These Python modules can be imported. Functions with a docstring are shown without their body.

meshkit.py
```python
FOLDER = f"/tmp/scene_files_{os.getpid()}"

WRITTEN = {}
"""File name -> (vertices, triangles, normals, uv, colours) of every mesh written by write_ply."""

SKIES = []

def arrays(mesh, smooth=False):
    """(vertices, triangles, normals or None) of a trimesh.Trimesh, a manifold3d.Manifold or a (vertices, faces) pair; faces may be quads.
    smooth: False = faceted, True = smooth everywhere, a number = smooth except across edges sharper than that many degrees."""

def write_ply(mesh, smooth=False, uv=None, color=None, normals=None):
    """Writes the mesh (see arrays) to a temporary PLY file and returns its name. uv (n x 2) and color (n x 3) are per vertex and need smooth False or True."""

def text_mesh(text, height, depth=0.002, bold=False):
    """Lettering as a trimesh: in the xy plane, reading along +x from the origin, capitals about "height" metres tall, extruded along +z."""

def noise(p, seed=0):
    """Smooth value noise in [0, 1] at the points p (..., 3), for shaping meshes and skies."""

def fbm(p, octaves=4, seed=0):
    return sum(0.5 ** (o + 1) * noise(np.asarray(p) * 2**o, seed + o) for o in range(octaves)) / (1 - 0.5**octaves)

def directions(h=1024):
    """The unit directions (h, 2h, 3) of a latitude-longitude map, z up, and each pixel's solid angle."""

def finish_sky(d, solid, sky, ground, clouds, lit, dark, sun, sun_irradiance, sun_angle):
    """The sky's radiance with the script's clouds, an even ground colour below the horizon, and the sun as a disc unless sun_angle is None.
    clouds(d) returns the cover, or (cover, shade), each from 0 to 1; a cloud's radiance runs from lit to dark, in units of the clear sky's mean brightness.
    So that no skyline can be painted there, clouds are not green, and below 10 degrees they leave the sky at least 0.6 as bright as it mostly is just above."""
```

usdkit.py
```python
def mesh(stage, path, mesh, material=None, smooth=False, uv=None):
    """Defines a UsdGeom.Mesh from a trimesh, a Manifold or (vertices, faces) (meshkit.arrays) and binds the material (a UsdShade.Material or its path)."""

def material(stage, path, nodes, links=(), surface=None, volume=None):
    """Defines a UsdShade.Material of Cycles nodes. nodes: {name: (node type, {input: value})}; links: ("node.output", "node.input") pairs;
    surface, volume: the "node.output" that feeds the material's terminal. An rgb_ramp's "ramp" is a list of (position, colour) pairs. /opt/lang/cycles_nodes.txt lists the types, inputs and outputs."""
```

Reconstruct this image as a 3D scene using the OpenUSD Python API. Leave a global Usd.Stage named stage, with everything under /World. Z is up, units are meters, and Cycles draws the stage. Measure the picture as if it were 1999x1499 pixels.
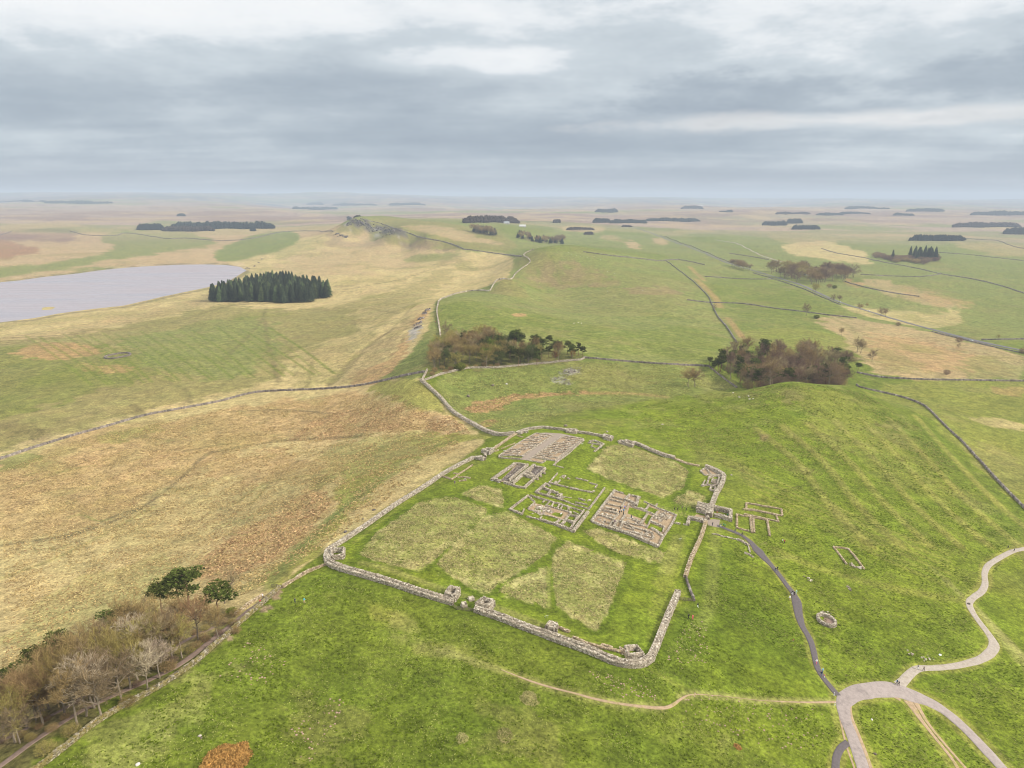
import math, random
import numpy as np
import trimesh, shapely, usdkit, meshkit
from scipy.interpolate import RBFInterpolator
from scipy.ndimage import gaussian_filter, map_coordinates
from pxr import Usd, UsdGeom, UsdLux, UsdShade, Sdf, Gf, Vt

stage = Usd.Stage.CreateInMemory()
UsdGeom.SetStageUpAxis(stage, "Z")
UsdGeom.SetStageMetersPerUnit(stage, 1.0)
WORLD = UsdGeom.Xform.Define(stage, "/World").GetPrim()
stage.SetDefaultPrim(WORLD)
UsdGeom.Scope.Define(stage, "/World/Looks")

# ------------------------------------------------------------------ camera
F, CX, CY, HORIZON, EYE = 1386.0, 999.5, 749.5, 384.0, 125.0
PITCH = math.atan((CY - HORIZON) / F)
cam = UsdGeom.Camera.Define(stage, "/World/camera")
cam.CreateHorizontalApertureAttr(36.0)
cam.CreateVerticalApertureAttr(27.0)
cam.CreateFocalLengthAttr(F / 1999.0 * 36.0)
cam.CreateClippingRangeAttr(Gf.Vec2f(1.0, 80000.0))
cam.AddTranslateOp().Set(Gf.Vec3d(0, 0, EYE))
cam.AddRotateXOp().Set(90.0 - math.degrees(PITCH))
cam.CreateExposureAttr(1.66)

# ------------------------------------------------------------------ sky and sun
SUN_AZ, SUN_EL = math.radians(105.0), math.radians(34.0)      # clockwise from +y, behind the clouds
def skylook():
    n = {"tc": ("texture_coordinate", {}),
         "sky": ("sky_texture", {"sky_type": "single_scattering", "sun_disc": False, "sun_elevation": SUN_EL, "sun_rotation": SUN_AZ,
                                 "altitude": 300.0, "air_density": 1.0, "aerosol_density": 1.5, "ozone_density": 1.0}),
         "sep": ("separate_xyz", {}),
         "zc": ("math", {"math_type": "maximum", "value2": 0.0}),
         "za": ("math", {"math_type": "add", "value2": 0.05}),
         "px": ("math", {"math_type": "divide"}), "py": ("math", {"math_type": "divide"}),
         "pos": ("combine_xyz", {"z": 0.0}),
         # broad banks lying across the view, heaped cloud on them, and torn streaks
         "m1": ("mapping", {"location": (2.9, 0.35, 0.0), "rotation": (0, 0, 0.12), "scale": (0.22, 0.40, 1.0)}),
         "n1": ("noise_texture", {"scale": 1.0, "detail": 6.0, "roughness": 0.5, "distortion": 0.0}),
         "m2": ("mapping", {"location": (4.3, 7.4, 0.0), "rotation": (0, 0.05, 0), "scale": (5.0, 5.0, 15.0)}),
         "n2": ("noise_texture", {"scale": 1.0, "detail": 10.0, "roughness": 0.62, "distortion": 0.0}),
         "mixn": ("mix_float", {"fac": 0.44}),
         "dev": ("math", {"math_type": "multiply_add", "value2": 2.35, "value3": -1.175}),
         # the sheet: murky low down, thinner and whiter higher up
         "lift": ("rgb_ramp", {"ramp": [(z, (v, v, v)) for z, v in ((0.0, 0.38), (0.03, 0.36), (0.06, 0.35), (0.10, 0.36), (0.125, 0.40), (0.15, 0.47), (0.175, 0.56), (0.20, 0.73), (0.22, 0.86), (0.26, 0.92), (0.5, 0.86), (1.0, 0.86))]}),
         "sum0": ("math", {"math_type": "add"}),
         # two torn gaps where the sheet thins, and one heavier bank
         "g1": ("vector_math", {"math_type": "subtract", "vector2": (0.0, 0.0, 0.1655)}), "g1s": ("vector_math", {"math_type": "multiply", "vector2": (9.0, 0.0, 50.0)}), "g1l": ("vector_math", {"math_type": "length"}),
         "g2": ("vector_math", {"math_type": "subtract", "vector2": (0.47, 0.0, 0.0905)}), "g2s": ("vector_math", {"math_type": "multiply", "vector2": (3.6, 0.0, 105.0)}), "g2l": ("vector_math", {"math_type": "length"}),
         "g3": ("vector_math", {"math_type": "subtract", "vector2": (0.47, 0.0, 0.126)}), "g3s": ("vector_math", {"math_type": "multiply", "vector2": (2.6, 0.0, 42.0)}), "g3l": ("vector_math", {"math_type": "length"}),
         "rag": ("math", {"math_type": "multiply_add", "value2": 5.5, "value3": -2.75}),
         "g1r": ("math", {"math_type": "add"}), "g2r": ("math", {"math_type": "add"}), "g3r": ("math", {"math_type": "add"}),
         "g1m": ("map_range", {"range_type": "smoothstep", "from_min": 0.2, "from_max": 1.5, "to_min": 0.36, "to_max": 0.0, "clamp": True}),
         "g2m": ("map_range", {"range_type": "smoothstep", "from_min": 0.2, "from_max": 1.6, "to_min": 0.27, "to_max": 0.0, "clamp": True}),
         "g3m": ("map_range", {"range_type": "smoothstep", "from_min": 0.2, "from_max": 1.5, "to_min": -0.20, "to_max": 0.0, "clamp": True}),
         "s1": ("math", {"math_type": "add"}), "s2": ("math", {"math_type": "add"}),
         "sum": ("math", {"math_type": "add"}),
         "tone": ("rgb_ramp", {"ramp": [(0.0, (3.7, 4.35, 5.1)), (0.22, (4.3, 5.0, 5.7)), (0.36, (4.9, 5.6, 6.25)), (0.48, (5.8, 6.5, 7.05)),
                                        (0.60, (6.6, 7.3, 7.8)), (0.72, (8.7, 9.1, 9.4)), (0.85, (9.6, 9.85, 10.0)), (1.0, (10.0, 10.1, 10.2))]}),
         "warmk": ("math", {"math_type": "multiply", "value2": 1.7, "use_clamp": True}), "warm": ("mix_color", {"blend_type": "mix", "b": (9.3, 8.9, 8.55), "use_clamp": False}),
         "low": ("map_range", {"range_type": "smoothstep", "from_min": 0.0, "from_max": 0.060, "to_min": 0.85, "to_max": 0.0, "clamp": True}),
         "murk": ("mix_color", {"blend_type": "mix", "b": (4.2, 4.55, 5.15), "use_clamp": False}),
         # an overcast sheet is brighter overhead than low down
         "zen": ("map_range", {"from_min": 0.25, "from_max": 0.95, "to_min": 0.6, "to_max": 0.96, "clamp": True}),
         "scale": ("vector_math", {"math_type": "scale"}),
         "cov": ("mix_color", {"blend_type": "mix", "fac": 0.985, "use_clamp": False}),
         "bg": ("background_shader", {"strength": 0.05})}
    l = [("tc.generated", "sep.vector"), ("sep.z", "zc.value1"), ("zc.value", "za.value1"), ("sep.x", "px.value1"), ("za.value", "px.value2"),
         ("sep.y", "py.value1"), ("za.value", "py.value2"), ("px.value", "pos.x"), ("py.value", "pos.y"),
         ("pos.vector", "m1.vector"), ("m1.vector", "n1.vector"), ("tc.generated", "m2.vector"), ("m2.vector", "n2.vector"),
         ("n1.fac", "mixn.a"), ("n2.fac", "mixn.b"), ("zc.value", "lift.fac"), ("mixn.result", "dev.value1"), ("dev.value", "sum0.value1"), ("lift.color", "sum0.value2"), ("n2.fac", "rag.value1"),
         ("tc.generated", "g1.vector1"), ("g1.vector", "g1s.vector1"), ("g1s.vector", "g1l.vector1"), ("g1l.value", "g1r.value1"), ("rag.value", "g1r.value2"), ("g1r.value", "g1m.value"),
         ("tc.generated", "g2.vector1"), ("g2.vector", "g2s.vector1"), ("g2s.vector", "g2l.vector1"), ("g2l.value", "g2r.value1"), ("rag.value", "g2r.value2"), ("g2r.value", "g2m.value"),
         ("tc.generated", "g3.vector1"), ("g3.vector", "g3s.vector1"), ("g3s.vector", "g3l.vector1"), ("g3l.value", "g3r.value1"), ("rag.value", "g3r.value2"), ("g3r.value", "g3m.value"),
         ("g1m.result", "s1.value1"), ("g2m.result", "s1.value2"), ("s1.value", "s2.value1"), ("g3m.result", "s2.value2"), ("sum0.value", "sum.value1"), ("s2.value", "sum.value2"),
         ("sum.value", "tone.fac"), ("tone.color", "warm.a"), ("g2m.result", "warmk.value1"), ("warmk.value", "warm.fac"), ("warm.result", "murk.a"), ("sep.z", "low.value"), ("low.result", "murk.fac"),
         ("murk.result", "scale.vector1"), ("sep.z", "zen.value"), ("zen.result", "scale.scale"),
         ("sky.color", "cov.a"), ("scale.vector", "cov.b"), ("cov.result", "bg.color")]
    return usdkit.material(stage, "/World/Looks/sky", n, l, surface="bg.background")
dome = UsdLux.DomeLight.Define(stage, "/World/sky")
UsdShade.MaterialBindingAPI.Apply(dome.GetPrim()).Bind(skylook())
dome.GetPrim().SetCustomDataByKey("kind", "structure")
sun = UsdLux.DistantLight.Define(stage, "/World/sun")
sun.CreateIntensityAttr(0.4)
sun.CreateAngleAttr(10.0)
sun.CreateNormalizeAttr(True)
sun.CreateColorAttr(Gf.Vec3f(1.0, 0.95, 0.86))
sun.AddRotateZOp().Set(-math.degrees(SUN_AZ))
sun.AddRotateXOp().Set(math.degrees(SUN_EL) - 90.0)

# ------------------------------------------------------------------ helpers for the stage
taken = {}
def numbered(path):
    k = taken.get(path, 0)
    taken[path] = k + 1
    return path if k == 0 else "%s_%03d" % (path, k)

def tag(p, label=None, cat=None, group=None, kind=None):
    p = p.GetPrim() if hasattr(p, "GetPrim") else p
    for k, v in (("label", label), ("category", cat), ("group", group), ("kind", kind)):
        if v:
            p.SetCustomDataByKey(k, v)
    return p

def thing(name, label, cat, loc=(0, 0, 0), rotz=0.0, group=None, scale=None):
    x = UsdGeom.Xform.Define(stage, numbered("/World/" + name))
    x.AddTranslateOp().Set(Gf.Vec3d(*map(float, loc)))
    x.AddRotateZOp().Set(float(math.degrees(rotz)))
    x.AddScaleOp().Set(Gf.Vec3f(*(scale or (1, 1, 1))))
    return tag(x, label, cat, group)

from scipy.sparse import coo_matrix
from scipy.sparse.csgraph import connected_components
def toned(m, mesh):
    """Gives every separate piece of a mesh (stone, twig, leaf) a random tone of its own."""
    v, f = np.asarray(mesh[0]), np.asarray(mesh[1])
    e = np.concatenate([f[:, [0, 1]], f[:, [1, 2]]])
    k, lab = connected_components(coo_matrix((np.ones(len(e), np.int8), (e[:, 0], e[:, 1])), shape=(len(v), len(v))), directed=False)
    t = np.random.default_rng(k).random(k)[lab]
    UsdGeom.PrimvarsAPI(m).CreatePrimvar("tone", Sdf.ValueTypeNames.FloatArray, "vertex").Set(Vt.FloatArray.FromNumpy(t.astype(np.float32)))
    return m
def part(parent, name, mesh, mat, smooth=False, label=None, kind=None):
    up = str(parent.GetPath()) if not isinstance(parent, str) else parent
    m = usdkit.mesh(stage, numbered(up + "/" + name), mesh, mat, smooth=smooth)
    if name in ("stones", "crown", "foliage", "fronds", "buttress", "floor_pillars") and isinstance(mesh, tuple):
        toned(m, mesh)
    return tag(m, label, None, None, kind)

def struct(name, mesh, mat, smooth=False, kind="structure", label=None):
    return tag(usdkit.mesh(stage, numbered("/World/" + name), mesh, mat, smooth=smooth), label, None, None, kind)

def dup(src, label, cat=None, loc=(0, 0, 0), rotz=0.0, scale=(1, 1, 1), group=None):
    base = src.GetName()
    was = src.GetCustomData()
    x = UsdGeom.Xform.Define(stage, numbered("/World/" + base))
    x.GetPrim().GetReferences().AddInternalReference(src.GetPath())
    x.ClearXformOpOrder()
    x.AddTranslateOp().Set(Gf.Vec3d(*map(float, loc)))
    x.AddRotateZOp().Set(float(math.degrees(rotz)))
    x.AddScaleOp().Set(Gf.Vec3f(*map(float, scale)))
    x.GetPrim().SetInstanceable(True)
    return tag(x, label, cat or was["category"], group or was.get("group"))

def place(p, loc, rotz=0.0, scale=(1, 1, 1)):
    a = UsdGeom.Xformable(p).GetOrderedXformOps()
    a[0].Set(Gf.Vec3d(*map(float, loc))); a[1].Set(float(math.degrees(rotz))); a[2].Set(Gf.Vec3f(*map(float, scale)))

def smoothstep(a, b, x):
    t = np.clip((x - a) / (b - a), 0, 1)
    return t * t * (3 - 2 * t)
# ------------------------------------------------------------------ the lie of the land
SP, CP = math.sin(PITCH), math.cos(PITCH)
def ray(px, py):
    u, v = (np.asarray(px, float) - CX) / F, (CY - np.asarray(py, float)) / F
    return u, CP + v * SP, -SP + v * CP
def at_z(px, py, z):
    x, y, dz = ray(px, py)
    t = (z - EYE) / dz
    return t * x, t * y

# surveyed heights (metres above the fort's north-west corner), each at a sight line
SURVEY = [
 (640,1095,0),(1010,847,-7),(1255,1305,-10),(1405,930,-15),(910,1175,-3.5),(1387,1005,-15),(820,985,-2.5),(1100,1000,-9),(1200,870,-10.5),
 (1330,1155,-14),(1000,1080,-6.5),(1150,1200,-9),(1300,980,-14),(730,1050,-1.2),(950,890,-5.5),
 (800,1260,-4),(1000,1499,-7),(600,1300,-1.5),(500,1499,0),(250,1499,2.5),(1300,1499,-14),(1050,1360,-8),(1350,1380,-14.5),(1640,1360,-24),
 (1800,1499,-30),(1999,1499,-36),(1600,1200,-22),(1480,1180,-18),(1700,1100,-24),(1999,1070,-36),(1900,1290,-32),(1560,1030,-20),(1850,1000,-31),
 (520,1165,1),(300,1340,4),(80,1495,6),(440,1230,2.5),(200,1420,5),
 (600,1085,-3),(560,1085,-8),(700,985,-10),(800,900,-13),(600,930,-27),(400,1010,-36),(330,1120,-26),(200,1180,-27),(0,1320,-18),(0,1150,-36),
 (250,1050,-36),(0,950,-41),(200,880,-42),(500,850,-38),(700,830,-29),(850,850,-17),(885,880,-11),(150,1330,-6),(300,1230,-6),(450,1130,-13),(40,1400,-2),
 (940,838,-12),(890,805,-15),(850,765,-11),(828,742,-7.5),
 (0,760,-40),(300,720,-38),(500,740,-36),(640,760,-32),(740,745,-22),(800,700,-14),(830,650,-8),(700,650,-28),(560,650,-36),(790,600,-19),
 (500,595,-40),(640,590,-38),(400,610,-42),
 (0,632,-47),(150,607,-47),(300,582,-47),(420,554,-47),(482,527,-47),(440,516,-47),(300,521,-47),(150,534,-47),(0,551,-47),
 (0,665,-43),(200,630,-44),
 (0,530,-42),(100,485,-38),(0,446,-18),(100,446,-22),(300,470,-36),(250,455,-30),(200,500,-42),
 (0,398,42),(250,400,30),(500,403,12),(1000,410,-4),(1300,408,5),(1500,404,18),(1800,412,-15),(1999,420,-30),
 (700,424,51),(687,426,49),(740,423,49),(800,427,38),(900,436,32),(1000,450,12),
 (710,430,46),(775,447,30),(825,464,14),(885,477,2),(904,486,-4),
 (675,447,-6),(725,466,-12),(800,481,-15),(875,488,-10),(655,444,-9),(668,440,-8),(640,449,-10),
 (850,445,28),(950,452,14),(900,462,10),(1000,472,-6),
 (600,418,-15),(800,414,-10),(1000,424,-12),(1100,416,-5),(1250,425,-28),(1500,432,-40),(1700,442,-48),(1900,452,-54),(1999,432,-50),(1750,422,-30),
 (570,464,-18),(520,470,-24),(480,452,-30),(620,456,-12),(600,500,-36),(700,520,-34),(800,505,-28),(880,530,-28),(760,560,-30),(950,505,-20),(470,490,-40),
 (1060,490,19),(1120,490,16),(1200,498,2),(1050,553,-24),(1150,566,-26),(1250,520,-12),(1280,540,-20),(1020,540,-12),(1060,478,-20),(1150,480,-24),(1250,490,-28),
 (985,547,-3),(965,570,-14),(1035,578,-19),(960,530,-26),(940,560,-18),
 (900,580,-2),(1000,600,-8),(1200,640,-18),(1300,580,-22),(1400,600,-32),(1420,650,-30),(1300,700,-20),(1180,690,-13),(1000,690,-8),(870,690,-4.5),(848,600,-4),
 (900,762,-14),(1000,783,-18.5),(1100,766,-18),(1250,742,-17),(1120,735,-12.5),(1000,740,-12),(900,725,-8),
 (1000,825,-12.5),(1200,795,-17),(1350,805,-18),(1400,860,-18),(1300,850,-15.5),(1120,815,-13),
 (1540,745,-12),(1640,752,-16.5),(1460,766,-17),(1580,800,-14),(1700,805,-22),(1750,900,-25),(1600,900,-19.5),(1500,850,-17),
 (1480,690,-27),(1600,682,-33),(1680,700,-39),(1390,715,-21),(1360,748,-19),(1330,725,-18),
 (1690,760,-25),(1800,806,-32),(1900,890,-37),(1999,990,-38),(1860,800,-42),(1990,860,-46),(1750,740,-41),(1999,745,-47),(1720,690,-42),
 (1999,690,-49),(1900,664,-48),(1750,625,-46),(1600,570,-44),(1450,518,-40),(1310,470,-36),
 (1800,560,-52),(1999,600,-55),(1900,520,-50),(1700,500,-44),(1999,500,-52),(1550,500,-40),(1400,465,-34),(1200,460,-28),(1100,470,-24),(1850,472,-48),(1600,455,-42),
 (1560,430,-32),(1180,432,-20),
]
WORLDPTS = [(170,592,-33),(240,588,-35),(300,565,-36),(215,640,-32),
 (0,-60,2),(0,-300,4),(-300,-250,-30),(-250,50,-34),(-140,20,-4),(300,-250,-55),(280,80,-40),(-90,60,4.5),(120,40,-12),(-700,-300,-40),(700,-200,-65),(800,400,-60),(-900,500,-44),
 (0,-1500,-10),(-2500,0,-40),(2500,0,-60),(2500,2000,-60),(-2500,2500,-20),(0,-8000,0),(-9000,0,0),(9000,0,-20),(-9000,6000,40),(9000,7000,-40),
 (-4000,13500,-40),(0,13500,-60),(4500,13500,-80),(-9000,12000,0),(9000,12000,-60)]
for px_, pz_ in ((-400,378),(0,377),(300,376),(480,378),(650,378),(850,382),(1000,385),(1300,386),(1600,389),(1800,391),(1999,389),(2400,388)):
    WORLDPTS.append(((px_ - CX) / F * 20000, 19500.0, EYE + (HORIZON - pz_) / F * 20000 * 1.03))
    WORLDPTS.append(((px_ - CX) / F * 27000, 26500.0, EYE + (HORIZON - pz_) / F * 20000 * 1.0))

def warp(x, y):
    r = np.hypot(x, y) + 1e-9
    k = np.log1p(r / 150.0) / r
    return np.stack([x * k, y * k], -1)
_sx, _sy = at_z([s[0] for s in SURVEY], [s[1] for s in SURVEY], np.array([s[2] for s in SURVEY], float))
_w = np.array(WORLDPTS)
_px = np.concatenate([_sx, _w[:, 0]]); _py = np.concatenate([_sy, _w[:, 1]]); _pz = np.concatenate([[s[2] for s in SURVEY], _w[:, 2]])
_rbf = RBFInterpolator(warp(_px, _py), _pz, kernel="thin_plate_spline", smoothing=1e-5)

# the ground's sheet: rings that widen with distance, rays packed closer to the east, where the fort lies
_th = np.concatenate([np.arange(-180, -44, 4.0), np.arange(-44, 44.01, 0.135), np.arange(48, 180.1, 4.0)])
TH = np.radians(_th)
_r = [8.0]
while _r[-1] < 33000:
    r_ = _r[-1]
    _r.append(r_ + (max(4.0, 0) if r_ < 80 else max(1.05, min(0.013 * r_, 1.05 + (r_ - 80) * 0.0022)) if r_ < 1200 else 0.0135 * r_))
R = np.array(_r)
NR, NT = len(R), len(TH)
GX, GY = R[:, None] * np.sin(TH)[None, :], R[:, None] * np.cos(TH)[None, :]
def _base():
    ri = np.unique(np.concatenate([np.arange(0, NR, 3), [NR - 1]])); ti = np.unique(np.concatenate([np.arange(0, NT, 5), np.arange(0, 34), np.arange(NT - 34, NT)]))
    z = _rbf(warp(GX[np.ix_(ri, ti)].ravel(), GY[np.ix_(ri, ti)].ravel())).reshape(len(ri), len(ti))
    ii = np.interp(np.arange(NR), ri, np.arange(len(ri))); jj = np.interp(np.arange(NT), ti, np.arange(len(ti)))
    return map_coordinates(z, np.meshgrid(ii, jj, indexing="ij"), order=1)
GZ = _base()
_P3 = np.stack([GX, GY, 0 * GX], -1)
def fbm(scale, octaves, seed):
    return meshkit.fbm(_P3 / scale + 500.5, octaves, seed) - 0.5
_dist = R[:, None] + 0 * GX
GZ += 0.9 * fbm(26, 4, 3) * smoothstep(40, 120, _dist)
GZ += 20.0 * fbm(200, 4, 7) * smoothstep(330, 1100, _dist)
GZ += 70.0 * fbm(800, 4, 9) * smoothstep(2600, 6500, _dist)
GZ += 110.0 * fbm(3500, 3, 12) * smoothstep(14000, 20000, _dist)

# index of a place in the sheet
def _rowcol(x, y):
    r = np.hypot(x, y); t = np.arctan2(x, y)
    return np.interp(r, R, np.arange(NR)), np.interp(t, TH, np.arange(NT))
def Z(x, y):
    x, y = np.asarray(x, float), np.asarray(y, float)
    i, j = _rowcol(x, y)
    return map_coordinates(GZ, [np.atleast_1d(i), np.atleast_1d(j)], order=1, mode="nearest").reshape(np.shape(x))
def hit(px, py):
    """Where the sight line of the survey meets the ground."""
    px, py = np.atleast_1d(np.asarray(px, float)), np.atleast_1d(np.asarray(py, float))
    x, y, dz = ray(px, py)
    h = np.hypot(x, y)
    out = np.zeros((len(px), 3))
    rr = R[(R > 60)]
    for k in range(len(px)):
        X, Y = x[k] / h[k] * rr, y[k] / h[k] * rr
        gap = EYE + dz[k] / h[k] * rr - Z(X, Y)
        b = np.argmax(gap < 0)
        if gap[b] >= 0:
            b = len(rr) - 1
        t = gap[b - 1] / (gap[b - 1] - gap[b]) if b else 0
        r = rr[b - 1] + t * (rr[b] - rr[b - 1])
        out[k] = x[k] / h[k] * r, y[k] / h[k] * r, 0
    out[:, 2] = Z(out[:, 0], out[:, 1])
    return out
def P(*pts):
    a = np.array(pts, float).reshape(-1, 2)
    return hit(a[:, 0], a[:, 1])

# masks over the sheet ------------------------------------------------
def _window(poly, pad):
    i, j = _rowcol(poly[:, 0], poly[:, 1])
    a, b = max(0, int(i.min()) - pad), min(NR, int(i.max()) + pad + 2)
    c, d = max(0, int(j.min()) - pad), min(NT, int(j.max()) + pad + 2)
    return slice(a, b), slice(c, d)
def densify(p, step=None):
    out = []
    for a, b in zip(p[:-1], p[1:]):
        n = max(1, int(np.linalg.norm(b[:2] - a[:2]) / (step or max(1.5, np.linalg.norm(a[:2]) * 0.01))))
        out += [a + (b - a) * k / n for k in range(n)]
    return np.array(out + [p[-1]])
def spline(p, n=8):
    p = np.asarray(p, float)
    q = np.vstack([2 * p[0] - p[1], p, 2 * p[-1] - p[-2]])
    out = []
    for k in range(1, len(q) - 2):
        a, b, c, d = q[k - 1:k + 3]
        for t in np.linspace(0, 1, n, endpoint=False):
            out.append(0.5 * ((2 * b) + (-a + c) * t + (2 * a - 5 * b + 4 * c - d) * t ** 2 + (-a + 3 * b - 3 * c + d) * t ** 3))
    return np.array(out + [p[-1]])
def dense_px(pts, n=6, close=True):
    """Corner list of the survey rounded off, as ground points."""
    a = np.array(pts, float)
    if close:
        a = np.vstack([a, a[:1]])
    q = spline(a, n)
    return hit(q[:, 0], q[:, 1])
def area(pts, blur=2.0, ragged=0.0, grain=6.0, seed=0, rounded=True):
    """A soft mask (window, values) of a patch of ground."""
    w = dense_px(pts, 4) if rounded else P(*pts)
    s = _window(w, int(4 * blur) + 3)
    m = shapely.contains_xy(shapely.Polygon(w[:, :2]).buffer(0), GX[s], GY[s]).astype(float)
    m = gaussian_filter(m, blur)
    if ragged:
        n = meshkit.fbm(_P3[s] / grain + 37.3, 4, seed + 20) - 0.5
        m = smoothstep(0.3, 0.7, m + ragged * n * 4 * m * (1 - m) * 2)
    return s, m
def streak(pts, width, soft=None, curve=True):
    """A soft mask along a line on the ground, width in metres."""
    a = np.array(pts, float)
    q = spline(a, 6) if curve and len(a) > 2 else densify(a, 6.0)
    w = hit(q[:, 0], q[:, 1])
    s = _window(w, 8 + int(width))
    d = shapely.distance(shapely.LineString(w[:, :2]), shapely.points(GX[s], GY[s]))
    return s, 1 - smoothstep(width * 0.5, width * 0.5 + (soft or width * 0.5), d)
# ------------------------------------------------------------------ the lough
LAKE_Z = -47.0
LAKE = [(-160,668),(0,629),(60,622),(120,611),(180,603),(240,597),(300,583),(350,572),(400,562),(440,552),(462,540),(481,528),(470,521),(440,517),(400,516),(340,517),(280,520),(240,523),(200,527),(150,534),(90,540),(40,547),(0,551),(-160,565)]
_lx, _ly = at_z([p[0] for p in LAKE], [p[1] for p in LAKE], LAKE_Z)
LAKE_W = np.column_stack([_lx, _ly])
_s = _window(LAKE_W, 20)
_shape = shapely.Polygon(LAKE_W)
_inside = shapely.contains_xy(_shape, GX[_s], GY[_s])
_d = shapely.distance(shapely.LineString(np.vstack([LAKE_W, LAKE_W[:1]])), shapely.points(GX[_s], GY[_s]))
_sd = np.where(_inside, -_d, _d) + 5.0 * (meshkit.fbm(_P3[_s] / 25.0 + 9.1, 3, 31) - 0.5)
_bank = LAKE_Z + np.clip(_sd * 0.05, -2.5, 60)
_t = smoothstep(0, 160, _sd)
GZ[_s] = np.where(_sd < 0, _bank, np.maximum(GZ[_s] * _t + _bank * (1 - _t), LAKE_Z + np.minimum(_sd * 0.04, 0.6)))

_spit = area([(74,606),(95,602),(114,600),(112,604),(90,609)], 0.8)
GZ[_spit[0]] = np.maximum(GZ[_spit[0]], LAKE_Z - 0.6 + 1.2 * _spit[1])
# ------------------------------------------------------------------ small relief
def raise_(mask, h):
    s, m = mask
    GZ[s] += h * m
# turf rampart behind the west wall, hollow ways, ditches, cultivation terraces, plough ridges
raise_(streak([(706,1098),(760,1112),(840,1141),(880,1153)], 1.5, 4.0), 0.7)
raise_(streak([(950,1180),(1000,1195),(1040,1212),(1100,1240),(1170,1262),(1215,1268)], 1.5, 4.0), 0.7)
raise_(streak([(560,1200),(700,1205),(800,1225),(900,1270),(980,1310)], 3.0, 7.0), -0.7)
raise_(streak([(720,1235),(840,1262),(930,1300),(985,1325)], 2.0, 5.0), 0.8)
raise_(streak([(580,1365),(640,1440),(660,1499)], 3, 6), -0.5)
raise_(streak([(1100,1390),(1250,1430),(1400,1445),(1500,1480)], 3, 6), -0.5)
for k in range(7):
    raise_(streak([(1475 + 52 * k, 835 - 4 * k),(1560 + 50 * k, 905 - 2 * k),(1620 + 55 * k, 985),(1700 + 58 * k, 1065)], 2.0, 5.0), 1.0 - 0.06 * k)
for k in range(6):
    raise_(streak([(1420 + 8 * k, 905 + 14 * k),(1560 + 10 * k, 960 + 15 * k),(1720, 1030 + 12 * k),(1850, 1080 + 12 * k)], 2.0, 4.0), 0.55)
raise_(streak([(0,1000),(200,985),(330,935),(400,895),(430,880),(520,862),(700,852)], 2.0, 4.0), -1.0)
raise_(streak([(640,755),(700,690),(760,640),(800,600)], 3, 6), -1.0)
raise_(streak([(905,800),(950,778),(1050,765),(1150,768),(1300,772)], 3, 8), -1.0)
_ridge = np.sin((GX * 0.93 + GY * 0.36) / 2.6 + 2.0 * (meshkit.fbm(_P3 / 60.0 + 3.3, 2, 5) - 0.5))
_s, _m = area([(1340,860),(1500,790),(1700,800),(1900,960),(1960,1040),(1700,1080),(1450,960)], 6)
GZ[_s] += 0.10 * _ridge[_s] * _m
GZ += 0.22 * (meshkit.fbm(_P3 / 5.0 + 11.7, 3, 44) - 0.5) * smoothstep(60, 120, _dist) * (1 - smoothstep(500, 800, _dist))

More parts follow.
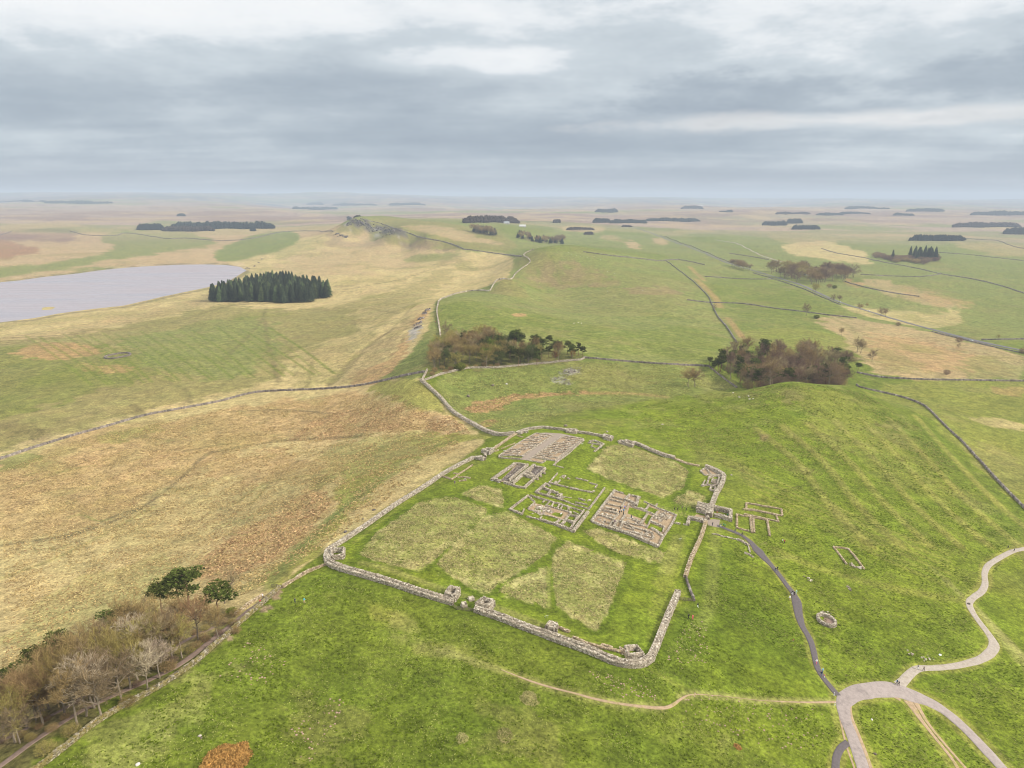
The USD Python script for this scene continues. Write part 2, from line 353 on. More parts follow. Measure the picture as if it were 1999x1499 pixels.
# ------------------------------------------------------------------ ground cover (what grows where)
C = dict(bright=(0.127,0.158,0.014), green=(0.109,0.135,0.015), deep=(0.066,0.094,0.007), pasture=(0.150,0.165,0.043), pale=(0.235,0.220,0.068),
         yellow=(0.205,0.198,0.042), olive=(0.180,0.158,0.050), straw=(0.375,0.290,0.128), tan=(0.325,0.232,0.118), bracken=(0.320,0.195,0.085), rust=(0.24,0.135,0.068),
         sedge=(0.125,0.098,0.040), heather=(0.180,0.115,0.082), moor=(0.270,0.195,0.138), earth=(0.27,0.18,0.12), dark=(0.105,0.084,0.042), scree=(0.31,0.29,0.27),
         leaf=(0.125,0.098,0.040), far=(0.060,0.075,0.070), sand=(0.42,0.31,0.19), brown=(0.205,0.150,0.068), plot=(0.315,0.280,0.110), cliff=(0.085,0.072,0.060))
C = {k: np.array(v) for k, v in C.items()}
GC = np.empty((NR, NT, 3)); GC[:] = C["green"]
TUFT = np.full((NR, NT), 0.06)
def paint(mask, col, a=1.0, tuft=None):
    s, m = mask
    m = m * a
    GC[s] = GC[s] * (1 - m[..., None]) + C[col] * m[..., None]
    if tuft is not None:
        TUFT[s] = TUFT[s] * (1 - m) + tuft * m
_all = (slice(0, NR), slice(0, NT))
paint((_all, smoothstep(600, 1100, _dist)), "pasture")
paint((_all, smoothstep(2600, 4200, _dist)), "moor", 0.95)
paint((_all, smoothstep(2600, 4200, _dist) * smoothstep(-0.02, 0.12, fbm(1400, 3, 61))), "pasture", 0.55)
paint((_all, smoothstep(11000, 14000, _dist)), "far", 0.9)
paint((_all, smoothstep(2500, 3500, _dist) * smoothstep(0.05, 0.18, fbm(700, 3, 62))), "heather", 0.5)

def A(col, pts, a=1.0, blur=2.0, ragged=0.8, grain=10.0, tuft=None, seed=1, rounded=True):
    paint(area(pts, blur * 1.35, ragged * 1.7, grain, seed + len(pts) + int(pts[0][0]), rounded), col, a, tuft)
def L(col, pts, w, soft=None, a=1.0, tuft=None):
    paint(streak(pts, w, soft), col, a, tuft)

# north of the wall: rough moor, from the lough up to the crags
A("straw", [(-200,560),(0,556),(250,524),(440,514),(520,470),(640,444),(700,448),(800,480),(905,489),(1000,500),(985,545),(900,572),(850,590),(845,650),(800,700),(820,740),(880,800),(940,850),(900,900),(640,1075),(520,1165),(440,1220),(300,1300),(120,1420),(0,1460),(-200,1480)], 1.0, 2, 0.4, 30)
A("tan", [(-200,395),(0,396),(300,402),(520,404),(640,420),(660,445),(560,470),(440,512),(250,520),(0,548),(-200,565)], 1.0, 2, 0.6, 150)
A("moor", [(-200,395),(0,396),(520,404),(660,420),(640,440),(450,445),(300,450),(100,440),(-200,445)], 1.0, 2, 0.6, 300)
A("heather", [(-50,448),(40,446),(120,445),(160,455),(120,470),(60,468),(-50,470)], 0.95, 1.5, 1.0, 60)
A("rust", [(-50,472),(20,472),(60,480),(78,492),(40,500),(-50,506)], 0.95, 1.5, 0.8, 60)
A("heather", [(95,462),(135,460),(150,470),(110,474)], 0.7, 1.2, 1.0, 50)
A("pasture", [(-50,525),(100,510),(200,493),(225,480),(190,468),(225,452),(330,448),(400,462),(420,475),(330,492),(200,512),(0,545),(-50,548)], 0.9, 1.6, 0.6, 60)
A("pasture", [(415,500),(440,480),(500,458),(560,450),(588,462),(570,478),(500,500),(440,512)], 1.0, 1.5, 0.5, 50)
A("pasture", [(270,438),(330,430),(430,436),(520,430),(640,430),(520,442),(430,446)], 0.7, 1.2, 0.8, 100)
A("heather", [(640,455),(700,458),(760,470),(860,486),(780,490),(700,480),(640,480)], 0.45, 2, 1.0, 60)
A("tan", [(560,500),(700,480),(900,492),(960,510),(820,520),(640,540),(540,540)], 0.6, 3, 1.0, 60)
A("pasture", [(780,505),(860,495),(905,492),(880,505),(800,513)], 0.7, 1.2, 0.6, 40)
A("pasture", [(505,478),(590,470),(640,462),(600,490),(540,505)], 0.35, 2, 1.0, 40)
A("olive", [(-200,680),(150,650),(420,600),(520,605),(660,600),(700,640),(560,700),(520,745),(350,790),(140,845),(0,885),(-200,900)], 0.8, 4, 1.0, 25)
A("green", [(-200,700),(100,672),(230,680),(360,700),(280,740),(100,790),(0,815),(-200,830)], 0.55, 4, 1.3, 14)
A("pasture", [(240,660),(420,625),(520,625),(530,680),(470,740),(300,720)], 0.75, 4, 1.2, 20)
A("bracken", [(20,690),(80,668),(160,672),(200,690),(130,702),(60,700)], 0.8, 1.5, 1.5, 8)
A("bracken", [(150,705),(190,712),(260,715),(230,728),(160,720)], 0.6, 1.2, 1.6, 6)
A("sedge", [(0,815),(40,825),(110,850),(60,860),(0,842)], 0.6, 2, 1.2, 8)
A("tan", [(0,880),(120,845),(110,870),(0,915)], 0.3, 2, 1.2, 8)
for pts, w in (([(0,660),(150,652),(330,630),(450,597),(560,590),(700,560),(830,540)],3.0),([(515,610),(525,680),(545,745)],2.6),([(610,705),(600,755)],2.0),([(690,700),(640,752)],2.6),([(770,640),(700,690),(645,752)],3.2),
               ([(650,560),(760,550),(860,520)],3.0),([(690,630),(780,605)],2.0),([(660,655),(700,640)],2.0),([(520,600),(500,640),(440,700)],1.6),([(600,612),(690,600),(780,612)],1.8),([(260,790),(280,810)],2.5),([(310,740),(360,760),(372,785)],2)):
    L("sedge", pts, w, w * 1.2, 0.5)
A("bracken", [(680,735),(760,700),(800,645),(770,735),(700,750)], 0.75, 1.5, 1.4, 6)
A("scree", [(800,645),(818,628),(822,640),(806,668),(798,662)], 0.8, 1.5, 1.0, 5)
A("bracken", [(800,628),(830,605),(836,612),(808,640)], 0.7, 1.2, 1.2, 5)
A("yellow", [(740,745),(810,735),(830,745),(880,800),(930,840),(850,810),(780,790),(720,760)], 0.85, 3, 0.8, 10)
A("pasture", [(740,742),(800,690),(838,640),(845,600),(856,586),(846,650),(835,700),(822,735),(790,742)], 1.0, 2, 0.6, 10)
# bracken flats this side of the dry-stone wall
A("bracken", [(0,915),(150,850),(330,820),(520,785),(640,770),(740,765),(720,790),(880,812),(905,825),(860,845),(700,850),(560,860),(440,885),(330,950),(200,1010),(60,1050),(-100,1070),(-100,940)], 0.5, 3, 1.0, 18)
A("tan", [(830,822),(880,812),(905,830),(925,848),(880,850),(840,840)], 0.7, 2, 1.0, 8)
A("pasture", [(0,893),(60,880),(80,895),(50,910),(0,920)], 0.7, 2, 0.8, 6)
A("yellow", [(180,850),(300,830),(310,845),(200,870)], 0.5, 3, 1.2, 8)
A("bracken", [(360,1110),(420,1070),(520,1010),(600,960),(640,955),(650,985),(610,1035),(560,1080),(480,1120),(420,1140)], 0.55, 3, 1.2, 9)
A("bracken", [(420,900),(540,880),(640,905),(700,900),(690,930),(560,940),(430,935)], 0.45, 4, 1.4, 10)
A("olive", [(600,935),(650,925),(645,945),(610,955)], 0.8, 1.5, 0.8, 5)
A("yellow", [(530,1165),(620,1075),(700,985),(800,900),(900,868),(980,852),(930,840),(820,852),(700,880),(660,950),(640,1010),(580,1080),(500,1140)], 0.95, 4, 0.8, 12, 0.35)
A("pale", [(440,1160),(540,1100),(620,1040),(600,1075),(510,1150)], 0.6, 4, 1, 10)
A("pale", [(620,880),(740,850),(860,858),(800,890),(700,930),(640,930)], 0.6, 4, 1, 10)
A("pale", [(0,1230),(200,1110),(350,1080),(380,1120),(280,1200),(100,1330)], 0.45, 5, 1.2, 14)
A("olive", [(150,1000),(400,950),(520,950),(480,1010),(300,1080)], 0.25, 5, 1.2, 14)
for pts in ([(0,1065),(150,1040),(260,1000),(340,945),(400,890),(440,878),(540,862),(700,852)],[(130,1050),(230,1005),(300,985)],[(450,803),(560,800),(640,807)]):
    L("dark", pts, 1.2, 1.6, 0.7)
for pts in ([(455,985),(530,940),(640,925)],[(490,985),(520,950)],[(0,1130),(130,1080),(300,990)],[(300,1190),(420,1100)],[(660,860),(740,845)]):
    L("olive", pts, 1.2, 1.6, 0.6)
for k in range(6):
    L("pasture", [(520 + 30 * k, 1150 - 34 * k),(600 + 40 * k, 1050 - 32 * k),(720 + 34 * k, 950 - 18 * k)], 1.5, 2.5, 0.5)

# sheep trods and drains wandering over the rough grass
_tr = np.random.default_rng(404)
for k in range(46):
    x, y = _tr.uniform(-40, 820), _tr.uniform(600, 1180)
    if y > 1180 - 0.75 * max(0, x - 330) or (x > 700 and y > 760):
        continue
    ln, sl = _tr.uniform(60, 190), _tr.uniform(-0.45, 0.05)
    L(("sedge", "olive", "dark", "pasture")[k % 4], [(x, y), (x + ln * 0.35, y + ln * sl * 0.35 + _tr.normal(0, 5)), (x + ln * 0.7, y + ln * sl * 0.7 + _tr.normal(0, 5)), (x + ln, y + ln * sl)], _tr.uniform(0.5, 1.1), 1.0, _tr.uniform(0.25, 0.55))
for k in range(40):
    x, y = _tr.uniform(1150, 1990), _tr.uniform(800, 1480)
    ln = _tr.uniform(60, 170)
    L(("pale", "deep", "yellow")[k % 3], [(x, y), (x + ln * 0.5, y + ln * 0.3 + _tr.normal(0, 5)), (x + ln, y + ln * 0.62)], _tr.uniform(0.5, 1.2), 1.2, _tr.uniform(0.15, 0.38))
# shore of the lough
L("dark", [(q[0], q[1] + (3 if 0 < i < 12 else -1)) for i, q in enumerate(LAKE[1:24])], 7, 8, 0.7)
A("straw", [(560,594),(610,592),(640,583),(652,577),(650,585),(630,598),(580,603)], 0.9, 0.8, 0.6, 8)
A("olive", [(640,600),(760,570),(860,520),(940,505),(860,560),(800,600),(720,640)], 0.5, 3, 1.2, 25)
A("olive", [(560,620),(660,610),(720,650),(650,740),(570,745)], 0.4, 4, 1.2, 25)
A("brown", [(650,745),(700,690),(770,640),(800,615),(810,630),(760,690),(720,740)], 0.5, 3, 1.4, 12)
A("sand", [(0,548),(150,530),(280,517),(440,511),(484,520),(470,530),(440,512),(300,519),(150,532),(0,549)], 0.5, 1.0, 1.0, 30)
A("brown", [(0,660),(120,640),(300,600),(420,570),(430,580),(320,615),(140,655),(0,675)], 0.4, 2, 1.4, 25)
# the fort and the field round it
A("bright", [(560,1185),(640,1105),(900,1165),(1220,1310),(1290,1260),(1350,1175),(1420,1010),(1440,930),(1560,760),(1400,790),(1200,800),(1000,850),(900,900),(640,1085),(560,1140)], 0.8, 4, 0.5, 12)
A("bright", [(660,1080),(900,905),(1010,848),(1190,865),(1385,925),(1380,1010),(1330,1160),(1280,1260),(1220,1280),(900,1150),(680,1095)], 0.7, 2, 0.3, 8, 0.05)
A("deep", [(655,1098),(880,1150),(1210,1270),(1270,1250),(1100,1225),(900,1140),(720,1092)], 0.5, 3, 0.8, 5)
TUFTED = [[(701,1084),(733,1042),(818,981),(885,970),(950,993),(948,1012),(847,1094),(818,1111),(761,1105)],
          [(898,966),(935,948),(980,955),(985,992),(960,985)],
          [(954,1004),(993,998),(1089,1050),(1062,1085),(981,1139),(950,1158),(918,1150),(852,1102),(895,1055)],
          [(1068,1106),(1068,1187),(972,1157),(990,1136)],
          [(1110,1057),(1224,1098),(1188,1190),(1164,1232),(1086,1184),(1076,1105),(1084,1075)],
          [(1137,1037),(1164,1031),(1299,1079),(1287,1100),(1200,1079)],
          [(1146,914),(1185,872),(1218,866),(1320,902),(1344,920),(1335,953),(1296,971),(1188,935)],
          [(1311,977),(1350,956),(1377,968),(1368,992),(1335,989)]]
for k, q in enumerate(TUFTED):
    L("deep", q + q[:1], 2.6, 1.6, 0.55)
    A("plot", q, 0.9, 0.9, 0.6, 3, 0.62, 70 + k, False)
    A("green", q, 0.55, 2.5, 2.2, 6, 0.5, 90 + k)
L("green", [(905,1070),(925,1100),(920,1145)], 1.2, 1.2, 0.6)
L("bright", [(1074,1100),(1074,1190)], 1.6, 1.0, 0.7); L("pale", [(1071,1110),(1071,1185)], 0.6, 0.8, 0.6)
L("deep", [(1345,925),(1336,953),(1332,972)], 1.6, 1.4, 0.7)
L("pale", [(706,1098),(760,1112),(840,1141),(940,1175),(1040,1212),(1100,1240),(1165,1262)], 1.2, 1.6, 0.55)
A("yellow", [(1290,1160),(1320,1120),(1340,1060),(1300,1080),(1262,1200),(1250,1250),(1275,1230)], 0.35, 3, 1.0, 8)
for k in range(4):
    L("yellow", [(1340 - 8 * k,1150),(1300 - 7 * k,1230)], 0.6, 0.9, 0.35)
for k in range(4):
    L("pale", [(1335 - 6 * k, 1045),(1310 - 8 * k, 1120)], 0.8, 1.0, 0.3)
for pts in ([(650,1070),(780,975),(880,905)],[(690,1060),(800,975),(870,935)],[(720,1010),(860,930)]):
    L("yellow", pts, 0.6, 1.0, 0.45)
for k in range(24):                                     # steps worn in the south street
    t = k / 23.0
    a_ = np.array((1185, 957)) + t * (np.array((1352, 1010)) - np.array((1185, 957)))
    L("pale", [(a_[0] - 1.6, a_[1] + 3.2 + 0.4 * t),(a_[0] + 1.2, a_[1] - 2.6 - 0.4 * t)], 0.5, 0.4, 0.75)
# west field in front
A("green", [(80,1540),(200,1440),(440,1260),(560,1160),(640,1110),(900,1180),(1230,1330),(1350,1400),(1400,1540)], 0.75, 3, 0.5, 14, 0.30)
A("deep", [(560,1380),(700,1300),(900,1330),(1050,1400),(1000,1540),(500,1540)], 0.3, 6, 1.6, 9, 0.25)
A("yellow", [(560,1180),(700,1190),(900,1250),(1010,1310),(900,1290),(740,1225),(600,1200)], 0.5, 4, 0.8, 8)
A("pale", [(650,1195),(760,1205),(860,1240),(950,1290),(860,1270),(740,1225)], 0.4, 4, 1.0, 8)
A("pale", [(80,1500),(260,1390),(420,1290),(480,1240),(470,1280),(330,1400),(220,1499)], 0.45, 5, 1.4, 7, 0.6)
A("olive", [(580,1365),(680,1350),(720,1400),(660,1499),(560,1499)], 0.3, 5, 1.3, 6)
A("olive", [(900,1400),(1030,1400),(1100,1440),(1060,1499),(900,1499)], 0.3, 5, 1.5, 6)
A("pale", [(1100,1395),(1240,1425),(1400,1440),(1500,1475),(1380,1460),(1200,1440)], 0.35, 4, 1.0, 6)
A("deep", [(1180,1430),(1400,1440),(1480,1499),(1150,1499)], 0.3, 5, 1.5, 6)
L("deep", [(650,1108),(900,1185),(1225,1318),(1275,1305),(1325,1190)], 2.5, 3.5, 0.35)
# south-east fields
A("bright", [(1350,1170),(1450,920),(1600,820),(1800,900),(1999,1080),(2200,1200),(2200,1540),(1650,1540),(1400,1400)], 0.8, 5, 0.5, 20, 0.1)
A("deep", [(1330,1180),(1390,1060),(1440,1080),(1540,1180),(1600,1330),(1450,1340),(1340,1260)], 0.45, 5, 1.0, 12, 0.08)
A("deep", [(1640,1200),(1800,1180),(1900,1240),(1880,1290),(1700,1310)], 0.35, 6, 1.0, 12)
A("deep", [(1810,1320),(1900,1320),(1999,1440),(1999,1540),(1900,1450)], 0.35, 5, 1.0, 12)
A("bright", [(1180,790),(1440,760),(1560,742),(1700,800),(1760,900),(1600,880),(1400,850),(1250,830)], 0.8, 4, 0.6, 20, 0.08)
A("yellow", [(1500,760),(1640,770),(1760,850),(1850,980),(1700,900),(1560,820)], 0.4, 6, 1.2, 20)
for k in range(7):
    L("yellow", [(1475 + 52 * k, 835 - 4 * k),(1560 + 50 * k, 905 - 2 * k),(1620 + 55 * k, 985),(1700 + 58 * k, 1065)], 1.8, 2.8, 0.85)
for k in range(6):
    L("yellow", [(1440 + 8 * k, 905 + 14 * k),(1570 + 10 * k, 962 + 15 * k),(1730, 1032 + 12 * k),(1850, 1082 + 12 * k)], 1.0, 1.8, 0.5)
for k in range(9):
    L("pale", [(1820 + 25 * k, 1110 + 24 * k),(1900 + 25 * k, 1180 + 26 * k),(1960 + 25 * k, 1262 + 28 * k)], 1.0, 2.0, 0.38)
A("olive", [(1480,845),(1500,848),(1498,862),(1484,862)], 0.8, 1.0, 0.8, 3)
A("bracken", [(1488,851),(1495,851),(1494,860),(1488,860)], 0.35, 0.7, 0.8, 3)
A("olive", [(1525,765),(1560,765),(1565,785),(1530,785)], 0.7, 1.5, 1.3, 4); A("olive", [(1712,825),(1750,825),(1755,838),(1720,838)], 0.7, 1.5, 1.2, 4)
A("yellow", [(1690,770),(1790,805),(1880,880),(1999,985),(2100,1050),(2200,980),(2200,790),(1990,745),(1800,745)], 0.55, 3, 0.8, 20)
A("olive", [(1880,860),(1960,880),(1999,900),(1999,960),(1930,920)], 0.5, 4, 1.0, 14)
A("straw", [(1890,815),(1960,818),(1999,828),(1999,842),(1940,832)], 0.8, 1.6, 1.2, 10)
A("bracken", [(1930,755),(1999,758),(1999,775),(1950,768)], 0.5, 1.5, 1.2, 10)
# the dip east of the fort
A("pasture", [(840,745),(900,725),(1000,705),(1140,700),(1400,715),(1430,755),(1330,775),(1130,800),(1000,840),(940,845),(880,800)], 0.75, 3, 0.7, 14, 0.4)
A("olive", [(1100,705),(1200,715),(1280,745),(1220,760),(1100,745)], 0.5, 4, 1.2, 10)
A("scree", [(1096,722),(1130,718),(1128,733),(1100,733)], 0.6, 1.0, 1.8, 3); A("scree", [(1080,735),(1105,738),(1115,750),(1085,745)], 0.5, 1.0, 1.8, 3)
A("bracken", [(905,798),(930,785),(975,775),(1000,770),(1045,768),(1140,765),(1145,770),(1060,774),(1000,784),(975,800),(925,806)], 0.95, 1.2, 1.0, 5)
A("bracken", [(935,828),(960,818),(975,822),(950,833)], 0.8, 1.0, 1.2, 4)
L("bracken", [(1140,768),(1230,768),(1300,775)], 2.0, 3.0, 0.6)
A("leaf", [(836,738),(832,700),(862,660),(930,655),(1100,668),(1140,692),(1120,706),(980,716),(880,728)], 0.6, 2, 1.2, 8)
A("olive", [(1045,690),(1075,685),(1080,702),(1055,706)], 0.8, 1.2, 0.6, 8)
# King's field and beyond
A("pasture", [(858,585),(900,572),(1000,570),(1200,560),(1330,530),(1395,590),(1430,665),(1400,712),(1150,700),(1140,690),(860,655),(845,620)], 0.9, 2, 0.4, 30, 0.5)
A("green", [(860,590),(1000,600),(1200,640),(1380,640),(1420,690),(1200,690),(1000,650),(862,650)], 0.45, 5, 0.9, 24)
A("bracken", [(1000,612),(1025,612),(1024,618),(1002,617)], 0.8, 0.8, 0.8, 5)
A("olive", [(1100,560),(1300,570),(1340,600),(1200,620),(1050,590)], 0.35, 4, 1.2, 20)
A("pasture", [(1014,505),(1040,490),(1150,492),(1300,510),(1360,550),(1250,560),(1000,560),(990,545)], 0.9, 1.5, 0.3, 30)
A("olive", [(1010,535),(1060,520),(1200,545),(1150,560),(1010,556)], 0.8, 3, 1.0, 18)
A("brown", [(1020,545),(1040,528),(1100,520),(1190,538),(1210,552),(1150,560),(1060,556)], 0.85, 2.0, 1.2, 18)
A("brown", [(1215,558),(1300,562),(1330,574),(1240,574)], 0.85, 1.5, 1.2, 14)
A("olive", [(1012,500),(1040,490),(1100,494),(1060,520),(1020,540)], 0.6, 1.5, 1.0, 16)
A("brown", [(960,572),(978,550),(990,552),(1000,575)], 0.6, 1.0, 0.9, 10)
A("olive", [(955,570),(985,546),(1000,548),(1035,578),(990,578)], 0.8, 1.2, 0.8, 10)
A("green", [(1010,485),(1150,478),(1300,500),(1310,512),(1200,494),(1040,490)], 0.6, 1.0, 0.3, 30)
# far side of the ridge
A("olive", [(690,424),(740,424),(800,428),(900,440),(1000,470),(1000,487),(905,487),(800,455),(710,430)], 0.85, 1.5, 0.4, 60)
A("tan", [(775,440),(850,440),(960,470),(985,480),(900,470),(830,455)], 0.75, 1.5, 0.8, 60)
A("olive", [(640,455),(690,432),(712,430),(775,448),(830,466),(900,486),(850,486),(780,476),(720,464),(690,456)], 0.8, 1.2, 0.5, 30)
A("cliff", [(684,427),(706,429),(735,438),(768,447),(800,457),(790,462),(752,455),(718,446),(694,441),(676,440)], 0.9, 0.8, 0.7, 25)
A("heather", [(780,465),(860,474),(905,487),(830,484),(760,478)], 0.5, 1.5, 0.9, 30)
for q in ([(726,452),(745,453),(748,459),(730,458)],[(775,460),(800,464),(798,470),(780,468)],[(668,440),(690,436),(684,444),(665,449)]):
    A("scree", q, 0.6, 1.0, 1.5, 15)
A("pasture", [(980,450),(1200,445),(1330,460),(1450,460),(1700,480),(1999,480),(1999,560),(1800,540),(1500,500),(1350,480),(1200,470),(1050,478),(1000,468)], 0.85, 2, 0.7, 80)
A("green", [(960,438),(1060,440),(1080,452),(990,458)], 0.55, 1, 0.4, 60); A("green", [(1185,446),(1250,450),(1265,460),(1180,455)], 0.5, 1, 0.4, 60); A("green", [(1240,442),(1340,448),(1330,456),(1250,450)], 0.5, 1, 0.4, 60)
A("green", [(1350,460),(1420,468),(1500,500),(1480,510),(1420,488),(1360,470)], 0.5, 1, 0.4, 60)
A("tan", [(1090,445),(1120,440),(1180,442),(1170,452),(1110,452)], 0.9, 1, 0.8, 60); A("heather", [(1110,447),(1140,445),(1160,449),(1120,451)], 0.8, 0.8, 1, 40)
A("dark", [(1020,429),(1080,430),(1135,431),(1080,434),(1010,433)], 0.6, 0.7, 0.6, 60)
A("tan", [(1220,472),(1240,470),(1250,485),(1225,482)], 0.8, 1, 1, 30); A("tan", [(1275,463),(1305,470),(1300,478),(1275,474)], 0.8, 1, 1, 30); A("tan", [(1170,462),(1200,460),(1215,468),(1180,468)], 0.5, 1, 1.2, 30)
A("tan", [(1310,450),(1380,449),(1390,453),(1320,453)], 0.8, 0.8, 0.6, 60)
A("straw", [(1520,480),(1600,470),(1680,490),(1700,510),(1690,516),(1600,505),(1545,497)], 0.85, 1.2, 0.8, 30)
A("tan", [(1460,445),(1600,440),(1800,450),(1760,470),(1640,470),(1560,480)], 0.4, 2, 1, 80)
A("pasture", [(1310,500),(1500,540),(1640,600),(1560,640),(1450,660),(1420,650),(1390,590),(1350,545)], 0.85, 1.5, 0.5, 30)
A("green", [(1370,545),(1500,545),(1580,580),(1640,610),(1500,610),(1400,590)], 0.45, 3, 0.8, 40)
A("green", [(1400,600),(1600,612),(1660,680),(1690,715),(1660,700),(1600,660),(1440,660)], 0.35, 3, 0.8, 30)
A("yellow", [(1420,645),(1560,640),(1650,660),(1690,710),(1600,690),(1500,670)], 0.4, 3, 0.8, 20)
A("straw", [(1640,600),(1720,600),(1890,605),(1880,625),(1820,640),(1700,620)], 0.75, 2, 0.8, 20)
A("tan", [(1640,615),(1720,630),(1850,655),(1999,700),(1999,735),(1800,740),(1700,720),(1640,660),(1600,630)], 0.8, 3, 0.9, 16)
A("bracken", [(1700,650),(1800,665),(1960,710),(1940,730),(1780,720),(1700,700)], 0.55, 3, 1.6, 8)
A("olive", [(1700,680),(1760,690),(1800,720),(1720,725)], 0.5, 3, 1.4, 10); A("pasture", [(1880,690),(1999,715),(1999,740),(1900,740)], 0.5, 3, 1.4, 10)
A("pasture", [(1870,610),(1999,605),(1999,660),(1910,662),(1880,630)], 0.9, 1.2, 0.4, 30)
A("green", [(1940,670),(1999,664),(1999,688),(1960,682)], 0.6, 0.8, 0.4, 20)
A("pasture", [(1600,560),(1700,550),(1860,590),(1850,610),(1700,600)], 0.75, 2, 0.8, 30)
A("tan", [(1660,545),(1720,548),(1870,590),(1840,600),(1750,578)], 0.7, 1.5, 0.9, 20); A("bracken", [(1650,548),(1690,552),(1680,560),(1655,556)], 0.7, 1, 0.9, 15)
A("bracken", [(1740,560),(1860,575),(1905,592),(1860,600),(1790,580)], 0.45, 2, 1, 20)
A("pasture", [(1680,520),(1850,500),(1999,500),(1999,600),(1900,590),(1780,550)], 0.8, 2, 0.6, 50)
A("tan", [(1850,470),(1999,480),(1999,500),(1900,490)], 0.5, 1.5, 1, 60)
A("moor", [(1100,412),(1300,410),(1600,415),(1800,425),(1999,445),(1999,425),(1700,405),(1300,400),(1000,405)], 0.6, 1.2, 0.8, 400)
L("bracken", [(1360,545),(1395,580),(1405,600)], 6, 6, 0.6); L("bracken", [(1420,620),(1435,640),(1450,660)], 4, 4, 0.7); L("bracken", [(1345,520),(1375,548)], 5, 6, 0.5)
L("olive", [(1600,610),(1660,640),(1690,680),(1720,690)], 5, 5, 0.4)
A("leaf", [(0,1395),(110,1320),(240,1255),(330,1205),(430,1190),(470,1196),(430,1240),(330,1310),(240,1360),(120,1430),(40,1490),(-40,1499)], 0.75, 2, 1.0, 6, 0.1)
A("sedge", [(60,1470),(180,1405),(320,1318),(430,1240),(440,1250),(320,1336),(180,1416),(90,1480)], 0.6, 1.5, 1.2, 5, 0.1)
for pts, w in (([(1424,1035),(1446,1044),(1462,1055),(1480,1078),(1507,1105),(1549,1160),(1560,1205),(1580,1246),(1594,1298),(1634,1356)], 3.4),([(1700,1500),(1664,1438),(1647,1385),(1655,1360),(1707,1348),(1775,1356),(1842,1387),(1909,1448),(1970,1512)], 7.6),
               ([(1755,1338),(1788,1307),(1864,1300),(1909,1289),(1941,1259),(1918,1222),(1892,1177),(1923,1140),(1928,1105),(1980,1075),(2040,1066)], 4.2),([(1772,1368),(1800,1408),(1831,1447),(1876,1510)], 4.4),([(1630,1500),(1642,1460),(1656,1449)], 3.6)):
    L("yellow", pts, w, 1.0, 0.75)
L("pale", [(1330,1362),(1355,1355),(1400,1358),(1440,1363),(1500,1368),(1630,1371)], 1.2, 1.5, 0.8)
L("pale", [(860,1270),(920,1290),(985,1310),(1080,1343),(1200,1372),(1290,1382)], 1.6, 1.6, 0.6)
# worn earth
for q, w in (([(498,1186),(520,1180),(535,1188),(512,1194)],1),([(530,1155),(545,1150),(548,1165),(530,1168)],1),([(440,1245),(458,1240),(452,1250)],1)):
    A("earth", q, 0.8, 0.8, 0.8, 2, 0.0)
A("earth", [(1490,1062),(1478,1055),(1500,1058)], 0.4, 1, 1, 2)
for pts in ([(1560,1088),(1500,1088)],):
    L("pale", pts, 1.0, 1.5, 0.4)
L("yellow", [(1520,1075),(1600,1110),(1750,1150),(1880,1172)], 2.0, 3.0, 0.5)
L("pale", [(1400,1000),(1395,1060),(1385,1180),(1360,1230)], 2.0, 3.0, 0.25)
_near = 1 - smoothstep(500, 900, _dist)
GC *= (1 + 0.22 * fbm(6, 3, 71) * (0.4 + 0.6 * _near) + 0.28 * fbm(34, 3, 72))[..., None]
GC *= 1 + 0.30 * fbm(22, 3, 74)[..., None] * np.array([1.0, 0.3, 0.6])
_mix = smoothstep(280, 400, _dist) * (1 - smoothstep(2400, 3200, _dist))
for m_, c_ in ((smoothstep(0.02, 0.2, fbm(110, 4, 95)), "olive"), (smoothstep(0.08, 0.22, fbm(45, 4, 96)), "brown")):
    m_ = (m_ * _mix * (0.40 if c_ == "olive" else 0.28))[..., None]
    GC[:] = GC * (1 - m_) + C[c_] * m_
_mid = smoothstep(330, 480, _dist) * (1 - smoothstep(1700, 2300, _dist))
for m_, c_ in ((smoothstep(0.06, 0.2, fbm(15, 4, 91)), "pale"), (smoothstep(0.08, 0.2, fbm(55, 4, 92)), "olive"), (smoothstep(0.08, 0.22, fbm(80, 4, 93)), "green")):
    m_ = (m_ * _mid * 0.30)[..., None]
    GC[:] = GC * (1 - m_) + C[c_] * m_
_far = smoothstep(2500, 4500, _dist)
_P4 = np.stack([GX / 2600.0 + 3, GY / 700.0 + 8, 0 * GX], -1)
_band = meshkit.fbm(_P4, 4, 81) - 0.5
for m_, c_ in ((smoothstep(0.03, 0.12, _band), "heather"), (smoothstep(0.05, 0.12, -_band), "pasture"), (smoothstep(0.0, 0.1, fbm(450, 3, 82)), "tan")):
    m_ = (m_ * _far * 0.7)[..., None]
    GC[:] = GC * (1 - m_) + C[c_] * m_
# furrows that drain the rough grass
for k in range(20):
    x0 = 110 + 25 * k
    L("green", [(x0 - 60, 655 + 3 * (k % 3) - k),(x0 + 5, 700 - k),(x0 + 70 + 9 * math.sin(k * 2.3), 752 - 1.2 * k)], 0.9 + 0.5 * math.sin(k * 1.7), 1.8, 0.55 + 0.2 * math.sin(k * 3.1))
TUFT = np.clip(TUFT + 0.7 * fbm(12, 3, 73) * (TUFT > 0.1), 0, 1)

def primvar(mesh, name, values, kind):
    UsdGeom.PrimvarsAPI(mesh).CreatePrimvar(name, kind, "vertex").Set(values)

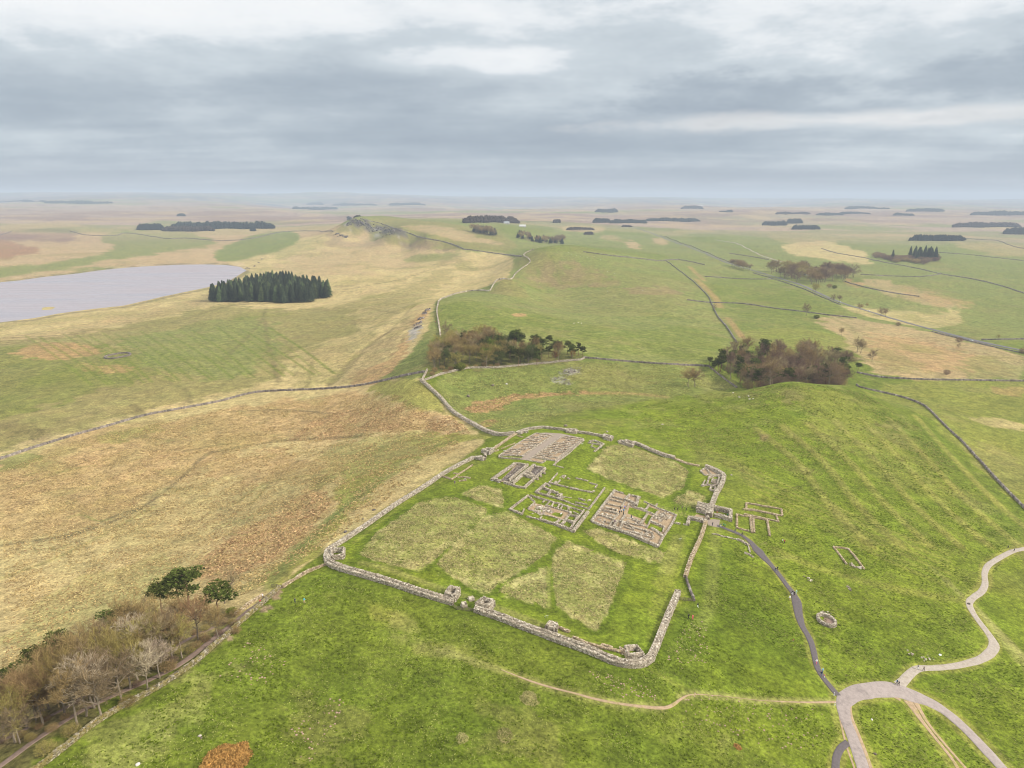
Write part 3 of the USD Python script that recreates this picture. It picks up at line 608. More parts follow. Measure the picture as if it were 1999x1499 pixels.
def groundlook():
    n = {"g": ("geometry", {}), "c": ("attribute", {"attribute": "cover"}), "t": ("attribute", {"attribute": "tuft"}),
         "n1": ("noise_texture", {"scale": 0.85, "detail": 4.0, "roughness": 0.65}),
         "n2": ("noise_texture", {"scale": 0.16, "detail": 4.0, "roughness": 0.6}),
         "m": ("mapping", {"rotation": (0, 0, 0.52), "scale": (0.32, 0.55, 0.5)}),
         "n3": ("noise_texture", {"scale": 1.0, "detail": 4.0, "roughness": 0.6, "distortion": 0.8}),
         "n4": ("noise_texture", {"scale": 1.15, "detail": 4.0, "roughness": 0.65}),
         "r1": ("map_range", {"from_min": 0.30, "from_max": 0.70, "to_min": 0.52, "to_max": 1.48}),
         "r2": ("map_range", {"from_min": 0.30, "from_max": 0.70, "to_min": 0.70, "to_max": 1.30}),
         "r3": ("map_range", {"from_min": 0.30, "from_max": 0.70, "to_min": 0.80, "to_max": 1.20}),
         "a": ("math", {"math_type": "multiply"}), "b": ("math", {"math_type": "multiply"}),
         "s": ("vector_math", {"math_type": "scale"}),
         # dead grass stalks standing among the green
         "w": ("mix_float", {"fac": 0.45}),
         "inv": ("math", {"math_type": "multiply_add", "value2": -0.42, "value3": 0.78}),
         "d": ("math", {"math_type": "subtract"}), "k": ("map_range", {"range_type": "smoothstep", "from_min": -0.05, "from_max": 0.10, "to_min": 0.0, "to_max": 0.72, "clamp": True}),
         "mix": ("mix_color", {"blend_type": "mix", "b": (0.41, 0.36, 0.15), "use_clamp": False}),
         "h": ("math", {"math_type": "add"}),
         "bump": ("bump", {"strength": 0.55, "distance": 0.5}),
         "p": ("principled_bsdf", {"roughness": 0.95, "specular_ior_level": 0.08})}
    l = [("g.position", "n1.vector"), ("g.position", "n2.vector"), ("g.position", "m.vector"), ("m.vector", "n3.vector"), ("g.position", "n4.vector"),
         ("n1.fac", "r1.value"), ("n2.fac", "r2.value"), ("n3.fac", "r3.value"), ("r1.result", "a.value1"), ("r2.result", "a.value2"),
         ("a.value", "b.value1"), ("r3.result", "b.value2"), ("c.color", "s.vector1"), ("b.value", "s.scale"),
         ("n4.fac", "w.a"), ("n3.fac", "w.b"), ("t.fac", "inv.value1"), ("w.result", "d.value1"), ("inv.value", "d.value2"), ("d.value", "k.value"),
         ("s.vector", "mix.a"), ("k.result", "mix.fac"), ("n1.fac", "h.value1"), ("n4.fac", "h.value2"), ("h.value", "bump.height"),
         ("mix.result", "p.base_color"), ("bump.normal", "p.normal")]
    return usdkit.material(stage, "/World/Looks/ground", n, l, surface="p.BSDF")

def sheet_mesh():
    v = np.stack([GX, GY, GZ], -1).reshape(-1, 3)
    i, j = np.meshgrid(np.arange(NR - 1), np.arange(NT - 1), indexing="ij")
    a = i * NT + j
    f = np.stack([a, a + NT, a + NT + 1, a + 1], -1).reshape(-1, 4)
    f = f[:, ::-1]
    f = np.vstack([f[:, [0, 1, 2]], f[:, [0, 2, 3]]])
    c = len(v)
    v = np.vstack([v, [[0, 0, float(GZ[0].mean())]]])
    k = np.arange(NT - 1)
    f = np.vstack([f, np.stack([np.full(NT - 1, c), k + 1, k], -1)])
    return v, f
gv, gf = sheet_mesh()
_n = np.cross(gv[gf[:, 1]] - gv[gf[:, 0]], gv[gf[:, 2]] - gv[gf[:, 0]])
if np.median(_n[:, 2]) < 0:
    gf = gf[:, ::-1]
ground = usdkit.mesh(stage, "/World/ground", (gv, gf), groundlook(), smooth=True)
tag(ground, kind="structure")
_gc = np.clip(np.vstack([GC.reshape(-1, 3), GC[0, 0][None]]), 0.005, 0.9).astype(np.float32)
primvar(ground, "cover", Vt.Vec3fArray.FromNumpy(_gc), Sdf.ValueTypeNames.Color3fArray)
primvar(ground, "tuft", Vt.FloatArray.FromNumpy(np.append(TUFT.ravel(), 0.2).astype(np.float32)), Sdf.ValueTypeNames.FloatArray)

# water -----------------------------------------------------------------
def waterlook():
    n = {"g": ("geometry", {}), "m": ("mapping", {"rotation": (0, 0, 0.5), "scale": (0.05, 0.25, 1)}), "n": ("noise_texture", {"scale": 1.0, "detail": 5.0, "roughness": 0.65}),
         "bump": ("bump", {"strength": 0.16, "distance": 0.5}),
         "m2": ("mapping", {"rotation": (0, 0, 0.35), "scale": (0.002, 0.010, 1)}), "n2": ("noise_texture", {"scale": 1.0, "detail": 4.0, "roughness": 0.6}),
         "rr": ("map_range", {"from_min": 0.3, "from_max": 0.7, "to_min": 0.06, "to_max": 0.45}),
         "p": ("principled_bsdf", {"base_color": (0.27, 0.225, 0.235), "specular_ior_level": 0.5, "ior": 1.33})}
    return usdkit.material(stage, "/World/Looks/water", n, [("g.position", "m.vector"), ("m.vector", "n.vector"), ("n.fac", "bump.height"), ("bump.normal", "p.normal"),
                           ("g.position", "m2.vector"), ("m2.vector", "n2.vector"), ("n2.fac", "rr.value"), ("rr.result", "p.roughness")], surface="p.BSDF")
_poly = shapely.Polygon(LAKE_W).buffer(14.0)
_v, _f = trimesh.creation.triangulate_polygon(_poly, engine="earcut")
lake = struct("lake", (np.column_stack([_v, np.full(len(_v), LAKE_Z)]), _f), waterlook())

# air ---------------------------------------------------------------------
def hazelook():
    return usdkit.material(stage, "/World/Looks/haze", {"v": ("principled_volume", {"color": (0.56, 0.635, 0.73), "density": HAZE, "anisotropy": 0.0})}, volume="v.volume")
HAZE = 0.92e-4
_lo, _hi = float(GZ.min()) - 1.0, float(max(GZ.max(), EYE)) + 12.0
_hb = trimesh.creation.box((68000, 68000, _hi - _lo)); _hb.apply_translation((0, 0, (_hi + _lo) / 2))
haze = struct("haze", _hb, hazelook(), kind="stuff")
# ------------------------------------------------------------------ materials by recipe
def plain(name, col, rough=0.9, vary=0.25, scale=1.2, rnd=0.0, bump=0.0, island=0.0, second=None, spec=0.2, sec_at=(0.5, 0.65)):
    n = {"g": ("geometry", {}), "n": ("noise_texture", {"scale": scale, "detail": 4.0, "roughness": 0.65}),
         "r": ("map_range", {"from_min": 0.25, "from_max": 0.75, "to_min": 1 - vary, "to_max": 1 + vary}),
         "s": ("vector_math", {"math_type": "scale", "vector1": col}),
         "p": ("principled_bsdf", {"roughness": rough, "specular_ior_level": spec})}
    l = [("g.position", "n.vector"), ("n.fac", "r.value")]
    fac = "r.result"
    if island:
        n["tn"] = ("attribute", {"attribute": "tone"}); n["ir"] = ("map_range", {"from_min": 0.0, "from_max": 1.0, "to_min": 1 - island, "to_max": 1 + island}); n["im"] = ("math", {"math_type": "multiply"})
        l += [("tn.fac", "ir.value"), (fac, "im.value1"), ("ir.result", "im.value2")]; fac = "im.value"
    if rnd:
        n["oi"] = ("object_info", {}); n["orr"] = ("map_range", {"from_min": 0.0, "from_max": 1.0, "to_min": 1 - rnd, "to_max": 1 + rnd}); n["om"] = ("math", {"math_type": "multiply"})
        l += [("oi.random", "orr.value"), (fac, "om.value1"), ("orr.result", "om.value2")]; fac = "om.value"
    out = "s.vector"
    if second is not None:
        n["n2"] = ("noise_texture", {"scale": scale * 0.35, "detail": 5.0, "roughness": 0.7})
        n["k"] = ("map_range", {"range_type": "smoothstep", "from_min": sec_at[0], "from_max": sec_at[1], "to_min": 0.0, "to_max": 0.9, "clamp": True})
        n["mx"] = ("mix_color", {"blend_type": "mix", "a": col, "b": second, "use_clamp": False})
        l += [("g.position", "n2.vector"), ("n2.fac", "k.value"), ("k.result", "mx.fac"), ("mx.result", "s.vector1")]
    l += [(fac, "s.scale"), (out, "p.base_color")]
    if bump:
        n["b"] = ("bump", {"strength": bump, "distance": 0.08}); l += [("n.fac", "b.height"), ("b.normal", "p.normal")]
    return usdkit.material(stage, "/World/Looks/" + name, n, l, surface="p.BSDF")

M = {}
def masonry(name, ramp, second, sec=(0.52, 0.68), bump=0.5):
    """Every stone its own tone, from dark to lichen-pale."""
    n = {"g": ("geometry", {}), "t": ("attribute", {"attribute": "tone"}), "r": ("rgb_ramp", {"ramp": ramp}), "n": ("noise_texture", {"scale": 1.6, "detail": 4.0, "roughness": 0.65}), "v": ("map_range", {"from_min": 0.25, "from_max": 0.75, "to_min": 0.72, "to_max": 1.28}),
         "n2": ("noise_texture", {"scale": 0.45, "detail": 5.0, "roughness": 0.7}), "k": ("map_range", {"range_type": "smoothstep", "from_min": sec[0], "from_max": sec[1], "to_min": 0.0, "to_max": 0.65, "clamp": True}),
         "mx": ("mix_color", {"blend_type": "mix", "b": second, "use_clamp": False}), "s": ("vector_math", {"math_type": "scale"}), "b": ("bump", {"strength": bump, "distance": 0.08}), "p": ("principled_bsdf", {"roughness": 0.92, "specular_ior_level": 0.2})}
    l = [("t.fac", "r.fac"), ("g.position", "n.vector"), ("g.position", "n2.vector"), ("n.fac", "v.value"), ("n2.fac", "k.value"), ("r.color", "mx.a"), ("k.result", "mx.fac"), ("mx.result", "s.vector1"), ("v.result", "s.scale"),
         ("s.vector", "p.base_color"), ("n.fac", "b.height"), ("b.normal", "p.normal")]
    return usdkit.material(stage, "/World/Looks/" + name, n, l, surface="p.BSDF")
M["stone"] = masonry("stone", [(0.0, (0.14, 0.11, 0.08)), (0.3, (0.28, 0.233, 0.172)), (0.7, (0.38, 0.325, 0.245)), (0.9, (0.50, 0.44, 0.345)), (1.0, (0.62, 0.56, 0.46))], (0.50, 0.41, 0.30))
M["dark_stone"] = plain("dark_stone", (0.175, 0.145, 0.125), 0.95, 0.3, 1.2, island=0.45, second=(0.33, 0.29, 0.25), bump=0.4)
M["warm_stone"] = masonry("warm_stone", [(0.0, (0.18, 0.13, 0.075)), (0.3, (0.30, 0.225, 0.135)), (0.7, (0.40, 0.31, 0.20)), (1.0, (0.55, 0.46, 0.34))], (0.36, 0.30, 0.11))
M["mortar"] = plain("mortar", (0.20, 0.155, 0.115), 0.95, 0.35, 1.0, second=(0.27, 0.215, 0.155))
M["mossy_stone"] = masonry("mossy_stone", [(0.0, (0.10, 0.085, 0.05)), (0.4, (0.20, 0.165, 0.105)), (0.8, (0.30, 0.255, 0.18)), (1.0, (0.44, 0.39, 0.31))], (0.20, 0.165, 0.035), (0.42, 0.55))
M["dressed_stone"] = plain("dressed_stone", (0.38, 0.33, 0.27), 0.9, 0.25, 1.5, bump=0.4)
M["moss"] = plain("moss", (0.23, 0.17, 0.055), 0.95, 0.35, 0.8, second=(0.28, 0.24, 0.17))
M["far_wall"] = plain("far_wall", (0.165, 0.142, 0.125), 0.95, 0.35, 0.2, island=0.35)
M["pale_rock"] = plain("pale_rock", (0.56, 0.52, 0.46), 0.9, 0.2, 1.5, bump=0.4)
M["crag"] = plain("crag", (0.11, 0.095, 0.085), 0.95, 0.4, 0.15, island=0.3, second=(0.20, 0.18, 0.17))
M["turf"] = plain("turf", (0.13, 0.17, 0.03), 0.95, 0.35, 0.9, second=(0.24, 0.20, 0.08))
M["gravel"] = plain("gravel", (0.30, 0.217, 0.130), 0.95, 0.25, 1.2, second=(0.24, 0.155, 0.09))
M["lane"] = plain("lane", (0.255, 0.205, 0.16), 0.95, 0.16, 2.0)
M["tarmac"] = plain("tarmac", (0.105, 0.088, 0.088), 0.9, 0.16, 1.4)
M["roadgrey"] = plain("roadgrey", (0.275, 0.228, 0.205), 0.92, 0.2, 0.9, second=(0.215, 0.178, 0.162))
M["newgrey"] = plain("newgrey", (0.295, 0.245, 0.22), 0.92, 0.18, 0.9, second=(0.265, 0.22, 0.198))
M["farroad"] = plain("farroad", (0.135, 0.122, 0.128), 0.92, 0.10, 0.3)
M["grit"] = plain("grit", (0.335, 0.285, 0.235), 0.95, 0.2, 1.2, second=(0.30, 0.25, 0.19))
M["dirt"] = plain("dirt", (0.33, 0.235, 0.145), 0.95, 0.25, 0.9, second=(0.27, 0.22, 0.08))
M["mud"] = plain("mud", (0.215, 0.15, 0.115), 0.95, 0.25, 0.8)
M["weathered_wood"] = plain("weathered_wood", (0.15, 0.12, 0.085), 0.85, 0.3, 3.0)
M["white"] = plain("white", (0.80, 0.82, 0.82), 0.5, 0.04, 2.0)
M["grey_metal"] = plain("grey_metal", (0.20, 0.21, 0.22), 0.5, 0.08, 2.0)

# ------------------------------------------------------------------ stones
rng = np.random.default_rng(11)
BOX = np.array([[x, y, z] for x in (-1, 1) for y in (-1, 1) for z in (-1, 1)], float)
BOXF = np.array([[0, 1, 3], [0, 3, 2], [4, 6, 7], [4, 7, 5], [0, 4, 5], [0, 5, 1], [2, 3, 7], [2, 7, 6], [0, 2, 6], [0, 6, 4], [1, 5, 7], [1, 7, 3]])
class Heap:
    """Rough blocks gathered into one mesh, each an island of its own."""
    def __init__(self): self.c, self.a, self.h = [], [], []
    def add(self, centre, yaw, half):
        self.c.append(np.atleast_2d(centre)); self.a.append(np.atleast_1d(yaw)); self.h.append(np.atleast_2d(half))
    def empty(self): return not self.c
    def mesh(self, rough=0.2, tilt=0.08):
        c, a, h = np.vstack(self.c), np.concatenate(self.a), np.vstack(self.h)
        n = len(c)
        v = BOX[None] * h[:, None, :] * (1 + rough * (rng.random((n, 8, 3)) - 0.5) * 2)
        tx, ty = tilt * rng.standard_normal((2, n, 1))
        z = v[..., 2] + v[..., 0] * tx + v[..., 1] * ty
        ca, sa = np.cos(a)[:, None], np.sin(a)[:, None]
        v = np.stack([v[..., 0] * ca - v[..., 1] * sa, v[..., 0] * sa + v[..., 1] * ca, z], -1) + c[:, None, :]
        f = (BOXF[None] + 8 * np.arange(n)[:, None, None]).reshape(-1, 3)
        return v.reshape(-1, 3), f

def along(w, step):
    """Points, headings and arc lengths every step metres along a line on the ground."""
    w = np.asarray(w, float)[:, :2]
    d = np.concatenate([[0], np.cumsum(np.linalg.norm(np.diff(w, axis=0), axis=1))])
    n = max(2, int(round(d[-1] / step)) + 1)
    s = np.linspace(0, d[-1], n)
    x, y = np.interp(s, d, w[:, 0]), np.interp(s, d, w[:, 1])
    tx, ty = np.gradient(x), np.gradient(y)
    k = np.hypot(tx, ty) + 1e-9
    return np.stack([x, y], -1), np.stack([tx / k, ty / k], -1), s

def core_strip(w, width, height, sink=0.4, step=1.2):
    """A closed bank along the line: the wall's packed heart, a little inside its faces. height may be a function of arc length."""
    p, t, s = along(w, step)
    nrm = np.stack([-t[:, 1], t[:, 0]], -1)
    h = height(s) if callable(height) else np.full(len(s), height)
    L_, R_ = p + nrm * width / 2, p - nrm * width / 2
    zb = Z(p[:, 0], p[:, 1])
    zl, zr = Z(L_[:, 0], L_[:, 1]) - sink, Z(R_[:, 0], R_[:, 1]) - sink
    top = zb + h
    n = len(p)
    v = np.vstack([np.column_stack([L_, zl]), np.column_stack([L_, top]), np.column_stack([R_, top]), np.column_stack([R_, zr])])
    i = np.arange(n - 1)
    q = []
    for a, b in ((0, 1), (1, 2), (2, 3), (3, 0)):
        q.append(np.stack([a * n + i, a * n + i + 1, b * n + i + 1, b * n + i], -1))
    q = np.vstack(q + [np.array([[0, n, 2 * n, 3 * n]]), np.array([[n - 1, 4 * n - 1, 3 * n - 1, 2 * n - 1]])])
    q = q[:, ::-1]
    return v, q

def course(heap, w, width, height, size=0.42, ragged=0.15, top=True, faces=(1, 1), seed=0, gap=0.0):
    """Lays facing stones and capping stones over a core of this width and height."""
    p, t, s = along(w, size * 1.08)
    nrm = np.stack([-t[:, 1], t[:, 0]], -1)
    yaw = np.arctan2(t[:, 1], t[:, 0])
    H = height(s) if callable(height) else np.full(len(s), height)
    zb = Z(p[:, 0], p[:, 1])
    n = len(p)
    ch = size * 0.62
    rows = max(1, int(math.ceil(H.max() / ch)))
    for side in (0, 1):
        if not faces[side]:
            continue
        sg = 1 if side == 0 else -1
        q = p + nrm * sg * (width / 2 - size * 0.12)
        zg = np.minimum(Z(q[:, 0], q[:, 1]), zb)
        for r in range(rows):
            z = zg + (r + 0.5) * ch
            on = (z < zb + H - 0.2 * ch + ragged * (rng.random(n) - 0.5)) & (rng.random(n) > gap)
            k = on.sum()
            if not k:
                continue
            off = t[on] * size * (0.5 * (r % 2) + 0.2 * (rng.random((k, 1)) - 0.5))
            c = np.column_stack([q[on] + off + nrm[on] * sg * 0.10 * size * (rng.random((k, 1)) - 0.4), z[on]])
            half = np.column_stack([size * (0.36 + 0.20 * rng.random(k)), size * (0.28 + 0.20 * rng.random(k)), ch * (0.38 + 0.18 * rng.random(k))])
            heap.add(c, yaw[on] + 0.10 * rng.standard_normal(k), half)
    if top:
        m = max(1, int(round((width - size * 0.4) / (size * 0.95))))
        for j in range(m):
            o = ((j + 0.5) / m - 0.5) * (width - size * 0.3)
            on = rng.random(n) > gap
            k = on.sum()
            c = np.column_stack([p[on] + nrm[on] * (o + 0.25 * size * (rng.random((k, 1)) - 0.5)) + t[on] * size * 0.4 * (rng.random((k, 1)) - 0.5), zb[on] + H[on] - 0.03 + ragged * 0.6 * rng.random(k)])
            half = np.column_stack([size * (0.34 + 0.24 * rng.random(k)), size * (0.34 + 0.2 * rng.random(k)), size * (0.18 + 0.26 * rng.random(k))])
            heap.add(c, yaw[on] + 0.5 * rng.standard_normal(k), half)

def uneven(h, amp, wave=4.0, seed=0):
    return lambda s: np.maximum(0.15, h + amp * 2 * (meshkit.fbm(np.stack([np.asarray(s) / wave, 0 * np.asarray(s) + seed * 3.7, 0 * np.asarray(s)], -1), 3, seed) - 0.5))

def line(pts, curve=False):
    a = np.array(pts, float)
    if curve and len(a) > 2:
        a = spline(a, 4)
    return hit(a[:, 0], a[:, 1])

def stone_wall(name, label, cat, runs, group=None, stone="stone", core="mortar", size=0.45):
    """One wall: runs of (points on the photo's survey, width, height, unevenness) with packed core and laid stones."""
    t = thing(name, label, cat, group=group)
    cores, heap = [], Heap()
    if cat == "ruin":
        size *= 0.86
    for k, run in enumerate(runs):
        pts, wd, h, un = run[:4]
        wd *= 0.80 if cat == "ruin" else 1.0
        w = pts if isinstance(pts, np.ndarray) else line(pts, run[4] if len(run) > 4 else False)
        hh = uneven(h, un, 3.5, k + len(name)) if un else h
        cores.append(core_strip(w, wd * 0.86, (lambda s, f=hh: f(s) - 0.06) if callable(hh) else hh - 0.06, step=max(0.8, size * 1.6)))
        course(heap, w, wd, hh, size, ragged=0.12 + un * 0.4)
    part(t, "core", join(cores), M[core])
    part(t, "stones", heap.mesh(), M[stone], kind="stuff")
    return t

def join(meshes):
    vs, fs, o = [], [], 0
    for v, f in meshes:
        f = np.asarray(f)
        if f.shape[1] == 4:
            f = np.vstack([f[:, [0, 1, 2]], f[:, [0, 2, 3]]])
        vs.append(v); fs.append(f + o); o += len(v)
    return np.vstack(vs), np.vstack(fs)

def far_wall(label, pts, width=0.8, height=1.3, group="dry-stone walls of the far fields", mat="far_wall", name="field_wall", curve=True):
    """A dry-stone wall some way off: blocks the size the eye still separates."""
    w = line(pts, curve)
    d = float(np.linalg.norm(w[:, :2], axis=1).mean())
    size = max(0.6, d * 0.0016)
    heap = Heap()
    p, t, s = along(densify(w), size)
    yaw = np.arctan2(t[:, 1], t[:, 0]); n = len(p)
    zb = Z(p[:, 0], p[:, 1])
    hh = height * (0.85 + 0.3 * rng.random(n))
    heap.add(np.column_stack([p, zb + hh / 2 - 0.2]), yaw, np.column_stack([np.full(n, size * 0.56), width / 2 * (0.85 + 0.3 * rng.random(n)), hh / 2 + 0.2]))
    hm = heap.mesh(0.10, 0.02)
    m = toned(usdkit.mesh(stage, numbered("/World/" + name), hm, M[mat]), hm)
    return tag(m, label, "wall")

# ------------------------------------------------------------------ roads and paths
PATHS = []
def ribbon(name, pts, width, mat, lift=0.07, curve=True, label=None, cells=4):
    a = np.array(pts, float)
    w = line(pts, curve)
    wd = width
    if not np.isscalar(width):
        wd_pts = np.array(width, float)
        wd = np.interp(np.linspace(0, 1, len(w)), np.linspace(0, 1, len(wd_pts)), wd_pts)
    PATHS.append(shapely.LineString(w[:, :2]).buffer(0.5 + 0.5 * float(np.max(width))))
    p, t, s = along(w, 1.0 if np.linalg.norm(w[0, :2]) < 700 else 5.0)
    if not np.isscalar(wd):
        d = np.concatenate([[0], np.cumsum(np.linalg.norm(np.diff(w[:, :2], axis=0), axis=1))])
        wd = np.interp(s, d, wd)
    wd = np.broadcast_to(wd, len(p)) * (1 + 0.10 * (meshkit.noise(np.stack([s / 3.0, 0 * s, 0 * s + 3], -1), 5) - 0.5))
    nrm = np.stack([-t[:, 1], t[:, 0]], -1)
    cols = []
    offs = np.linspace(-0.5, 0.5, cells + 1)
    for k, o in enumerate([offs[0]] + list(offs) + [offs[-1]]):
        q = p + nrm * (wd * o)[:, None] * (1.06 if k in (0, cells + 2) else 1.0)
        z = Z(q[:, 0], q[:, 1]) + (lift if 0 < k < cells + 2 else -0.25)
        cols.append(np.column_stack([q, z]))
    n, m = len(p), len(cols)
    v = np.stack(cols, 1).reshape(-1, 3)
    i, j = np.meshgrid(np.arange(n - 1), np.arange(m - 1), indexing="ij")
    b = (i * m + j).ravel()
    f = np.stack([b, b + 1, b + m + 1, b + m], -1)
    if np.cross(v[f[0, 1]] - v[f[0, 0]], v[f[0, 2]] - v[f[0, 0]])[2] < 0:
        f = f[:, ::-1]
    return struct(name, (v, f), M[mat], smooth=True, label=label)

ribbon("footpath", [(1400,1026),(1412,1030),(1424,1035),(1446,1044),(1462,1055),(1472,1066),(1480,1075),(1490,1087),(1507,1105),(1524,1126),(1538,1145),(1549,1159),(1555,1174),(1559,1199),(1566,1222),(1580,1246),(1588,1270),(1594,1298),(1604,1319),(1619,1338),(1636,1358)],
       [1.8,1.8,1.9,2.0,2.2,3.0,4.2,3.4,2.2,2.1,2.1,2.3,3.5,3.0,2.4,2.2,2.1,2.0,2.0,2.0,2.2], "tarmac", 0.10)
ribbon("footpath", [(1628,1520),(1631,1498),(1633,1478),(1642,1460),(1656,1449)], 2.0, "tarmac", 0.06)
ribbon("road", [(1690,1515),(1678,1478),(1664,1438),(1651,1405),(1646,1378),(1652,1364),(1671,1353),(1690,1349)], [3.7,3.6,3.6,3.6,4.0,4.7,5.5,5.7], "roadgrey", 0.08)
ribbon("road", [(1688,1349),(1707,1347),(1741,1346),(1775,1356),(1808,1368),(1842,1387),(1876,1415),(1909,1448),(1954,1497),(1985,1530)], [5.7,5.9,6.4,6.4,4.8,4.0,3.8,3.7,3.7,3.7], "newgrey", 0.13)
ribbon("gravel_path", [(1755,1338),(1764,1329),(1774,1318),(1788,1307),(1803,1304),(1820,1304),(1864,1300),(1909,1289),(1932,1275),(1941,1259),(1933,1242),(1918,1222),(1900,1197),(1892,1177),(1902,1165),(1916,1155),(1923,1140),(1922,1120),(1928,1105),(1941,1095),(1962,1083),(1980,1075),(2005,1071),(2060,1064)],
       [3.4,3.0,2.8,2.8,2.6,2.4,2.4,2.8,3.4,3.4,2.8,2.6,2.5,2.6,2.5,2.5,2.4,2.4,2.4,2.5,2.4,2.3,2.3,2.3], "grit", 0.05)
ribbon("farm_track", [(1772,1368),(1784,1384),(1800,1408),(1831,1447),(1858,1481),(1876,1510)], [3.0,2.4,1.4,1.2,1.2,1.2], "dirt", 0.05)
ribbon("farm_track", [(1787,1370),(1797,1388),(1815,1417),(1849,1458),(1882,1496),(1896,1512)], [2.0,1.4,1.1,1.0,1.0,1.0], "dirt", 0.06)
ribbon("worn_path", [(978,1307),(1000,1316),(1040,1331),(1080,1343),(1120,1353),(1160,1364),(1200,1372),(1250,1379),(1292,1382),(1312,1377),(1330,1364),(1350,1356),(1400,1358),(1445,1363),(1480,1367)], [0.25,0.6,0.7,0.8,0.7,0.9,0.9,1.0,1.1,1.0,0.7,0.35,0.2,0.2,0.2], "dirt", 0.05)
ribbon("worn_path", [(1480,1367),(1540,1370),(1590,1371),(1634,1370)], [0.2,0.5,0.7,0.9], "dirt", 0.05)
ribbon("worn_track", [(556,1144),(540,1151),(524,1163),(508,1177),(488,1190),(470,1205),(440,1229),(410,1252),(375,1280),(340,1303),(290,1328),(250,1345),(180,1377),(140,1399),(66,1447),(20,1481),(-20,1510)], 2.0, "mud", 0.06)
ribbon("worn_track", [(418,1224),(380,1241),(320,1274),(260,1308),(210,1325),(150,1369),(80,1407),(30,1433),(-30,1462)], 1.7, "mud", 0.06)
ribbon("road", [(1216,438),(1232,442),(1255,449),(1290,462),(1310,470),(1360,488),(1400,505),(1420,513),(1460,525),(1500,537),(1560,555),(1600,573),(1640,590),(1700,609),(1760,627),(1830,646),(1900,664),(1960,677),(2060,697)], 6.0, "farroad", 0.4)
ribbon("farm_track", [(1395,468),(1440,476),(1480,496),(1505,505),(1531,512)], 4.0, "grit", 0.5)
# kerb of worn earth along the new road's inner edge, seen as a ruddy line
ribbon("worn_verge", [(1668,1500),(1652,1455),(1641,1408),(1637,1380),(1640,1366)], 0.6, "dirt", 0.03)
ribbon("worn_verge", [(1702,1504),(1690,1470),(1674,1430),(1662,1400),(1659,1380),(1664,1367),(1682,1358),(1712,1355),(1738,1357),(1758,1367)], 1.1, "dirt", 0.04)
# ------------------------------------------------------------------ field walls
near = "stone"
stone_wall("field_wall", "thick rebuilt wall with pale flat top curving uphill from the fort to the wood", "wall",
           [([(1003,848),(987,850),(972,850),(958,846),(945,841),(925,830),(904,818),(882,803),(862,780),(840,759),(823,744)], 2.0, 1.7, 0.12, True)], size=0.6)
stone_wall("field_wall", "dry-stone wall under the near edge of the wood on the crag", "wall",
           [([(824,743),(835,741),(859,732),(886,725),(917,719),(971,718),(1034,712),(1070,709),(1110,705),(1133,703),(1142,698)], 0.9, 1.3, 0.1, True)], size=0.6)
stone_wall("field_wall", "short dry-stone wall closing the left end of the wood on the crag", "wall", [([(824,743),(829,733),(834,723)], 0.9, 1.3, 0.1)], size=0.6)
stone_wall("field_wall", "mossy dry-stone wall running beside the bare trees down to the bottom left corner", "wall",
           [([(546,1149),(512,1180),(470,1216),(450,1236),(420,1260),(390,1288),(360,1310),(320,1337),(280,1360),(240,1380),(180,1418),(128,1460),(80,1497),(40,1530)], 0.8, 1.15, 0.12)], stone="mossy_stone", core="moss", size=0.5)
stone_wall("field_wall", "low tumbled wall from the tower corner down to the wooden gate", "wall",
           [([(640,1101),(620,1109),(598,1119),(575,1132),(553,1146)], 0.8, 0.7, 0.3)], stone="warm_stone", size=0.5)
stone_wall("field_wall", "short mossy wall on the moor side of the worn track", "wall", [([(512,1163),(490,1177),(475,1189),(461,1200)], 0.7, 0.7, 0.15)], stone="warm_stone", core="moss", size=0.5)
stone_wall("field_wall", "thin dry-stone wall dropping from the south wall's end to the wooden rails", "wall", [([(1340,1131),(1343,1142),(1348,1155),(1355,1173)], 0.5, 0.9, 0.1)], stone="dark_stone", size=0.5)
far_wall("long grey dry-stone wall crossing the brown moor to the crag", [(-60,915),(0,897),(75,872),(150,849),(212,832),(282,812),(350,799),(425,785),(470,773),(505,766),(560,763),(642,759),(697,754),(752,743),(794,733),(829,727)], 0.8, 1.6, mat="dark_stone")
far_wall("dry-stone wall linking the two woods across the green dip", [(1142,699),(1200,704),(1260,709),(1310,712),(1384,715)], 0.8, 1.4, mat="dark_stone")
far_wall("dry-stone wall slanting down the left flank of the pine wood", [(1384,716),(1410,737),(1438,757)], 0.8, 1.4, mat="dark_stone")
far_wall("pale wall climbing along the crag edge above the wood to the small knoll", [(860,657),(857,635),(853,610),(855,595),(859,586),(880,577),(905,570),(935,567),(955,568),(961,560),(968,549),(977,545),(998,545),(1005,536),(1016,526),(1034,513),(1032,505),(1022,498),(1034,490),(1042,487)], 1.4, 1.6, mat="stone")
far_wall("dark wall across the saddle from the long crag to the rounded hill", [(904,487),(925,489),(960,494),(1000,499),(1018,501)], 1.6, 2.2)
far_wall("dark wall following the skyline edge of the long crag", [(904,486),(885,478),(860,471),(825,465),(800,456),(775,448),(745,437),(715,430),(704,427)], 2.0, 2.4)
far_wall("field wall behind the rounded hill ending above the road", [(1140,492),(1190,499),(1240,504),(1287,509),(1325,507),(1375,517)], 1.4, 1.7)
far_wall("winding field wall descending from behind the rounded hill to the pine wood", [(1300,509),(1349,546),(1380,576),(1388,590),(1401,618),(1419,639),(1438,669)], 1.0, 1.5)
far_wall("field wall running right across the green pasture to the lone bare bushes", [(1342,586),(1388,591),(1450,593),(1510,602),(1569,609),(1622,616),(1671,621)], 1.0, 1.5)
far_wall("short field wall ending at the road left of the farm trees", [(1377,540),(1420,543),(1457,545),(1510,545)], 1.2, 1.5)
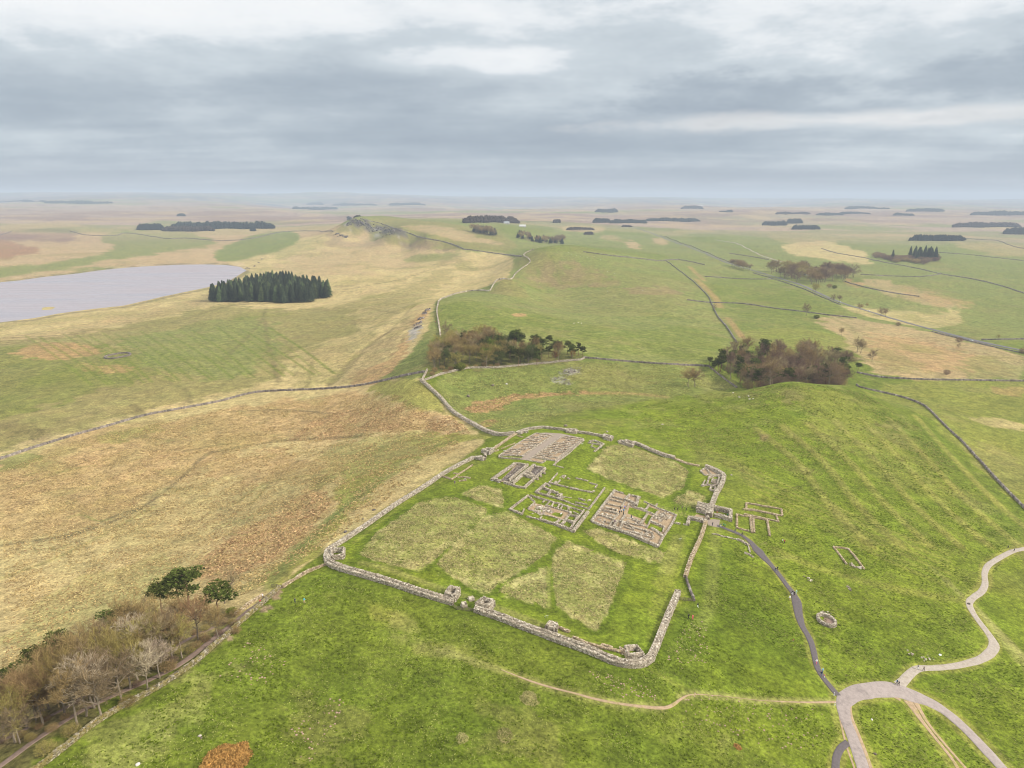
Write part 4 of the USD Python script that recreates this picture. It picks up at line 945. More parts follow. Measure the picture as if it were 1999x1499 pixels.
far_wall("field wall right of the farm trees above the rusty strip", [(1650,550),(1685,560),(1737,571),(1793,579)], 1.2, 1.6)
far_wall("long wall winding past the spruce-topped wood on the far right", [(1604,485),(1632,494),(1685,503),(1720,511),(1790,524),(1838,535),(1894,544),(1947,556),(2010,576)], 1.4, 1.7)
far_wall("wall joining the farm trees to the long winding wall", [(1681,536),(1737,539),(1800,540),(1836,535)], 1.3, 1.6)
far_wall("straight wall across the rushy pasture right of the pine wood", [(1674,728),(1720,737),(1770,740),(1824,742),(1900,743),(2020,745)], 0.9, 1.5, mat="dark_stone")
far_wall("wall sweeping round the shoulder of the big green brow to the right edge", [(1672,752),(1685,758),(1755,774),(1793,787),(1811,798),(1830,817),(1853,840),(1877,862),(1900,887),(1924,913),(1956,949),(2010,1003)], 0.85, 1.4, mat="dark_stone")
far_wall("wall crossing the distant moor beyond the lough", [(137,451),(170,459),(225,460),(242,455),(275,458),(325,466),(362,465),(412,469),(462,469),(500,464),(550,453),(600,451),(650,452)], 2.4, 2.2)
far_wall("wall climbing out of the left edge on the far brown hill", [(-30,466),(0,459),(22,452)], 2.0, 2.0)
far_wall("dark wall beside the bright green field at the right edge", [(1917,664),(1960,663),(2020,662)], 1.0, 1.5)
far_wall("faint wall right of the far dark plantation", [(1884,465),(1915,468),(1949,470),(1975,480),(2010,488)], 1.8, 1.8)
far_wall("faint straight wall below the spruce-topped wood", [(1834,493),(1899,498),(1960,505),(2020,511)], 1.6, 1.8)
far_wall("wall beside the pale farm track in the far fields", [(1425,495),(1460,500),(1500,507)], 1.6, 1.8)
far_wall("wall along the far side of the road before the farm trees", [(1290,460),(1360,485),(1422,511),(1465,523)], 1.4, 1.5)
far_wall("roadside wall on the near side below the farm trees", [(1470,533),(1505,543),(1560,561),(1600,578),(1640,595)], 1.0, 1.4)
far_wall("roadside wall on the near side towards the right edge", [(1820,648),(1880,663),(1950,680),(2030,696)], 0.9, 1.3)
# the round sheepfold out on the moor
_c = P((230, 695))[0]
_a = np.linspace(0, 2 * np.pi, 40)
_ring = np.column_stack([_c[0] + 11.5 * np.cos(_a), _c[1] + 14.0 * np.sin(_a)])
stone_wall("sheepfold", "round stone sheepfold alone on the brown moor", "sheepfold", [(np.column_stack([_ring, Z(_ring[:, 0], _ring[:, 1])]), 1.1, 1.3, 0.1)], stone="dark_stone", size=0.8)
# ------------------------------------------------------------------ the fort: curtain walls, towers and gates
def S(ox, oy, k):
    """Points read off an enlargement that starts at ox, oy and is k times as large."""
    return lambda *pts: [(ox + x / k, oy + y / k) for x, y in pts]
ZN = S(600, 860, 5.26); ZW = S(620, 1050, 5.553); ZS = S(1020, 1150, 5.26); ZG = S(940, 830, 10.0); ZH = S(980, 910, 10.0); ZP = S(1140, 940, 10.0); ZE = S(1130, 820, 6.663); ZV = S(1320, 960, 8.333); ZR = S(1400, 1000, 5.0)

def shift(w, side):
    """A line moved sideways (left of its run is positive)."""
    p, t, s = along(w, 1.0)
    q = p + np.stack([-t[:, 1], t[:, 0]], -1) * side
    return np.column_stack([q, Z(q[:, 0], q[:, 1])])

def two_tier(name, label, pts, front=1.35, back=1.75, curve=True):
    """Curtain wall with a lower outer lip and a broader, higher rubble top behind it."""
    w = line(pts, curve)
    return stone_wall(name, label, "wall", [(shift(w, -0.6), 0.85, front, 0.03), (shift(w, 0.4), 1.2, back, 0.06)], size=0.44)
two_tier("fort_wall", "stepped west wall of the fort between the rounded corner and the two gate towers", [(638,1090),(640,1098),(648,1105),(665,1112),(710,1125),(764,1141),(818,1159),(854,1170),(884,1179)])
two_tier("fort_wall", "stepped west wall of the fort from the gate towers to the hollow corner tower", [(928,1192),(945,1198),(980,1210),(1020,1226),(1062,1241),(1111,1259),(1157,1276),(1195,1293),(1225,1300),(1254,1298),(1272,1286)])
stone_wall("fort_wall", "straight stub of the south wall rising from the hollow corner tower to the rails", "wall", [([(1270,1287),(1280,1266),(1291,1238),(1306,1200),(1323,1160)], 1.9, 1.7, 0.05)], size=0.44)
stone_wall("fort_wall", "long straight north wall of the fort along the edge of the moor", "wall", [([(637,1090),(640,1079),(648,1071),(663,1062),(714,1028),(771,988),(828,952),(866,926),(900,907),(921,897)], 1.9, 1.15, 0.15, True)], size=0.5)
stone_wall("fort_wall", "low ruined north wall between the north gate and the rebuilt wall's junction", "wall", [(ZG((240,470),(400,355),(480,300),(620,205),(700,160)), 1.5, 0.7, 0.3)], stone="warm_stone", size=0.5)
stone_wall("fort_wall", "curved wall round the fort's far corner behind the brown barrack remains", "wall", [([(1009,847),(1022,842),(1032,839),(1046,837),(1060,836),(1080,838),(1106,841)], 1.5, 1.3, 0.12, True)], size=0.55)
stone_wall("fort_wall", "east wall between the corner turret and the east gate", "wall", [([(1127,845),(1150,848),(1177,853)], 1.4, 1.3, 0.15)], size=0.55)
stone_wall("fort_wall", "east wall curving away from the east gate to the square turret stump", "wall", [(ZE((715,305),(850,362),(930,400),(1000,428),(1070,455),(1135,478)), 1.8, 1.5, 0.15, True)], size=0.5)
stone_wall("fort_wall", "overgrown stretch of east wall buried in brown turf", "wall", [(ZE((1250,510),(1330,540),(1400,568),(1480,585),(1560,600)), 1.6, 0.6, 0.2)], stone="warm_stone", core="turf", size=0.55)
stone_wall("fort_wall", "wall round the south-east corner enclosing the latrine", "wall", [(ZE((1650,618),(1700,632),(1760,658),(1820,688),(1860,712),(1882,740),(1885,765),(1870,810),(1850,862),(1790,965),(1740,1090),(1715,1150)), 1.9, 1.5, 0.12, True)], size=0.5)
stone_wall("fort_wall", "thin south wall descending from the south gate towards the gap", "wall", [(ZV((480,500),(440,640),(400,760),(325,920),(250,1080),(190,1260),(150,1395)), 1.3, 1.2, 0.15)], stone="warm_stone", size=0.5)

def poly_walls(loop, width, height, un=0.1):
    return [(list(loop) + [loop[0]], width, height, un)]
stone_wall("gate_tower", "hollow square gate tower ending the left half of the west wall", "tower", poly_walls(ZW((1395,655),(1440,585),(1535,610),(1480,690)), 1.0, 2.3, 0.1), size=0.5)
stone_wall("gate_tower", "hollow square gate tower starting the right half of the west wall", "tower", poly_walls(ZW((1725,765),(1800,710),(1905,740),(1850,800)), 1.0, 2.3, 0.1), size=0.5)
stone_wall("corner_tower", "hollow tower inside the rounded corner nearest the moor", "tower", poly_walls(ZW((150,165),(285,145),(280,225),(160,240)), 0.9, 1.7, 0.08), size=0.5)
stone_wall("corner_tower", "hollow corner tower with sandy floor at the nearest corner of the fort", "tower", poly_walls(ZS((1060,632),(1165,618),(1232,700),(1085,715)), 0.9, 1.5, 0.15), size=0.5)
stone_wall("interval_tower", "solid rubble stump on the inside of the nearest west wall", "tower", [(ZS((250,432),(285,385)), 1.1, 1.9, 0.2), (ZS((285,385),(345,405)), 1.0, 1.9, 0.2), (ZS((345,405),(340,450)), 1.0, 1.9, 0.2), (ZS((280,415),(330,432)), 1.5, 1.7, 0.2)], size=0.5)
stone_wall("ruin_wall", "broken ruddy wall stub trailing from the rubble stump of the west wall", "wall", [(ZS((355,395),(400,412),(440,435),(472,445)), 0.7, 0.7, 0.35)], stone="warm_stone", size=0.5)
stone_wall("ruin_wall", "low ruddy inner wall with a small square loop behind the nearest west wall", "wall", [(ZS((520,502),(585,528),(650,562),(720,580),(800,602),(860,614),(905,622),(970,640),(1030,664)), 0.6, 0.6, 0.2), (ZS((808,602),(815,580),(912,604),(905,625)), 0.5, 0.6, 0.1), (ZS((1000,625),(1045,655),(1085,715)), 0.8, 1.0, 0.2)], stone="warm_stone", size=0.5)
stone_wall("ruin_wall", "thin kerb of mossy stones just inside the west wall near the corner tower", "wall", [(ZS((690,608),(760,640),(850,665),(960,700)), 0.4, 0.35, 0.1)], stone="warm_stone", size=0.5)
def block(name, label, cat, centre, w, d, h, rot=0.0, group=None):
    t = thing(name, label, cat, group=group)
    heap = Heap(); c = P(centre)[0]
    for k in range(int(h / 0.5)):
        for i in (-1, 1):
            for j in (-1, 1):
                s_ = 1 - 0.1 * k
                ca, sa = math.cos(rot), math.sin(rot)
                ox, oy = i * w * 0.25 * s_, j * d * 0.25 * s_
                heap.add([c[0] + ox * ca - oy * sa, c[1] + ox * sa + oy * ca, c[2] + 0.25 + 0.5 * k], rot + 0.1 * rng.standard_normal(), [w * 0.255 * s_, d * 0.255 * s_, 0.26])
    part(t, "stones", heap.mesh(0.08, 0.02), M["stone"], kind="stuff")
    return t
block("gate_pier", "square stone pier standing between the two west gate towers, next to the fence", "pier", (906, 1184), 1.9, 1.7, 1.9, 0.4)
block("gate_pier", "square stone pier behind the fence pier, deeper inside the west gate", "pier", (920, 1171), 1.9, 1.7, 1.4, 0.4)
# north gate
stone_wall("gate_tower", "hollow ruined tower of the north gate, its inside dark", "tower", poly_walls(ZG((20,535),(120,505),(225,520),(150,575)), 1.1, 1.9, 0.2) + [(ZG((70,575),(75,625)), 1.2, 1.2, 0.2)], size=0.5)
stone_wall("gate_tower", "tumbled block of the north gate where the long north wall ends", "tower", [(ZN((1680,190),(1740,185),(1815,205)), 1.8, 1.3, 0.35), (ZN((1730,175),(1790,170)), 1.2, 0.8, 0.3)], size=0.5)
stone_wall("interval_tower", "heaped turret remains where the rebuilt wall meets the fort", "tower", [(ZG((760,165),(820,140),(885,150)), 1.6, 1.0, 0.3), (ZG((700,165),(780,175)), 1.2, 0.8, 0.3)], size=0.5)
stone_wall("interval_tower", "squat turret on the far wall above the barrack remains", "tower", poly_walls(ZG((1680,110),(1850,115),(1835,165),(1670,150)), 1.4, 1.3, 0.2), size=0.5)
stone_wall("gate_tower", "left tower of the east gate, open in the middle", "tower", poly_walls(ZE((335,215),(430,240),(410,272),(325,245)), 1.5, 1.6, 0.2), size=0.5)
stone_wall("gate_tower", "right tower of the east gate with a grassy inside", "tower", poly_walls(ZE((612,285),(710,315),(688,352),(608,322)), 1.2, 1.6, 0.2) + [(ZE((515,285),(560,275),(600,300)), 1.3, 0.8, 0.4), (ZE((520,300),(600,325)), 1.0, 0.6, 0.3)], size=0.5)
stone_wall("interval_tower", "square turret stump between the curving east wall and the overgrown stretch", "tower", [(ZE((1145,478),(1240,500)), 2.2, 1.3, 0.15)], size=0.5)
# south gate
stone_wall("south_gate", "rubble-built south gate with guard rooms either side of the tarmac path", "gatehouse",
           [(ZV((350,235),(440,255),(530,285)), 1.8, 2.2, 0.25), (ZV((345,270),(430,300),(520,330)), 2.2, 2.0, 0.3), (ZV((335,320),(420,340),(500,365)), 1.8, 1.9, 0.3), (ZV((560,275),(545,340),(530,410)), 3.0, 2.3, 0.3),
            (ZV((600,285),(680,310),(760,325),(880,345)), 1.5, 2.0, 0.35), (ZV((885,340),(880,480)), 1.3, 1.8, 0.15), (ZV((620,405),(720,425),(800,450),(880,480)), 1.2, 1.6, 0.3),
            (ZV((255,450),(340,465),(430,490),(480,500)), 1.9, 1.2, 0.15), (ZV((215,425),(185,545)), 1.2, 0.9, 0.15), (ZV((215,425),(310,415)), 0.8, 0.4, 0.2), (ZV((500,420),(520,450)), 1.2, 1.0, 0.3), (ZV((10,510),(60,520)), 0.5, 0.3, 0.1), (ZV((125,535),(185,545)), 0.6, 0.35, 0.1)], size=0.5)
paint_later = []
def floor(name, pts, mat, holes=(), lift=0.05):
    """A laid floor draped over the ground, with grassy holes left open."""
    w = P(*pts)
    g = shapely.Polygon(w[:, :2]).buffer(0)
    for h in holes:
        g = g.difference(shapely.Polygon(P(*h)[:, :2]).buffer(0))
    x0, y0, x1, y1 = g.bounds
    step = 1.5
    vs, fs, o = [], [], 0
    for cx in np.arange(x0, x1, step):
        for cy in np.arange(y0, y1, step):
            c = g.intersection(shapely.box(cx, cy, cx + step, cy + step))
            for q in getattr(c, "geoms", [c]):
                if q.geom_type == "Polygon" and q.area > 0.01:
                    v, f = trimesh.creation.triangulate_polygon(q, engine="earcut")
                    vs.append(v); fs.append(f + o); o += len(v)
    v, f = np.vstack(vs), np.vstack(fs)
    v = np.column_stack([v, Z(v[:, 0], v[:, 1]) + lift])
    n = np.cross(v[f[:, 1]] - v[f[:, 0]], v[f[:, 2]] - v[f[:, 0]])[:, 2]
    f[n < 0] = f[n < 0][:, ::-1]
    return v, f
GATE = stage.GetPrimAtPath("/World/south_gate")
part(GATE, "gravel_floor", floor("f", ZV((510,450),(620,445),(715,460),(690,582),(600,565),(515,545)), "lane"), M["lane"], True)
part(GATE, "sandy_floor", floor("f", ZV((330,365),(500,395),(500,470),(440,475),(260,430),(300,390)), "gravel"), M["gravel"], True)
part(GATE, "grey_slab", floor("f", ZV((360,418),(440,430),(438,450),(358,440)), "tarmac", lift=0.25), M["grey_metal"], True)
# latrine
lat = stone_wall("latrine", "stone latrine with a paved island and side tanks inside the south-east corner", "ruin",
           [(ZE((1583,665),(1650,630),(1720,712)), 0.7, 0.6, 0.1), (ZE((1720,715),(1640,722),(1583,668)), 0.7, 0.5, 0.15), (ZE((1690,760),(1755,735),(1838,732)), 1.1, 1.0, 0.15), (ZE((1690,760),(1665,850),(1600,862)), 0.8, 0.7, 0.15), (ZE((1640,790),(1605,858)), 0.6, 0.5, 0.1),
            (ZE((1665,852),(1740,855),(1800,850)), 0.9, 0.8, 0.15), (ZE((1740,770),(1725,815)), 0.7, 0.6, 0.1), (ZE((1830,740),(1805,845)), 0.9, 0.8, 0.1), (ZE((1720,872),(1775,880),(1765,932),(1705,915),(1720,872)), 0.7, 0.9, 0.1), (ZE((1735,660),(1800,700)), 0.6, 0.6, 0.1)], size=0.5)
part(lat, "paved_floor", floor("f", ZE((1745,770),(1820,770),(1800,830),(1735,830)), "stone", lift=0.3), M["stone"], True)
part(lat, "sandy_floor", floor("f", ZE((1590,662),(1652,635),(1735,650),(1830,705),(1830,730),(1720,720),(1640,715)), "gravel"), M["gravel"], True)

# ------------------------------------------------------------------ buildings inside
def lerp(a, b, t): return (a[0] + (b[0] - a[0]) * t, a[1] + (b[1] - a[1]) * t)
def quad(q, u, v):
    return lerp(lerp(q[0], q[1], u), lerp(q[3], q[2], u), v)
# barracks: two ranges of small rooms with a lane between
def range_of_rooms(label, q, walls, extra=()):
    r = np.random.default_rng(len(label))
    runs = [([q[0], q[1]], 0.8, 0.5, 0.15), ([q[1], q[2]], 0.7, 0.45, 0.15), ([q[3], q[2]], 0.8, 0.55, 0.15), ([q[0], q[3]], 0.8, 0.5, 0.15)]
    for k in range(walls):
        v = (k + 0.9 + 0.25 * (r.random() - 0.5)) / (walls + 0.6)
        a, b = (0.0, 1.0) if r.random() > 0.4 else ((0.0, 0.62) if r.random() > 0.5 else (0.35, 1.0))
        runs.append(([quad(q, a, v), quad(q, (a + b) / 2, v + 0.012 * (r.random() - 0.5)), quad(q, b, v)], 0.75, 0.45, 0.22))
    for u in (0.36, 0.68):
        for k in range(5):
            a, b = k * 0.2 + 0.03, k * 0.2 + 0.10 + 0.08 * r.random()
            runs.append(([quad(q, u, a), quad(q, u, b)], 0.6, 0.4, 0.2))
    t = stone_wall("barrack_block", label, "ruin", runs + list(extra), stone="stone", size=0.5)
    part(t, "gravel_floor", floor("f", q, "gravel"), M["gravel"], True)
    return t
b1 = range_of_rooms("left range of brown barrack rooms by the north gate", ZG((1070,165),(1395,212),(800,610),(350,600)), 12, [(ZG((345,605),(350,640),(560,660),(760,672)), 0.8, 0.6, 0.2)])
b2 = range_of_rooms("right range of brown barrack rooms beyond the gravel lane", ZG((1590,225),(1985,272),(1430,700),(1000,640)), 13, [(ZG((1000,640),(900,690),(1180,742),(1250,692)), 0.8, 0.35, 0.2), (ZG((2000,300),(1700,560),(1400,785)), 0.5, 0.35, 0.1), (ZG((1400,785),(1600,835)), 0.5, 0.3, 0.1)])
struct("lane", floor("f", ZG((1240,145),(1560,165),(1990,255),(1990,270),(1590,225),(1000,640),(890,690),(760,668),(800,612),(1400,210),(1070,160)), "lane", lift=0.06), M["lane"], True, label="smooth gravel lane between the two barrack ranges")
part(b2, "drain_floor", floor("f", ZG((2000,278),(2000,300),(1480,705),(1420,755),(1440,705)), "lane"), M["lane"], True)
part(b2, "porch_floor", floor("f", ZG((1000,645),(1250,690),(1180,740),(900,690)), "gravel"), M["gravel"], True)
stone_wall("ruin_wall", "low remains with two dark slots beside the east gate, right of the barracks", "ruin", [(ZE((140,285),(200,275),(300,310)), 1.0, 0.8, 0.15), (ZE((120,300),(190,310),(280,330)), 0.8, 0.6, 0.15), (ZE((185,315),(160,350),(220,375)), 0.5, 0.4, 0.1), (ZE((325,312),(270,360),(200,415)), 0.8, 0.5, 0.1)], size=0.5)
stone_wall("ruin_wall", "thin kerbs of a building against the long north wall by its middle", "ruin", [(ZN((1390,372),(1480,402)), 0.8, 0.6, 0.1), (ZN((1480,402),(1560,345),(1695,255)), 0.6, 0.45, 0.15), (ZN((1545,380),(1600,378),(1670,388)), 0.6, 0.4, 0.15), (ZN((1500,340),(1540,342)), 0.5, 0.3, 0.1), (ZN((1560,418),(1630,410)), 0.6, 0.4, 0.2)], stone="warm_stone", size=0.5)
stone_wall("ruin_wall", "broken line of low stones between the north wall and the barracks", "ruin", [(ZG((250,520),(320,495)), 0.7, 0.5, 0.2), (ZG((390,460),(520,410),(650,360)), 0.4, 0.22, 0.12), (ZG((700,205),(800,240)), 0.6, 0.4, 0.2)], stone="warm_stone", size=0.5)
# granaries
gr = stone_wall("granary", "pair of granaries with rows of floor pillars and a narrow slot between them", "ruin",
     [(ZG((200,1085),(420,930),(655,772)), 1.2, 1.2, 0.1), (ZG((640,772),(760,775),(885,802)), 1.0, 1.0, 0.1), (ZG((535,1105),(720,945),(900,800)), 0.9, 1.3, 0.05), (ZG((605,1150),(800,985),(1000,825)), 1.4, 1.3, 0.08), (ZG((1000,805),(1045,812)), 1.6, 1.2, 0.1),
      (ZG((215,1070),(300,1095),(360,1120)), 1.6, 1.1, 0.3), (ZG((450,1130),(540,1160)), 1.7, 1.0, 0.2), (ZG((540,1160),(640,1195),(700,1215),(840,1235)), 1.0, 0.8, 0.15), (ZG((1050,830),(1150,845),(1245,865)), 1.0, 1.0, 0.1),
      (ZG((1240,870),(1050,1040),(840,1235)), 1.0, 1.0, 0.1), (ZG((800,985),(900,1010),(1045,1050)), 2.0, 1.2, 0.3), (ZG((830,960),(960,960),(1020,1010)), 1.2, 1.0, 0.4)], size=0.5)
for c in ZG((585,815),(495,868),(425,925),(350,975),(285,1030),(1225,945),(1155,1005),(1090,1060),(1000,1100)):
    h_ = Heap(); w_ = P(c)[0]
    for k in range(2):
        h_.add([w_[0], w_[1], w_[2] + 0.25 + 0.45 * k], 0.4, [0.55, 0.55, 0.26])
    part(gr, "buttress", h_.mesh(0.1, 0.03), M["stone"])
hp = Heap()
for q, nu, nv in ((ZG((690,790),(860,805),(530,1090),(370,1095)), 6, 17), (ZG((1030,845),(1190,865),(1060,1000),(930,950)), 7, 8)):
    for a in range(nu):
        for b in range(nv):
            w_ = P(quad(q, (a + 0.5) / nu, (b + 0.5) / nv))[0]
            hp.add([w_[0], w_[1], w_[2] + 0.28], 0.4 + 0.2 * rng.standard_normal(), [0.22, 0.22, 0.32])
part(gr, "floor_pillars", hp.mesh(0.2, 0.05), M["dark_stone"], kind="stuff")
part(gr, "gravel_floor", floor("f", ZG((660,785),(880,805),(530,1105),(340,1105)), "gravel"), M["gravel"], True)
part(gr, "gravel_floor", floor("f", ZG((1030,830),(1220,868),(1060,1030),(850,985)), "gravel"), M["gravel"], True)
# headquarters (upper of the two middle ruins)
stone_wall("headquarters", "grass-filled headquarters ruin of thin walls right of the granaries", "ruin",
     [(ZH((1080,145),(1000,240),(920,330)), 0.5, 0.4, 0.1), (ZH((860,355),(760,440),(665,520)), 1.2, 0.8, 0.1), (ZH((665,520),(830,575),(1000,615)), 0.8, 0.7, 0.1), (ZH((1000,615),(1150,665),(1310,715)), 0.7, 0.5, 0.15), (ZH((1310,725),(1450,770),(1560,800),(1700,845)), 0.6, 0.35, 0.1),
      (ZH((1700,840),(1850,640),(1999,440)), 0.7, 0.5, 0.05), (ZH((920,335),(1080,375),(1280,420)), 0.8, 0.6, 0.15), (ZH((1330,440),(1480,465)), 1.3, 0.7, 0.15), (ZH((1490,470),(1620,495),(1760,520)), 0.6, 0.45, 0.15), (ZH((790,440),(900,480),(1090,545)), 1.1, 1.0, 0.1),
      (ZH((940,510),(880,585)), 1.0, 0.8, 0.1), (ZH((1050,320),(1040,370)), 1.2, 0.7, 0.1), (ZH((1135,280),(1070,350)), 0.5, 0.5, 0.1), (ZH((1720,340),(1860,370),(1820,430)), 0.6, 0.4, 0.15), (ZH((1450,245),(1560,268),(1670,292)), 0.6, 0.35, 0.25),
      (ZH((1440,720),(1560,740),(1660,762)), 0.7, 0.5, 0.1), (ZH((1500,640),(1610,680)), 0.7, 0.5, 0.15), (ZH((1190,600),(1350,625)), 0.3, 0.2, 0.1), (ZH((880,360),(930,400)), 1.0, 0.7, 0.2)], size=0.5)
def rubble(label, spots, mat="pale_rock", n=14, spread=1.3, size=0.45, name="rubble_heap", cat="rubble", group=None):
    t = thing(name, label, cat, group=group)
    h = Heap()
    for c in spots:
        w = P(c)[0]
        q = w[:2] + rng.standard_normal((n, 2)) * spread * 0.6
        s_ = size * (0.5 + rng.random(n))
        h.add(np.column_stack([q, Z(q[:, 0], q[:, 1]) + s_ * 0.4 + np.maximum(0, spread * 0.5 - np.linalg.norm(q - w[:2], axis=1)) * 0.5]), rng.random(n) * 3, np.column_stack([s_, s_ * 0.8, s_ * 0.6]))
    part(t, "stones", h.mesh(0.3, 0.3), M[mat], kind="stuff")
    return t
rubble("heap of pale fallen blocks in the top left of the headquarters ruin", ZH((1170,215),(1220,200),(1290,245)), n=8, spread=0.9, size=0.34, mat="stone")
rubble("heap of fallen stones against the lower wall of the headquarters ruin", ZH((1130,570),(1150,610)), "stone", 14, 1.2, 0.4)
rubble("two pale blocks at the right side of the headquarters ruin", ZH((1790,490),(1690,670)), n=4, spread=0.6, size=0.32, mat="stone")
# hospital (lower of the two middle ruins)
ho = stone_wall("hospital", "courtyard ruin with small side rooms below the headquarters ruin", "ruin",
     [(ZH((510,580),(330,715),(155,850)), 0.9, 0.6, 0.1), (ZH((150,855),(270,900),(390,950)), 1.0, 0.7, 0.2), (ZH((490,990),(620,1020),(750,1060)), 0.9, 0.5, 0.25), (ZH((750,1060),(900,1110),(1050,1155),(1220,1220),(1390,1290)), 1.2, 0.9, 0.2), (ZH((1390,1290),(1530,1110),(1670,920)), 1.3, 1.1, 0.1),
      (ZH((555,582),(700,625),(840,665),(960,700),(1060,735)), 0.6, 0.6, 0.1), (ZH((1080,725),(1200,770),(1320,812),(1450,850),(1570,890)), 0.6, 0.5, 0.1), (ZH((840,665),(790,710)), 0.4, 0.4, 0), (ZH((930,695),(880,750)), 0.4, 0.4, 0), (ZH((1005,730),(970,790)), 0.4, 0.5, 0), (ZH((1125,750),(1085,820)), 0.6, 0.5, 0), (ZH((1180,785),(1140,850)), 0.4, 0.4, 0), (ZH((1305,820),(1295,865)), 1.0, 0.6, 0.1),
      (ZH((640,720),(570,780),(515,835)), 0.5, 0.6, 0.05), (ZH((860,775),(1000,815),(1180,870),(1345,915)), 0.5, 0.5, 0.05), (ZH((520,855),(660,890),(800,940)), 0.4, 0.25, 0.05), (ZH((800,945),(960,985),(1120,1040),(1240,1070)), 0.4, 0.3, 0.05), (ZH((1345,915),(1290,985),(1235,1055)), 0.7, 0.7, 0.05),
      (ZH((1350,975),(1430,990),(1500,1015)), 0.9, 0.9, 0.1), (ZH((1500,1010),(1450,1060),(1400,1125)), 1.0, 1.0, 0.1), (ZH((1240,1060),(1320,1090),(1400,1125)), 1.2, 0.9, 0.15), (ZH((1405,1130),(1350,1225)), 0.8, 1.0, 0.1), (ZH((1600,885),(1505,1000)), 0.6, 0.9, 0.1), (ZH((1050,1125),(1115,1075)), 1.0, 0.8, 0.1), (ZH((1165,1150),(1220,1095)), 1.1, 0.8, 0.1),
      (ZH((430,855),(390,945)), 0.4, 0.4, 0.1), (ZH((780,985),(740,1030)), 0.3, 0.3, 0), (ZH((1400,905),(1480,950)), 0.4, 0.4, 0.1), (ZH((530,600),(580,650),(620,690)), 0.9, 0.4, 0.2)], size=0.5)
part(ho, "gravel_court", floor("f", ZH((650,722),(860,775),(1340,915),(1240,1065),(1120,1040),(800,945),(510,850)), "gravel", [ZH((640,810),(690,790),(790,820),(800,890),(720,890),(630,850)), ZH((960,940),(1040,900),(1200,930),(1150,1000),(1060,980))]), M["gravel"], True)
rubble("spread of grey cobbles in the hospital ruin's courtyard", ZH((780,830),(850,840),(900,870),(720,910)), "stone", 40, 2.2, 0.3)
# commanding officer's house
pr = stone_wall("commander_house", "large ruined house of many rooms with visitors standing in it", "ruin",
     [(ZP((595,190),(440,400),(300,590),(155,780)), 1.1, 1.0, 0.12), (ZP((595,190),(760,240)), 0.8, 0.6, 0.1), (ZP((880,280),(1000,300),(1095,325)), 0.8, 0.8, 0.1), (ZP((155,790),(320,860),(490,915)), 0.9, 0.8, 0.1), (ZP((490,915),(640,965),(800,1010),(980,1080),(1200,1180),(1440,1285)), 1.2, 1.1, 0.12),
      (ZP((1440,1280),(1500,1180),(1540,1095),(1640,950),(1720,830),(1795,665)), 0.8, 0.6, 0.08), (ZP((1480,545),(1640,600),(1795,665)), 0.8, 0.5, 0.1), (ZP((1060,330),(1020,480)), 1.3, 1.0, 0.1), (ZP((885,280),(800,375)), 1.0, 0.8, 0.1),
      (ZP((545,305),(640,330),(740,362)), 0.9, 0.8, 0.12), (ZP((495,360),(600,385),(720,415)), 0.8, 0.7, 0.15), (ZP((435,445),(560,475),(700,505)), 0.7, 0.6, 0.1), (ZP((350,570),(500,600),(640,635)), 0.9, 0.9, 0.1), (ZP((275,660),(420,700),(560,755)), 0.8, 0.7, 0.1),
      (ZP((790,400),(740,500)), 0.7, 0.6, 0.1), (ZP((670,640),(590,740),(500,890)), 0.8, 0.7, 0.1), (ZP((880,440),(830,540)), 0.6, 0.5, 0.1), (ZP((800,670),(735,780)), 0.8, 0.8, 0.1), (ZP((795,375),(900,400),(1020,475)), 1.2, 1.0, 0.12),
      (ZP((905,465),(1000,520),(1110,545),(1240,605),(1320,630),(1410,685)), 0.9, 0.6, 0.15), (ZP((1110,520),(1240,590)), 0.6, 0.4, 0.1), (ZP((1240,640),(1170,740),(1095,860)), 0.9, 0.7, 0.1), (ZP((745,795),(900,830),(1090,865)), 0.6, 0.5, 0.1), (ZP((1265,475),(1210,550)), 0.9, 0.6, 0.1), (ZP((1180,400),(1280,450),(1380,490),(1480,545)), 0.6, 0.4, 0.15), (ZP((1390,490),(1430,450)), 0.6, 0.4, 0.1),
      (ZP((1345,690),(1290,780),(1225,905)), 0.5, 0.5, 0.1), (ZP((1290,785),(1430,840),(1560,900)), 0.9, 0.7, 0.1), (ZP((1565,900),(1540,990)), 0.5, 0.5, 0.1), (ZP((1310,925),(1420,980),(1530,1075)), 1.6, 0.6, 0.2), (ZP((1440,590),(1350,700)), 0.8, 0.5, 0.15),
      (ZP((655,790),(760,815),(700,950),(580,905),(655,790)), 0.9, 1.0, 0.08), (ZP((785,835),(870,870),(950,905)), 0.7, 0.7, 0.1), (ZP((780,890),(900,935),(965,950)), 0.7, 0.6, 0.15), (ZP((970,905),(1100,940),(1200,970),(1340,1025)), 0.9, 0.6, 0.2), (ZP((960,905),(960,950)), 0.8, 0.7, 0), (ZP((850,980),(980,1000),(1100,1040),(1240,1080)), 1.2, 0.6, 0.25),
      (ZP((1200,970),(1250,1010),(1200,1060)), 1.2, 0.7, 0.2), (ZP((1230,1140),(1330,1130),(1360,1090),(1330,1050)), 0.6, 0.5, 0.1), (ZP((1130,1000),(1110,1080)), 0.8, 0.5, 0.2), (ZP((1000,1060),(1150,1110),(1240,1150)), 0.8, 0.6, 0.2), (ZP((1730,805),(1860,835)), 0.4, 0.3, 0.2)], size=0.5)
